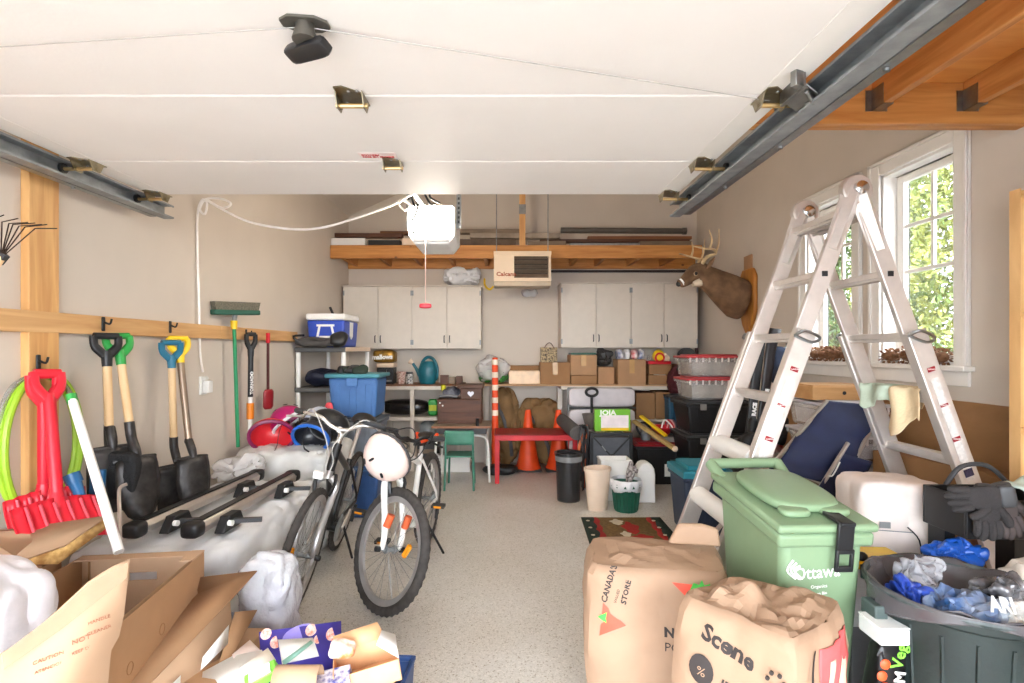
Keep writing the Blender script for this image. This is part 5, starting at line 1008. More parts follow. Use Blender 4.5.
# box A : long tray box with hand hole
bx = thing('tray_box', 'large open brown tray box with a hand hole in front of the white bundle', 'box', (-1.22, 1.62, .0))
c = MB(); bx.location = (-1.355, 1.68, .36); bx.rotation_euler = (0, 0, R(7))
w, d, h = .44, .66, .30
def BX(lo, hi, nm, m=CARD, par=bx, **k): return MB().b2(lo, hi).build(nm, m, par, **k)
BX((w / 2 - .005, -d / 2, 0), (w / 2, d / 2, h), 'side_panel'); BX((-w / 2, -d / 2, 0), (-w / 2 + .005, d / 2, h), 'side_panel'); BX((-w / 2, -d / 2, 0), (w / 2, -d / 2 + .005, h * .55), 'end_panel')
m = MB(); hx, hz = .05, .215
m.b2((-w / 2, d / 2 - .005, 0), (-hx, d / 2, h)); m.b2((hx, d / 2 - .005, 0), (w / 2, d / 2, h)); m.b2((-hx, d / 2 - .005, 0), (hx, d / 2, hz - .015)); m.b2((-hx, d / 2 - .005, hz + .015), (hx, d / 2, h)); m.build('end_panel', CARD2, bx)
BX((-w / 2, -d / 2, .001), (w / 2, d / 2, .006), 'bottom'); BX((-w / 2 + .005, d / 2 - .05, h - .003), (w / 2 - .005, d / 2, h + .003), 'rim_fold', CARD2); BX((w / 2 - .045, d / 2 - .1, h - .002), (w / 2 + .001, d / 2 + .001, h + .004), 'corner_fold', CARD2)
BX((w / 2 - .012, -d / 2, h - .012), (w / 2 + .003, d / 2 - .1, h), 'rim_fold', CARD); BX((-w / 2 + .03, d / 2 - .012, .02), (-w / 2 + .035, d / 2 - .005, h - .01), 'seam', CARD3)
for k, (y, z) in enumerate(((.02, .16), (-.16, .14))): MB().tube([(w / 2 + .001, y + .016 * cos(a), z + .018 * sin(a)) for a in [2 * pi * i / 12 for i in range(12)]], .0012, 4, closed=True).build('print_mark', CARD3, bx)
o = thing('support_box', 'plain cardboard box under the tray box', 'box', (-1.355, 1.68, 0), R(7)); MB().b2((-.2, -.3, 0), (.2, .30, .355)).build('body', CARD, o, bevel=.004); MB().b2((.2005, -.03, .02), (.202, .03, .35)).build('tape', TAPE, o)
# box D : open box to the right with spread flaps
bd = thing('open_box', 'open brown box with spread flaps and white labels beside the tray box', 'box', (-.98, 1.72, 0), 0); q0 = Vector(bd.location)
MB().b2((-.14, -.34, 0), (.08, .24, .40)).build('body', CARD, bd, bevel=.004)
def DP(lst, m, nm, th=.004, off=(0, 0, 0), par=None): return MB().add([W(*p) - q0 + Vector(off) for p in lst], [tuple(range(len(lst)))]).build(nm, m, par or bd, solid=th)
DP([(96, 700, 1.5), (198, 594, 1.97), (196, 578, 2.0), (257, 571, 2.05), (229, 602, 1.86), (130, 704, 1.48)], CARD, 'flap')
f2 = DP([(229, 602, 1.86), (130, 704, 1.48), (136, 770, 1.46), (233, 652, 1.82)], CARD2, 'flap', off=(.003, 0, 0))
DP([(235, 612, 1.87), (257, 610, 1.92), (207, 682, 1.68), (200, 720, 1.64), (208, 700, 1.64)], CARD, 'flap')
DP([(200, 669, 1.655), (202, 656, 1.67), (228, 624, 1.80), (227, 643, 1.79)], PAPER, 'white_label', .001, (.006, -.006, 0), f2)
DP([(158, 708, 1.51), (160, 694, 1.53), (180, 674, 1.60), (179, 690, 1.58)], PAPER, 'white_label', .001, (.006, -.006, 0), f2)
# big printed flap in front (box B)
bb_ = thing('printed_box', 'open cardboard box with a torn printed flap nearest the camera', 'box', (-1.28, 1.12, 0), R(0)); q0 = Vector(bb_.location)
P4 = [W(-40, 685, 1.086), W(0, 654, 1.13), W(23, 641, 1.155), W(61, 607, 1.197), W(88, 582, 1.227), W(94, 578, 1.233), W(113, 566, 1.254), W(130, 559, 1.273), W(124, 614, 1.266), W(119, 636, 1.261), W(111, 650, 1.252), W(108, 683, 1.249), W(100, 780, 1.24), W(-60, 860, 1.064)]
fl_ = MB(); fl_.add([p - q0 for p in P4], [tuple(range(len(P4)))]); fo = fl_.build('printed_flap', CARD2, bb_, solid=.005)
tp = [W(3, 652, 1.133), W(61, 608, 1.197), W(88, 583, 1.227), W(129, 561, 1.272), W(127, 577, 1.27), W(62, 628, 1.198), W(5, 668, 1.135)]
MB().add([p - q0 + Vector((.004, -.007, 0)) for p in tp], [tuple(range(7))]).build('tape', mat('amber_tape', (176, 146, 116), .2, alpha=.6), fo)
e1 = (W(110, 640, 1.25) - W(0, 683, 1.12)); e2 = Vector((0, 0, 1))
for i, (s, px, py, sz) in enumerate((('NOT', 73, 644, .016), ('HANDLE', 89, 624, .011), ('CAUTION', 34, 664, .012), ('ATENCION', 36, 673, .010), ('KEEP DRY', 73, 654, .010), ('CLEANER', 88, 635, .011))):
    Yt = 1.126 + px * .0011; text(s, sz, BINK, frame(W(px, py, Yt) - q0 + Vector((.002, -.006, 0)), e1, e2), fo)
MB().b2((-.42, -.28, .0), (-.415, .28, .42)).build('side_panel', CARD, bb_); MB().b2((-.42, -.28, 0), (.16, -.275, .42)).build('side_panel', CARD, bb_); MB().b2((.155, -.28, 0), (.16, .2, .42)).build('side_panel', CARD, bb_); MB().b2((-.42, .195, 0), (.16, .2, .42)).build('side_panel', CARD, bb_); MB().b2((-.42, -.28, .001), (.16, .2, .006)).build('bottom', CARD, bb_)
# box C : far left flap
bc_ = thing('wide_box', 'cardboard box with a torn ribbed flap under the red snow shovel', 'box', (-1.72, 1.72, 0)); q0 = Vector(bc_.location)
MB().b2((-.25, -.34, 0), (.085, .2, .68)).build('body', CARD, bc_, bevel=.004)
P4 = [W(-60, 560, 1.62), W(-30, 533, 1.8), W(18, 529, 1.92), W(80, 527, 1.95), W(108, 516, 1.9), W(66, 545, 1.75), W(14, 563, 1.62)]
MB().add([p - q0 for p in P4], [tuple(range(len(P4)))]).build('torn_flap', CARD2, bc_, solid=.005)
P4 = [W(14, 563, 1.62), W(66, 545, 1.75), W(108, 516, 1.9), W(107, 527, 1.88), W(60, 562, 1.72)]
MB().add([p - q0 + Vector((0, -.006, -.004)) for p in P4], [tuple(range(len(P4)))]).build('flap_edge', mat('torn_edge', (170, 124, 66), .8, col2=(226, 186, 120), scale=30, bump=.6, bscale=30), bc_, solid=.004)
# white bag with the courier envelope
sg = thing('white_bag', 'white plastic bag holding an envelope at the lower left edge', 'bag', (-1.45, 1.42, .705)); sg.location = (-1.37, 1.30, .64)
MB().sbox((.36, .28, .27), 20, 3.6, (0, 0, 0), .03, 5, 4, .015).build('bag_film', mat('thin_white_film', (238, 234, 238), .3, alpha=.8, bump=.4, bscale=18), sg)
MB().box((.03, -.13, .17), (.2, .006, .10), (R(-25), 0, R(8))).build('envelope', PAPER, sg)
text('1 888 SHIP', .032, mat('indigo_ink', (70, 60, 140), .6), frame((-.045, -.138, .165), (1, .14, 0), (0, .4, 1)), sg)
o = thing('filler_box', 'plain box under the white bag', 'box', (-1.46, 1.36, 0)); o.location = (-1.37, 1.30, .0); MB().b2((-.15, -.1, .01), (.15, .015, .635)).build('body', CARD, o, bevel=.004)
# bubble wrap bag
bw = thing('bubble_wrap', 'clear bubble wrap bundle between the boxes and the bikes', 'bubble wrap', (-1.0, 2.22, 0)); MB().sbox((.26, .26, .60), 20, 3, (0, 0, 0), .035, 7, 9, .025).build('wrap', mat('bubble_film', (228, 228, 232), .25, alpha=.6, bump=.9, bscale=45), bw, ang=70); MB().sbox((.2, .2, .4), 8, 3, (0, 0, .05), .03, 8, 3).build('purple_stuff', mat('lilac_fill', (206, 200, 214), .7, col2=(120, 96, 160), scale=7), bw)
o = MB().sbox((.14, .24, .3), 8, 6, (0, 0, 0), .01, 8, 3).build('slate_bin', mat('slate_plastic', (70, 82, 104), .5)); o.location = (-1.16, 2.2, 0); tag(o, 'slate blue bin behind the bubble wrap by the bike wheel', 'bin')

# ------------------------------------------------------------------ paper recycling bin
rb = thing('recycling_bin', 'dark blue recycling bin heaped with paper at the bottom edge', 'recycling bin', (-.56, 1.70, 0), R(-4))
RBM = mat('recycling_blue', (34, 62, 110), .45); w, d, h = .42, .34, .34
for sx in (-1, 1): MB().box((sx * w / 2, 0, h / 2), (.008, d, h), (0, R(sx * 4), 0)).build('side', RBM, rb)
for sy in (-1, 1): MB().box((0, sy * d / 2, h / 2), (w, .008, h), (R(-sy * 4), 0, 0)).build('side', RBM, rb)
MB().b2((-w / 2 + .01, -d / 2 + .01, .0), (w / 2 - .01, d / 2 - .01, .01)).build('base', RBM, rb); MB().tube([(-w / 2 - .01, -d / 2 - .01, h), (w / 2 + .01, -d / 2 - .01, h), (w / 2 + .01, d / 2 + .01, h), (-w / 2 - .01, d / 2 + .01, h)], .012, 6, closed=True).build('rim', RBM, rb)
o = MB().sbox((.38, .3, .31), 8, 6, (0, 0, .012), .02, 8, 2).build('paper_fill', mat('mixed_paper', (226, 214, 200), .8, col2=(206, 180, 150), scale=9), rb)
def paper(name, label, cat, pts, Ys, m, th=.003):
    P = quad(pts, Ys); c = sum(P, Vector()) / len(P); o = MB().add([p - c for p in P], [tuple(range(len(P)))]).build(name, m, None, solid=th); o.location = c; return tag(o, label, cat, 'paper heap in the recycling bin')
PUR = mat('purple_print', (66, 54, 140), .5)
o = paper('printed_card', 'purple printed card with striped balls standing in the recycling bin', 'card', [(259, 632), (341, 621), (342, 668), (262, 676)], [1.80, 1.90, 1.88, 1.78], PUR)
for k, (px, py, rr, m) in enumerate(((266, 632, .018, 0), (276, 640, .02, 0), (311, 628, .02, 0), (318, 637, .015, 0), (332, 632, .022, 0), (298, 637, .018, 0), (300, 632, .06, 1))):
    Yp = 1.80 + .1 * (px - 259) / 82 - .006 - (.002 if m == 0 else 0); p = W(px, py + 2, Yp) - o.location
    MB().lathe([(rr, 0), (rr, .001)], 18, p + Vector((0, .0, 0)), (R(78), 0, R(38)), sy=.5 if m else 1.).build('ball_print', [mat('striped_coral', (232, 140, 120), .6, col2=(246, 222, 210), scale=90), mat('lilac_print', (150, 136, 214), .6)][m], o)
paper('letter', 'white letter with teal stripe on the paper heap', 'paper', [(278, 640), (313, 638), (319, 656), (282, 664)], [1.72, 1.74, 1.66, 1.64], PAPER)
paper('teal_strip', 'thin teal bordered sheet edge on the paper heap', 'paper', [(282, 661), (311, 640), (313, 643), (284, 666)], [1.625, 1.715, 1.705, 1.61], mat('mint_print', (150, 200, 184), .6), .001)
paper('leaflet', 'crumpled white leaflet at the left of the paper heap', 'paper', [(203, 672), (233, 656), (262, 650), (268, 672), (230, 700), (200, 700)], [1.68, 1.72, 1.7, 1.6, 1.55, 1.6], PAPER)
paper('flyer', 'pale pink flyer on the paper heap', 'paper', [(232, 655), (250, 640), (262, 652), (240, 672)], [1.72, 1.76, 1.72, 1.66], mat('pink_paper', (236, 214, 204), .7))
paper('receipt', 'folded cream paper on the paper heap beside the purple card', 'paper', [(240, 668), (268, 648), (276, 660), (258, 690)], [1.60, 1.66, 1.62, 1.55], mat('cream_paper', (240, 230, 216), .7))
o = thing('green_carton', 'lime green and white carton lying on the paper heap', 'carton', W(262, 676, 1.53)); MB().box((0, 0, 0), (.09, .04, .035), (R(25), R(-22), R(20))).build('carton_body', mat('carton_green', (120, 196, 66), .5), o, bevel=.004); MB().box((-.002, -.012, .017), (.06, .03, .004), (R(25), R(-22), R(20))).build('carton_print', PAPER, o)
o = thing('paper_tube', 'cut brown cardboard tube on the paper heap', 'tube', W(296, 682, 1.52)); m = MB(); m.grid(lambda u, v: Vector((-.06 + .13 * v, .035 * cos(u * pi * 1.3), .045 * sin(u * pi * 1.3))), 14, 3); m.build('tube_wall', CARD2, o, solid=.003)
ob = thing('orange_box', 'small open peach cardboard box at the right of the paper heap', 'box', W(370, 668, 1.62)); ob.rotation_euler = (R(6), R(-9), R(16)); PEACH = mat('peach_card', (226, 176, 130), .7)
MB().b2((-.1, -.055, -.03), (.09, -.052, .04)).build('front_panel', PEACH, ob); MB().b2((-.1, .052, -.03), (.09, .055, .05)).build('back_panel', PEACH, ob); MB().b2((-.1, -.055, -.03), (.09, .055, -.027)).build('bottom', PEACH, ob); MB().b2((-.103, -.055, -.03), (-.1, .055, .05)).build('side_panel', PEACH, ob); MB().b2((.087, -.055, -.03), (.09, .055, .04)).build('side_panel', PEACH, ob)
panel([(.09, -.05, .04), (.09, .05, .05), (.05, .055, .075), (.03, -.0, .07)], PAPER, ob, 'flap', .002); panel([(-.1, .053, .05), (.06, .053, .05), (.04, .09, .085), (-.1, .09, .08)], PEACH, ob, 'flap', .003)
o = MB().sbox((.09, .05, .05), 8, 2.5, (0, 0, 0), .02, 20, 3).build('wrapper', mat('orange_white_wrap', (240, 232, 226), .4, col2=(220, 120, 60), scale=22)); o.location = W(343, 655, 1.62); tag(o, 'crumpled orange and white wrapper beside the peach box', 'wrapper')
o = MB().box((0, 0, 0), (.12, .05, .03), (R(15), R(-8), R(10))).build('blue_packet', mat('checked_packet', (226, 214, 214), .5, col2=(60, 60, 130), scale=60)); o.location = W(330, 680, 1.55); tag(o, 'checked paper packet below the peach box', 'packet')
# ------------------------------------------------------------------ step ladder
LW0, LW1 = 2.36, 2.76; HX, HZt = 1.59, 2.20
ld = thing('step_ladder', 'tall aluminium multi-position ladder open as an A-frame', 'ladder', (HX, 2.56, 0))
ALR = mat('ladder_rail', (216, 208, 202), .38, .55, var=.04, scale=20)
lo = Vector(ld.location); SL = .362
def railp(side, z, Y, off=0.): return Vector((HX + side * SL * (HZt - z) + off, Y, z)) - lo
for side in (-1, 1):
    for yi, Y in enumerate((LW0, LW1)):
        sy = -1 if yi == 0 else 1
        # inner rail (upper) and outer rail (lower, wider)
        dn = Vector((1, 0, side * SL)).normalized()
        MB().bar(railp(side, HZt - .12, Y), railp(side, .95, Y), .028, .075, dn).build('upper_rail', ALR, ld, bevel=.004)
        MB().bar(railp(side, 1.53, Y + sy * .031), railp(side, .03, Y + sy * .031), .032, .088, dn).build('lower_rail', ALR, ld, bevel=.004)
        MB().bar(railp(side, .05, Y + sy * .031), railp(side, .0, Y + sy * .031), .045, .1, dn).build('foot', BLACK, ld, bevel=.006)
        # hinge plate and black bolts
        MB().tube([railp(side, HZt - .02, Y), railp(side, HZt - .3, Y)], [.05, .036], 4).build('hinge_arm', ALR, ld)
        for z in (HZt - .22, 1.79, 1.51 + .28 * 0): MB().box(railp(side, z, Y + sy * -.0 + (-.016 if sy < 0 else .016)), (.024, .006, .024)).build('bolt', BLACK, ld)
        if side < 0 or True:
            for k in range(6): MB().ell(railp(side, HZt - .11 - .02 * k, Y - .016, .012 * (1 if k % 2 else -1)), (.005, .003, .005), 6, 4).build('rivet', STEEL, ld)
    # rungs
    for z in (2.07, 1.79, 1.51, 1.23, .95, .67, .39, .11):
        ex = .03 if z < 1.5 else 0
        b = MB(); p, q = railp(side, z, LW0 - ex), railp(side, z, LW1 + ex)
        b.bar(p, q, .055, .03); b.bar(p + Vector((-.012, 0, -.018)), q + Vector((-.012, 0, -.018)), .012, .02); b.bar(p + Vector((.012, 0, -.018)), q + Vector((.012, 0, -.018)), .012, .02); r_ = b.build('rung', ALR, ld, bevel=.004)
        if side < 0 and z in (.95, .67): MB().tube([p + Vector((0, -.03 + .06, 0)), q], .048, 14).build('foam_pad', WHITE, r_)
for Y in (LW0, LW1):
    hg = MB().lathe([(.062, -.022), (.068, -.016), (.068, .016), (.062, .022)], 20, Vector((HX, Y, HZt - .03)) - lo, (pi / 2, 0, 0)).build('hinge', ALR, ld); MB().lathe([(.03, 0), (.03, .03), (.02, .036)], 14, Vector((HX, Y - .02, HZt - .03)) - lo, (pi / 2, 0, 0)).build('hinge_knob', CHROME, hg)
for side in (-1, 1):
    for Y, sy in ((LW0, -1), (LW1, 1)):
        p = railp(side, 1.5, Y + sy * .05); b = MB(); b.tube(spline([p + Vector((-.05, 0, .01)), p + Vector((-.02, sy * .03, .03)), p + Vector((.05, sy * .02, 0)), p + Vector((.02, sy * .01, -.02)), p + Vector((-.05, 0, .01))], 4), .007, 6); b.build('lock_pin', STEEL, ld)
# warning stickers on the near left rail and near right rail
for side in (-1, 1):
    dz = Vector((-side * SL, 0, 1)).normalized() 
    for k, (z, s) in enumerate(((1.36, 'DANGER'), (1.20, 'CAUTION'), (1.05, 'WARNING'), (.93, 'NOTICE'))):
        p = railp(side, z, LW0 - .0505); st = MB().box(p, (.036, .001, .012 if k == 1 else .02), (0, R(20) * side * -1, 0)).build('sticker', DRED if k != 3 else PAPER, ld)
        text(s, .009, PAPER if k != 3 else INK, frame(p + Vector((-.016, -.001, -.003)), (1, 0, 0), (0, 0, 1)), st, align='LEFT')
    p = railp(side, 1.13, LW0 - .0485); MB().bar(p + dz * -.28, p + dz * .2, .036, .0006, (0, -1, 0)).build('long_label', mat('silver_label', (214, 210, 206), .5, var=.12, scale=60), ld)
p = railp(1, .9, LW0 - .05); MB().box(p, (.04, .001, .035), (0, R(-20), 0)).build('pictogram', mat('navy_picto', (40, 36, 70), .5, var=.5, scale=60), ld)

# cloths on the rung
def cloth(label, px0, px1, z, y0, y1, xf, drop, m, seed):
    t = thing('rag', label, 'cloth', (xf, (y0 + y1) / 2, z)); 
    def f(u, v):
        yy = (y0 + (y1 - y0) * u) - (y0 + y1) / 2; s = (v - .35) * 2; n = noise.noise(Vector((u * 3 + seed, v * 2, seed)))
        if abs(s) < .16: p = Vector((s * .2, yy, .036 - abs(s) * .02))
        else: p = Vector(((.05 + .012 * sin(u * 9 + seed)) * (1 if s > 0 else -1) + .02 * n, yy * (1 + .1 * n), .036 - (abs(s) - .16) * drop * (1 + .35 * sin(u * 5 + seed * 2) * .8)))
        return Vector((-p.x, p.y, p.z + .004 * sin(u * 20)))
    MB().grid(f, 24, 16).build('cloth_sheet', m, t, solid=.004, sub=1); return t
xr = HX + SL * (HZt - 1.23)
cloth('cream rag draped over the right ladder rung', 0, 0, 1.235, 2.36, 2.58, xr, .17, mat('cream_cotton', (232, 208, 168), .9, var=.06, bump=.3, bscale=60), 2.)
cloth('pale mint rag draped over the right ladder rung', 0, 0, 1.235, 2.56, 2.76, xr, .09, mat('mint_cotton', (186, 200, 180), .9, var=.06, bump=.3, bscale=60), 5.)

# ------------------------------------------------------------------ under the windows
t = clearbin('upper long clear bin under the far window', (2.17, 3.42, .935), .38, .5, .19, 0, mat('frost_lid', (226, 220, 222), .35, alpha=.8), mat('pale_contents', (206, 196, 196), .8)); MB().sbox((.08, .01, .06), 5, 3, (-.06, -.245, .07)).build('orange_tape', mat('amber_leaf', (206, 140, 50), .6), t)
clearbin('middle long clear bin under the far window', (2.17, 3.42, .745), .38, .5, .188, 0, MATS['frost_lid'], MATS['pale_contents']); clearbin('lower long clear bin under the far window', (2.17, 3.42, .56), .38, .5, .184, 0, MATS['frost_lid'], MATS['pale_contents'])
o = thing('base_carton', 'brown carton beneath the stack of long clear bins', 'box', (2.17, 3.42, 0)); MB().b2((-.18, -.24, 0), (.18, .24, .558)).build('body', CARD3, o, bevel=.004); MB().b2((-.03, -.2415, .2), (.03, -.2402, .558)).build('tape', TAPE, o)
o = thing('slim_crate', 'slim wooden box lying on top of the long clear bins', 'box', (2.14, 3.44, 1.127)); MB().b2((-.2, -.16, 0), (.19, .16, .085)).build('box_body', wood('crate_wood', (176, 128, 78), (198, 152, 100), (1, 9, 9), knots=False), o, bevel=.004); MB().lathe([(.012, 0), (.012, .003)], 10, (.0, -.1605, .045), (pi / 2, 0, 0)).build('finger_hole', INK, o); MB().b2((-.19, -.15, .085), (.18, .15, .093)).build('box_lid', MATS['crate_wood'], o)
# skis and poles
for k, (px, Y, m, lab, lean) in enumerate(((748, 3.95, BLACK, 'black ski with white graphics left of the window', .0), (757, 4.05, mat('ski_charcoal', (40, 36, 38), .35), 'charcoal ski with white lettering left of the window', .02), (775, 4.02, mat('ski_red', (170, 40, 40), .35, col2=(226, 216, 210), scale=9), 'red and white ski leaning behind the ladder', .05))):
    x0 = X_(px, Y) - .08; t = thing('ski', lab, 'ski', (x0, Y, 0), 0, 'skis standing by the right wall', rot=(0, R(6.5 + lean * 40), 0)); h = 1.72 - .1 * k
    n = 16; b = MB(); b.grid(lambda u, v: Vector(((v - .5) * (.085 - .02 * sin(u * pi)), .10 * max(0, u - .9) ** 1.2 * -6, h * u)), n, 3); b.build('ski_body', m, t, solid=.014)
    if k < 2: text('RACE', .04, PAPER, frame((.025, -.009, .95 + .1 * k), (0, 0, 1), (-1, 0, 0)), t, bold=.003)
    MB().sbox((.06, .07, .22), 6, 4, (0, -.03, .72)).build('binding', BLACK, t); MB().sbox((.05, .05, .08), 5, 4, (0, -.03, .58)).build('toe_piece', mat('binding_grey', (170, 166, 160), .4), t)
o = thing('ski_boot_bag', 'black boot bag with white trim beside the skis', 'bag', (X_(752, 3.75), 3.72, 0)); MB().sbox((.26, .2, .86), 10, 4, (0, 0, 0), .03, 6, 4, .02).build('bag_body', mat('boot_black', (22, 22, 26), .6, var=.2), o); MB().bar((-.08, -.115, .70), (.06, -.115, .62), .02, .01, (0, -1, 0)).build('white_trim', PAPER, o); MB().bar((-.02, -.11, .3), (-.01, -.11, .8), .025, .01, (0, -1, 0)).build('zip_strip', GREY, o)
o = MB().sbox((.16, .12, .30), 8, 3, (0, 0, 0), .03, 9, 2).build('hanging_gloves', mat('blue_black_fabric', (34, 44, 66), .8, var=.3)); o.location = (X_(789, 4.2), 4.34, 1.16); tag(o, 'dark blue cloth hanging beside the far window', 'cloth')
o = thing('coat_hook', 'small hook carrying the dark blue cloth beside the far window', 'hook', (X_(789, 4.2) + .06, 4.34, 1.44)); MB().tube([(0, 0, .03), (-.05, 0, .0), (-.05, 0, -.03)], .008, 6).build('prong', STEEL, o); MB().b2((0, -.02, -.03), (.2, .02, .06)).build('hook_arm', STEEL, o)
# navy folding chair
nc = thing('folding_chair', 'navy blue folding camp chair leaning against the clear bins', 'chair', (1.9, 2.96, 0)); q0 = Vector(nc.location)
A = [W(827, 401, 3.12), W(884, 408, 3.02), W(838, 488, 2.86), W(768, 470, 2.92)]
b = MB(); b.grid(lambda u, v: (A[0].lerp(A[1], u)).lerp(A[3].lerp(A[2], u), v) - q0 + Vector((0, -.03 * sin(pi * v) * sin(pi * u) + .012 * sin(v * 17), .012 * sin(v * 14 + u))), 10, 24); b.build('fabric_back', NAVY, nc, solid=.006)
b = MB(); B2 = [W(838, 452, 2.84), W(872, 462, 2.9), W(850, 505, 2.78), W(815, 492, 2.72)]; b.grid(lambda u, v: (B2[0].lerp(B2[1], u)).lerp(B2[3].lerp(B2[2], u), v) - q0 + Vector((0, 0, -.015 * sin(pi * v))), 8, 10); b.build('fabric_seat', NAVY, nc, solid=.006)
MB().tube([A[0] - q0, A[3] + (A[3] - A[0]) * .9 - q0], .012, 8).build('frame_tube', ALU, nc); MB().tube([A[1] - q0, A[2] + (A[2] - A[1]) * .9 - q0], .012, 8).build('frame_tube', ALU, nc); MB().tube([W(848, 443, 2.84) - q0, W(800, 520, 2.7) - q0], .011, 8).build('frame_tube', ALU, nc); MB().tube([W(853, 475, 2.8) - q0, W(838, 486, 2.75) - q0, W(838, 560, 2.7) - q0], .011, 8).build('arm_tube', ALU, nc)
MB().tube(spline([W(840, 462, 2.8) - q0, W(833, 475, 2.78) - q0, W(829, 476, 2.76) - q0], 3), .004, 5).build('cord', WHITE, nc)
b = MB(); b.tube([W(768, 470, 2.92) - q0, Vector((-.1, -.05, .01)) ], .012, 8); b.build('leg_tube', ALU, nc)
# long brown cartons leaning under the near window
o = thing('long_carton', 'long flattened brown carton leaning under the near window', 'box', (2.33, 3.0, 0)); q0 = Vector(o.location)
b = MB(); b.add([Vector(p) - q0 for p in ((2.30, 2.40, .62), (2.22, 3.14, .62), (2.22, 3.14, .84), (2.30, 2.50, .86), (2.34, 2.36, .80), (2.42, 2.40, .62), (2.42, 3.14, .62), (2.42, 3.14, .84), (2.42, 2.50, .86), (2.42, 2.36, .80))], [(0, 1, 2, 3, 4), (9, 8, 7, 6, 5), (0, 5, 6, 1), (1, 6, 7, 2), (2, 7, 8, 3), (3, 8, 9, 4), (4, 9, 5, 0)]); b.build('carton_body', CARD3, o, bevel=.004)
b = MB().b2((-.1, -.12, 0), (.08, .14, .618)); b.build('lower_carton', CARD3, o, bevel=.006)
text('FRAGILE', .045, INK, frame((-.101, .13, .5), (0, -1, 0), (0, 0, 1)), o)
# pine cones on the sills
PC = mat('pine_cone', (124, 84, 56), .85, var=.25, scale=40)
def pinecone(label, loc, s, rz):
    t = thing('pine_cone', label, 'pine cone', loc, rz, 'pine cones on the window sills'); b = MB(); b.ell((0, 0, s * .5), (s * .7, s * .36, s * .36), 10, 6); b.build('core', PC, t); b = MB()
    for k in range(40):
        ph = k * 2.4; x = -.72 + 1.42 * k / 39; rr = math.sqrt(max(.05, 1 - x * x * .8)) * .46 * s; d = Vector((.3, cos(ph), sin(ph))).normalized(); c = Vector((x * s * .8, rr * cos(ph), s * .5 + rr * sin(ph))); b.box(c + d * s * .06, (s * .2, s * .17, s * .05), d.to_track_quat('X', 'Z').to_euler())
    b.build('scales', PC, t)['kind'] = 'stuff'; return t
k = 0
SZ = WZ0 + .001
for wy, ys in ((WIN[1], (.08, .2, .32, .44)), (WIN[0], (.08, .2, .33, .46))):
    for yv in ys:
        r = random.Random(k); fx = XR - .015 + r.uniform(-.01, .01)
        pinecone(['%s pine cone from the near end of the far window sill' % n for n in ('first', 'second', 'third', 'fourth', 'fifth', 'sixth')][ys.index(yv)] if wy == WIN[1] else '%s pine cone from the near end of the near window sill' % ('first', 'second', 'third', 'fourth', 'fifth')[ys.index(yv)], (fx, wy[0] + yv, SZ), .085 + .02 * r.random(), r.uniform(0, 3)); k += 1
o = thing('leaf_sprig', 'green leafy sprig lying behind the pine cones', 'plant', (XR + .06, WIN[0][0] + .2, SZ + .018))
for i in range(9):
    r = random.Random(i + 5); a = r.uniform(-1.2, 1.2); l = MB().prism([(0, 0), (.03, .025), (.07, .03), (.1, .0), (.07, -.03), (.03, -.025)], .002, (0, r.uniform(-.12, .12), .02 + .05 * r.random()), (0, cos(a), sin(abs(a)) + .2), (-.6, -sin(a) * .3, .5)); l.build('leaf', mat('sprig_green', (70, 120, 60), .6, col2=(50, 100, 90), scale=20), o)

# ------------------------------------------------------------------ bookcase end at the right edge
bk = thing('bookcase', 'birch bookcase with peg holes at the right edge', 'bookcase', (2.33, 2.1, 0))
MB().b2((-.115, .16, 0), (.12, .18, 2.14)).build('side_panel', BIRCH, bk, bevel=.003); MB().b2((-.115, -1.0, 0), (.12, -.98, 2.14)).build('side_panel', BIRCH, bk, bevel=.003)
for z in (.1, .62, 1.1, 1.6, 2.12): MB().b2((-.115, -.979, z - .01), (.12, .159, z + .01)).build('shelf', BIRCH, bk)
b = MB()
for k in range(34): b.lathe([(.0028, 0), (.0028, .002)], 6, (-.06, .1815, .5 + k * .045), (pi / 2, 0, 0)); b.lathe([(.0028, 0), (.0028, .002)], 6, (-.06, .159, .5 + k * .045), (pi / 2, 0, 0))
b.build('peg_holes', INK, bk)['kind'] = 'stuff'
MB().b2((-.119, .13, 0), (-.1155, .18, 2.14)).build('edge_strip', BIRCH, bk)

# ------------------------------------------------------------------ green organics bin
gb = thing('wheelie_bin', 'green wheeled organics bin with a black latch in front of the ladder', 'wheelie bin', (1.055, 1.965, 0), R(3))
GB = mat('bin_green', (128, 152, 118), .42, var=.05, scale=5, bump=.05, bscale=30)
w, d = .295, .46; zf, zb = .84, .895
vs = [(-w * .40, -d * .36, 0), (w * .40, -d * .36, 0), (w * .40, d * .38, 0), (-w * .40, d * .38, 0), (-w * .49, -d / 2, zf), (w * .49, -d / 2, zf), (w * .49, d / 2, zb), (-w * .49, d / 2, zb)]
MB().add(vs, [(0, 3, 2, 1), (4, 5, 6, 7), (0, 1, 5, 4), (1, 2, 6, 5), (2, 3, 7, 6), (3, 0, 4, 7)]).build('bin_body', GB, gb, bevel=.03, seg=4)
th = math.atan2(zb - zf, d); MT = Matrix.Translation((0, 0, (zf + zb) / 2)) @ Matrix.Rotation(th, 4, 'X'); dl_ = d / cos(th)
def LB_(name, c, s, bev, par=None, **k): b = MB(); b.M = MT; b.box(c, s, **k); return b.build(name, GB, par or gb, bevel=bev, seg=3)
LB_('rim', (0, 0, -.025), (w + .035, dl_ + .035, .05), .014); ll = LB_('lid', (0, 0, .018), (w + .05, dl_ + .05, .03), .012)
b = MB(); b.M = MT; b.sbox((w - .03, dl_ - .1, .05), 10, 3.4, (0, .01, .028)); b.build('lid_dome', GB, ll)
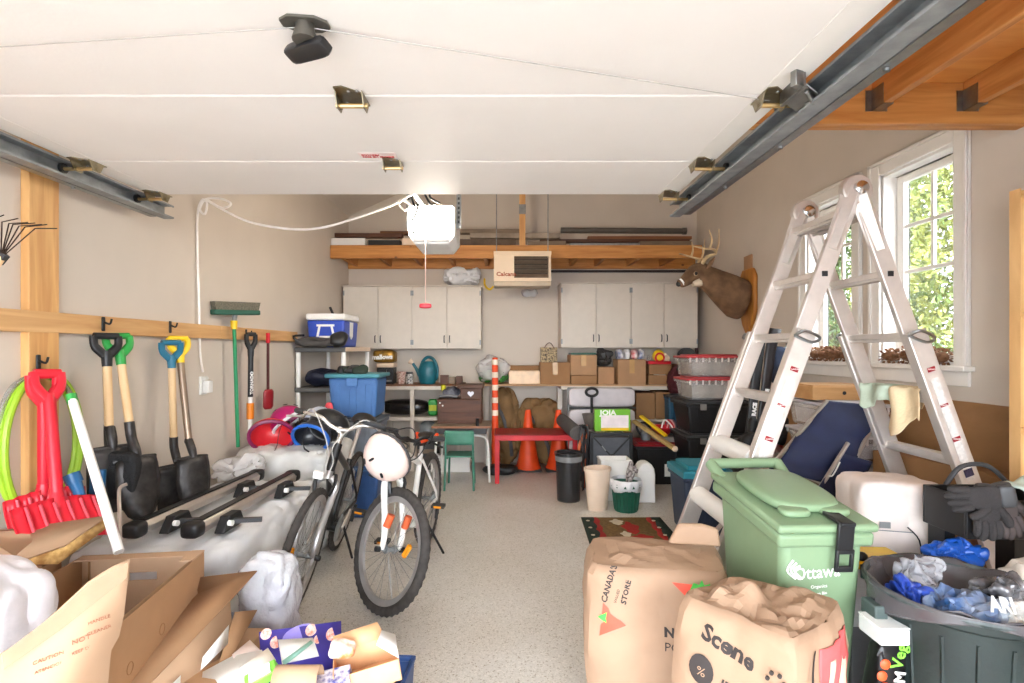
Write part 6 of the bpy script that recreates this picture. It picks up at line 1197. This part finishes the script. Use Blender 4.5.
b = MB(); b.M = MT; b.sbox((.10, .07, .03), 8, 3., (-.07, -dl_ * .36, .03)); b.build('lid_bump', GB, ll); b = MB(); b.M = MT; b.sbox((.10, .07, .03), 8, 3., (.07, -dl_ * .36, .03)); b.build('lid_bump', GB, ll)
b = MB(); b.M = MT; b.tube([(-w / 2 + .0, dl_ / 2 + .075, .05), (w / 2 - .0, dl_ / 2 + .075, .05)], .022, 12); b.build('handle', GB, gb)
for sx in (-1, 1): b = MB(); b.M = MT; b.tube([(sx * (w / 2 - .01), dl_ / 2 - .03, .01), (sx * (w / 2 - .0), dl_ / 2 + .075, .05)], .024, 10); b.build('handle_arm', GB, gb)
b = MB(); b.M = MT; b.box((.045, -dl_ / 2 + .0, .045), (.05, .1, .014)); b.box((.045, -dl_ / 2 - .036, -.0), (.056, .012, .10)); b.box((.045, -dl_ / 2 - .04, -.05), (.062, .012, .016)); b.box((.02, -dl_ / 2 - .04, -.08), (.012, .012, .06)); b.box((.07, -dl_ / 2 - .04, -.08), (.012, .012, .06)); b.box((.045, -dl_ / 2 - .04, -.11), (.062, .012, .02)); b.build('latch', BLACK, gb, bevel=.004)
fn = (-.09 * d, -(.5 - .36) * d, 0); tilt = math.atan2((.5 - .36) * d, zf)
def fp(x, z): return Vector((x, -d * .36 - (.5 - .36) * d * z / zf - .0025, z))
up = (0, -sin(tilt), cos(tilt))
text('Ottawa', .062, PAPER, frame(fp(-.10, zf - .165), (1, 0, .08), up), gb, bold=.0003, sx=.85)
for k in range(3): b = MB(); b.tube(spline([fp(-.095 + .012 * k, zf - .16), fp(-.125 + .012 * k, zf - .13), fp(-.105 + .012 * k, zf - .095 - .01 * k)], 4), .0035, 5); b.build('swirl_mark', PAPER, gb)
for k, (s, sz) in enumerate((('Organics', .016), ('Green Bin', .014), ('3-1-1', .024), ('ottawa.ca', .012))): text(s, sz, PAPER, frame(fp(-.04, zf - .195 - .024 * k), (1, 0, .08), up), gb, bold=.0002)
b = MB(); p = fp(.0, zf - .32); b.sbox((.11, .02, .13), 8, 3, p + Vector((-.01, .0, -.06))); b.build('grip_recess', mat('bin_green_recess', (114, 140, 106), .45), gb)
for sx in (-1, 1): b = MB(); b.lathe([(.02, -.025), (.11, -.025), (.11, .025), (.02, .025)], 20, (sx * .15, d * .42, .11), (0, pi / 2, 0)); b.build('wheel', BLACK, gb)

# ------------------------------------------------------------------ paper yard bags
def yardbag(label, loc, rz, w, d, h, seed, slump, topn, topamp):
    t = thing('yard_bag', label, 'paper bag', loc, rz, 'paper yard waste bags')
    def f(u, v):
        a = 2 * pi * u; e = 7.; cx, sy = cos(a), sin(a); l = (abs(cx) ** e + abs(sy) ** e) ** (1 / e)
        k = 1.0 if v < .93 else 1 - (v - .93) * 1.2; bulge = 1 + .05 * sin(pi * min(v * 1.05, 1))
        n = noise.noise(Vector((cx * 1.7 + seed, sy * 1.7, v * 2.4))) * .028; n2 = -abs(noise.noise(Vector((cx * 3.3, sy * 3.3 + seed, v * 4)))) * .02
        p = Vector((cx / l * w / 2, sy / l * d / 2, 0)) * k * bulge + Vector((cx / w, sy / d, 0)).normalized() * (n + n2)
        p.z = h * v - (slump(p.x, p.y) * v * v); return p
    MB().grid(f, 48, 16, True).build('bag_wall', PAPERBAG, t, solid=.003, ang=25)
    def g(u, v):   # crumpled top closing the bag
        p = f(u, 1.); q = Vector((p.x * (1 - v), p.y * (1 - v), p.z)); r = noise.noise(Vector((q.x * 9 + seed, q.y * 9, seed))) + .6 * noise.noise(Vector((q.x * 19 + seed, q.y * 19, seed)))
        q.z = h - slump(q.x, q.y) + topamp * r * min(1, v * 4) + .02 * v; return q
    MB().grid(g, topn, topn // 3, True).build('folded_top', PAPERBAG, t, ang=14)
    return t, f
y1, f1_ = yardbag('paper yard bag printed CANADAS STORE behind the front bag', (.585, 2.05, 0), R(-12), .52, .34, .67, 3, lambda x, y: .02 + .05 * max(0, -x), 36, .02)
y2, f2_ = yardbag('paper yard bag printed Scene nearest the camera', (.775, 1.57, 0), R(38), .37, .37, .72, 8, lambda x, y: .02 + .12 * max(0, (x + y) * .9) , 42, .055)
MB().prism([(-.1, 0), (.1, 0), (.09, .07), (.03, .085), (-.06, .08)], .03, (.16, .06, .67), (1, 0, 0), (0, 0, 1)).build('folded_tab', PAPERBAG, y1, bevel=.01)
def on(f, u, v, dy=.006):
    p = f(u, v); e = .004; du = f(u + e, v) - f(u - e, v); dv = f(u, v + e) - f(u, v - e); n = du.cross(dv).normalized(); return p + n * dy, du.normalized(), dv.normalized()
def axes(f, u, v, d):
    p, du, dv = on(f, u, v, d); e = .035; du = (f(u + e, v) - f(u - e, v)); dv = f(u, min(v + .06, .93)) - f(u, v - .1); return p, du.normalized(), dv.normalized()
def cling(o, t, off):
    md = o.modifiers.new('print', 'SHRINKWRAP'); md.target = [c for c in t.children if c.name.startswith('bag_wall')][0]; md.wrap_method = 'NEAREST_SURFACEPOINT'; md.wrap_mode = 'OUTSIDE_SURFACE'; md.offset = off; return o
def btext(t, f, s, u, v, sz, m, rot=0., off=.0022, **k):
    p, du, dv = axes(f, u, v, .012); return cling(text(s, sz, m, frame(p, du * cos(rot) + dv * sin(rot), -du * sin(rot) + dv * cos(rot)), t, th=0, **k), t, off)
def bpoly(t, f, pts, u, v, m, nm, d=.010):
    "print that follows the bag wall: polygon fan sampled onto the surface"
    p, du, dv = axes(f, u, v, d); b = MB(); n = len(pts); c = Vector((sum(q[0] for q in pts) / n, sum(q[1] for q in pts) / n))
    P = lambda q, s: p + du * (c.x + (q[0] - c.x) * s) + dv * (c.y + (q[1] - c.y) * s)
    vs = [p + du * c.x + dv * c.y] + [P(q, s) for s in (.25, .5, .75, 1.) for q in pts]; fs = [(0, 1 + i, 1 + (i + 1) % n) for i in range(n)] + [(1 + k * n + i, 1 + (k + 1) * n + i, 1 + (k + 1) * n + (i + 1) % n, 1 + k * n + (i + 1) % n) for k in range(3) for i in range(n)]
    return cling(b.add(vs, fs).build(nm, m, t), t, .0042 if d < .012 else .006)
CI = mat('carbon_ink', (52, 44, 42), .7); TRI = mat('tomato_red', (232, 84, 62), .6); LEAF = mat('leaf_green_print', (70, 190, 70), .6)
btext(y1, f1_, "CANADA'S", .655, .79, .03, CI, R(78), bold=.0008); btext(y1, f1_, 'VALUED', .672, .80, .014, CI, R(78)); btext(y1, f1_, 'STORE', .69, .80, .03, CI, R(78), bold=.0008)
bpoly(y1, f1_, [(-.05, -.06), (.05, -.01), (-.04, .065)], .668, .70, TRI, 'triangle_mark'); bpoly(y1, f1_, [(-.02, 0), (0, .012), (.015, .022), (.013, .0), (.016, -.018), (0, -.01)], .652, .71, LEAF, 'leaf_mark', .014)
btext(y1, f1_, 'NOT', .765, .63, .045, CI, 0, bold=.002); btext(y1, f1_, 'POUR', .765, .55, .045, CI, 0)
bpoly(y1, f1_, [(-.07, .02), (.0, -.05), (.09, .0), (.0, .02)], .82, .90, TRI, 'triangle_mark'); bpoly(y1, f1_, [(-.03, 0), (-.015, .03), (0, .02), (.012, .042), (.02, .02), (.04, .03), (.035, 0), (0, -.012)], .83, .90, LEAF, 'leaf_mark', .016)
btext(y2, f2_, 'Scene', .43, .865, .068, CI, R(-14), bold=.0022, sx=.95); bpoly(y2, f2_, [(.036 * cos(a), .045 * sin(a)) for a in [2 * pi * i / 18 for i in range(18)]], .44, .74, CI, 'seed_mark'); btext(y2, f2_, '%', .432, .72, .04, PAPERBAG, R(-10), off=.0068, name='seed_print')
btext(y2, f2_, 'IRRIGATE', .475, .70, .035, CI, R(-14), bold=.001)
for k in range(6): a = 2 * pi * k / 6; p, du, dv = axes(f2_, .60, .83, .012); MB().lathe([(.0055, -.003), (.0055, .003)], 10, p + du * .02 * cos(a) + dv * .02 * sin(a), du.cross(dv).to_track_quat('Z', 'Y').to_euler()).build('dot_mark', CI, y2)
RP = mat('rose_red_print', (226, 96, 96), .6); BP = mat('blush_print', (244, 190, 168), .6)
def wrap(f, u0, u1, v0, v1, m, nm, d, fn=None):
    MB().grid(lambda a, b: on(f, u0 + (u1 - u0) * a, v0 + (v1 - v0) * b, d)[0], 14, 10).build(nm, m, y2, solid=.001)
wrap(f2_, .70, .86, .50, .92, RP, 'red_panel', .004)
for k, (u0, u1, v0, v1) in enumerate(((.735, .755, .60, .86), (.765, .80, .56, .72), (.79, .82, .66, .84), (.72, .74, .55, .66), (.83, .845, .6, .8))): wrap(f2_, u0, u1, v0, v1, BP, 'plant_print', .0062)
wrap(f2_, .672, .680, .45, .93, CI, 'black_rule', .004)

# ------------------------------------------------------------------ big trash can
tcn = thing('garbage_can', 'large dark green garbage can stuffed with rubbish at the lower right', 'garbage can', (1.42, 1.63, 0)); tcn.scale = (.79, .79, 1)
TG = mat('can_green', (24, 34, 33), .5, col2=(34, 45, 43), scale=8, bump=.15, bscale=50); hh_ = .70
MB().lathe([(.001, 0), (.23, 0), (.28, hh_ - .1), (.29, hh_ - .04), (.305, hh_ - .03), (.31, hh_), (.295, hh_), (.275, hh_ - .1), (.22, .02), (.001, .02)], 48, caps=False).build('can_body', TG, tcn)
for k in range(18): a = 2 * pi * k / 18; MB().tube([(.236 * cos(a), .236 * sin(a), .03), (.283 * cos(a), .283 * sin(a), hh_ - .07)], .007, 5).build('rib', TG, tcn)
MB().tube([(.309 * cos(a), .309 * sin(a), hh_) for a in [2 * pi * i / 40 for i in range(40)]], .010, 8, closed=True).build('rim', mat('can_rim_scuffed', (86, 92, 92), .5, col2=(40, 50, 50), scale=20), tcn)
for a in (R(-75), R(105)): c, s = cos(a), sin(a); b = MB(); b.M = Matrix.Rotation(a, 4, 'Z'); b.box((.325, 0, hh_ - .06), (.03, .16, .02)); b.box((.32, -.085, hh_ - .05), (.05, .014, .05)); b.box((.32, .085, hh_ - .05), (.05, .014, .05)); b.build('handle', mat('can_handle', (70, 82, 80), .5), tcn, bevel=.004)
b = MB(); b.M = Matrix.Rotation(R(178), 4, 'Z'); b.box((.325, 0, hh_ - .07), (.05, .09, .05)); b.build('side_handle', MATS['can_handle'], tcn, bevel=.006)
m = MB(); m.grid(lambda u, v: Vector(((.309 - .075 * v + .004 * sin(u * 2 * pi * 9) * (1 - v)) * cos(2 * pi * u), (.309 - .075 * v + .004 * sin(u * 2 * pi * 9) * (1 - v)) * sin(2 * pi * u), hh_ + .012 + .012 * sin(v * pi) - .10 * v + .02 * noise.noise(Vector((cos(2 * pi * u) * 3, sin(2 * pi * u) * 3, v * 3))))), 72, 8, True); m.build('bin_liner', mat('liner_grey', (88, 84, 86), .25, alpha=.85, var=.1), tcn, solid=.003)
m = MB(); m.grid(lambda u, v: Vector(((.316 + .006 * sin(u * 21) * v) * cos(R(165) + R(150) * u), (.316 + .006 * sin(u * 21) * v) * sin(R(165) + R(150) * u), hh_ + .012 - v * (.05 + .03 * sin(u * 7 + 1)))), 40, 5); m.build('liner_fold', MATS['liner_grey'], tcn, solid=.002)
def rubbish(name, label, cat, x, y, z, s, m, seed, rot=None, e=2.5, amp=.04): o = MB().sbox(s, 18, e, (0, 0, -s[2] / 2), amp, 17, seed, amp * .7, rot=rot, flat=False).build(name, m, None, ang=16); o.location = (1.42 + x * .8, 1.63 + y * .8, z + .025); o.scale = (.92, .92, 1.); return tag(o, label, cat, 'rubbish in the garbage can')
BF = mat('blue_foil', (30, 86, 150), .3, col2=(190, 200, 214), scale=7, bump=.3, bscale=14)
rubbish('blue_wrapper', 'big blue and white packaging film in the garbage can', 'packaging', .02, -.03, .62, (.30, .22, .11), BF, 2); rubbish('royal_wrapper', 'royal blue packet by the left rim of the garbage can', 'packaging', -.15, .06, .63, (.12, .12, .12), mat('royal_foil', (24, 52, 140), .3, col2=(60, 90, 190), scale=9), 4); rubbish('clear_wrapper', 'clear crumpled plastic at the back of the garbage can', 'plastic', -.04, .14, .65, (.16, .08, .16), mat('grey_clear', (170, 168, 172), .15, alpha=.7, bump=.6, bscale=20), 6)
rubbish('silver_wrapper', 'silver and black wrapper at the right of the garbage can', 'packaging', .18, .0, .65, (.16, .14, .14), mat('silver_black_foil', (60, 58, 62), .25, .4, col2=(170, 168, 170), scale=10), 9); rubbish('white_wrapper', 'white paper at the front of the garbage can', 'paper', .14, -.14, .64, (.18, .14, .06), PAPER, 3); rubbish('dark_fill', 'dark garbage bag filling the bottom of the garbage can', 'garbage bag', 0, 0, .5, (.42, .42, .2), mat('dark_bag', (38, 40, 48), .3), 5, None, 2.6, .03)
text('ARI', .06, PAPER, frame((1.44 - 1.40 - .06, -.2, .07), (1, .1, -.12), (0, .5, 1)), bpy.data.objects['blue_wrapper'], bold=.002).location = (-.02, .08, -.02)

# ------------------------------------------------------------------ behind the garbage can
wcv = thing('covered_machine', 'machine under an off-white fabric cover behind the garbage can', 'covered machine', (1.68, 2.28, .55), R(-12))
MB().sbox((.34, .28, .34), 20, 9, (0, 0, 0), .012, 7, 3, .008).build('cover', mat('offwhite_cover', (226, 212, 204), .85, var=.04, bump=.25, bscale=30), wcv); MB().b2((-.1, -.153, .16), (-.06, -.15, .185)).build('logo_patch', GREY, wcv); MB().tube(spline([(.0, -.155, .17), (.04, -.16, .12), (.05, -.158, .02)], 4), .003, 5).build('cover_cord', INK, wcv)
b = MB().tube([(-.16, -.15, .15), (.02, -.157, .15)], .002, 4); b.build('pocket_seam', GREY, wcv)
o = thing('low_cabinet', 'dark low cabinet standing under the covered machine', 'cabinet', (1.69, 2.29, 0), R(-12)); MB().b2((-.18, -.15, 0), (.18, .15, .548)).build('cabinet_body', DGREY, o, bevel=.005); MB().b2((-.17, -.155, .05), (.17, -.1505, .5)).build('door', BLACK, o); MB().lathe([(.01, 0), (.01, .015)], 8, (.14, -.17, .3), (-pi / 2, 0, 0)).build('knob', STEEL, o)
tc = thing('tool_caddy', 'black plastic caddy with work gloves on its rim', 'caddy', (1.84, 2.03, .76))
for lo_, hi_ in (((-.17, -.15, 0), (.2, -.14, .14)), ((-.17, .04, 0), (.2, .05, .15)), ((-.17, -.14, 0), (-.16, .04, .15)), ((.19, -.14, 0), (.2, .04, .15)), ((-.16, -.14, 0), (.19, .04, .01))): MB().b2(lo_, hi_).build('wall', BLACK, tc, bevel=.003)
MB().tube(spline([(-.12, .0, .16), (-.06, 0, .23), (.04, 0, .235), (.12, 0, .17)], 5), .009, 8).build('handle', DGREY, tc); 
for sx in (-.12, .15): MB().b2((sx - .02, -.02, -.76), (sx + .02, .06, -.001)).build('stand_leg', BLACK, tc)
def glove(label, loc, rot, m):
    t = thing('work_glove', label, 'glove', loc, 0, 'work gloves on the caddy', rot=rot); t.scale = (.82, .82, .82); MB().sbox((.1, .035, .13), 8, 3.5, (0, 0, -.02), .006, 20, 2).build('palm', m, t)
    for k, (x, l, a) in enumerate(((-.038, .07, .12), (-.013, .085, .03), (.013, .08, -.05), (.038, .065, -.14))): MB().tube(spline([(x, 0, -.005), (x - sin(a) * l * .5, -.008, -.01 - l * .5), (x - sin(a) * l, -.004 + .01 * (k % 2), -.01 - l)], 4), [.016] * 6 + [.015, .013, .008], 10).build('finger', m, t)
    MB().tube(spline([(.045, 0, .05), (.07, -.012, .01), (.075, -.02, -.025)], 4), [.018] * 6 + [.016, .014, .008], 10).build('thumb', m, t); MB().sbox((.095, .04, .06), 6, 4, (0, 0, .09)).build('cuff', DGREY, t)
GLV = mat('grey_knit', (46, 42, 42), .9, var=.1, bump=.4, bscale=150)
glove('dark work glove hanging fingers down on the caddy front', (1.72, 1.855, .845), (R(-8), R(6), R(-8)), GLV); glove('dark work glove lying sideways on the caddy edge', (1.66, 1.85, .92), (R(10), R(80), R(-12)), GLV); glove('palm side dark work glove hanging right of the other on the caddy', (1.80, 1.86, .85), (R(-6), R(-12), R(6)), mat('brown_grey_knit', (70, 60, 58), .9, var=.1))
b = thing('mint_cloth', 'pale mint cloth hanging over the black caddy at the right edge', 'cloth', (1.88, 1.862, .93)); m = MB(); m.grid(lambda u, v: Vector((-.07 + .22 * u + .03 * v * (1 - u), .06 - .10 * min(1, v * 2.2) - .01 * sin(u * 11) - .004, .02 + .05 * u - max(0, v - .4) * .26 * (1 - .5 * u) + .008 * sin(u * 14 + v * 3))), 20, 14); m.build('cloth_sheet', mat('mint_cloth', (196, 210, 198), .9, var=.05), b, solid=.005)
sk = thing('white_sack', 'white woven sack behind the garbage can at the right edge', 'sack', (1.93, 1.87, 0)); sk.location = (1.83, 1.74, .44); MB().sbox((.32, .17, .33), 12, 3, (0, 0, 0), .03, 7, 6, .03).build('sack_body', mat('woven_white', (222, 212, 202), .8, var=.06, bump=.2, bscale=90), sk); MB().tube(spline([(-.06, -.02, .32), (.0, -.05, .36), (.08, -.02, .34)], 4), .02, 6).build('tied_neck', mat('woven_white', (222, 212, 202)), sk)
o = thing('sack_stand', 'wooden crate under the white sack', 'crate', (1.83, 1.74, 0)); MB().b2((-.14, -.08, 0), (.14, .08, .439)).build('crate_body', GREYW, o, bevel=.004); MB().b2((-.13, -.085, .2), (.13, -.0805, .28)).build('slat', GREYW, o)
o = MB().sbox((.2, .12, .1), 14, 2.6, (0, 0, 0), .035, 16, 2, .02).build('blue_bag', mat('blue_poly', (34, 92, 190), .35, var=.15), None, ang=18); o.location = (1.70, 1.98, .625); tag(o, 'bright blue plastic bag behind the garbage can rim', 'bag')
o = thing('bag_shelf', 'small black stand under the blue bag', 'stand', (1.74, 1.84, 0)); o.location = (1.70, 1.98, 0); MB().b2((-.1, -.05, .58), (.1, .05, .613)).build('stand_top', BLACK, o); MB().b2((-.03, -.03, 0), (.03, .03, .5795)).build('stand_post', BLACK, o)
yl = thing('yellow_lid_box', 'white box with a bright yellow lid between the bins', 'box', (1.33, 2.03, .0)); yl.location = (1.375, 2.02, 0); MB().b2((-.07, -.06, .4), (.1, .08, .62)).build('box_body', WHITE, yl, bevel=.006); MB().b2((-.08, -.07, .6205), (.17, .09, .65)).build('lid', YELLOW, yl, bevel=.008); MB().b2((-.06, -.05, 0), (.09, .07, .3995)).build('lower_box', GREY, yl, bevel=.004); MB().ell((-.02, -.045, .66), (.022, .02, .02), 10, 6).build('black_knob', BLACK, yl)
ps = thing('soil_bag', 'black bag printed PREMIUM standing between the two bins', 'bag', (1.24, 1.83, 0)); ps.location = (1.16, 1.60, 0); MB().sbox((.10, .08, .56), 12, 5, (.01, 0, 0), .012, 8, 5, .01).build('bag_body', mat('soil_black', (24, 22, 24), .35), ps)
text('PREMIUM', .045, PAPER, frame((.015, -.046, .3), (.12, 0, 1), (-1, 0, .12)), ps, bold=.001); text('Veg', .05, mat('lime_ink', (120, 200, 60), .6), frame((.025, -.046, .49), (.25, 0, 1), (-1, 0, .25)), ps, bold=.001)
for k in range(4): MB().ell((-.03 + .01 * (k % 2), -.042, .40 + .035 * k), (.016, .006, .016), 8, 6).build('carrot_print', mat('carrot_orange', (220, 84, 40), .5), ps)
o = thing('white_block', 'white foam block lying above the black soil bag', 'block', (1.16, 1.60, .563)); MB().b2((-.04, -.05, 0), (.05, .05, .05)).build('block_body', WHITE, o, bevel=.006); MB().b2((-.04, -.05, .0501), (.05, .05, .054)).build('block_top', PAPER, o)

# ------------------------------------------------------------------ trees outside the windows
def tree(name, label, loc, h, rad, n, m, seed, sz):
    t = thing(name, label, 'tree', loc, 0, 'trees outside the windows'); r = random.Random(seed)
    MB().tube([(0, 0, 0), (.05, 0, h * .5), (0, .05, h * .9)], [.14, .1, .03], 8).build('trunk', mat('bark', (84, 66, 50), .9, var=.2), t)
    b = MB(); vs = []; fs = []
    for i in range(n):
        z = r.uniform(.05, 1); rr = rad * (1 - .45 * z) * math.sqrt(r.uniform(.25, 1)); a = r.uniform(0, 2 * pi); c = Vector((rr * cos(a), rr * sin(a), z * h)); d = Vector((r.gauss(0, 1), r.gauss(0, 1), r.gauss(0, 1))).normalized(); e = d.cross(Vector((r.gauss(0, 1), r.gauss(0, 1), r.gauss(0, 1)))).normalized(); s = sz * r.uniform(.6, 1.4)
        k = len(vs); vs += [c - d * s, c + e * s * .45, c + d * s, c - e * s * .45]; fs.append((k, k + 1, k + 2, k + 3))
    me = bpy.data.meshes.new('foliage'); me.from_pydata([tuple(v) for v in vs], [], fs); me.materials.append(m); o = bpy.data.objects.new('foliage', me); COL.objects.link(o); o.parent = t; o['kind'] = 'stuff'
LF1 = mat('cedar_green', (72, 96, 34), .7, col2=(150, 152, 70), scale=2.2); LF2 = mat('leaf_dark_green', (40, 66, 30), .7, col2=(96, 120, 54), scale=3)
tree('cedar_tree', 'leafy yellow green tree seen through the near window', (5.2, 5.6, -.12), 6.5, 1.5, 30000, LF1, 1, .04); tree('cedar_tree', 'dark green tree seen through the far window', (4.9, 8.2, -.12), 6.0, 1.5, 26000, LF2, 2, .04); tree('cedar_tree', 'bushy green tree between the two window views', (6.6, 6.9, -.12), 6.5, 1.8, 26000, LF1, 3, .05); tree('cedar_tree', 'distant green tree filling the near window edge', (6.2, 4.4, -.12), 6.5, 1.6, 26000, LF2, 4, .045)
tree('cedar_tree', 'tall green tree beyond the far window', (6.4, 10.2, -.12), 6.5, 2.0, 20000, LF1, 5, .06)
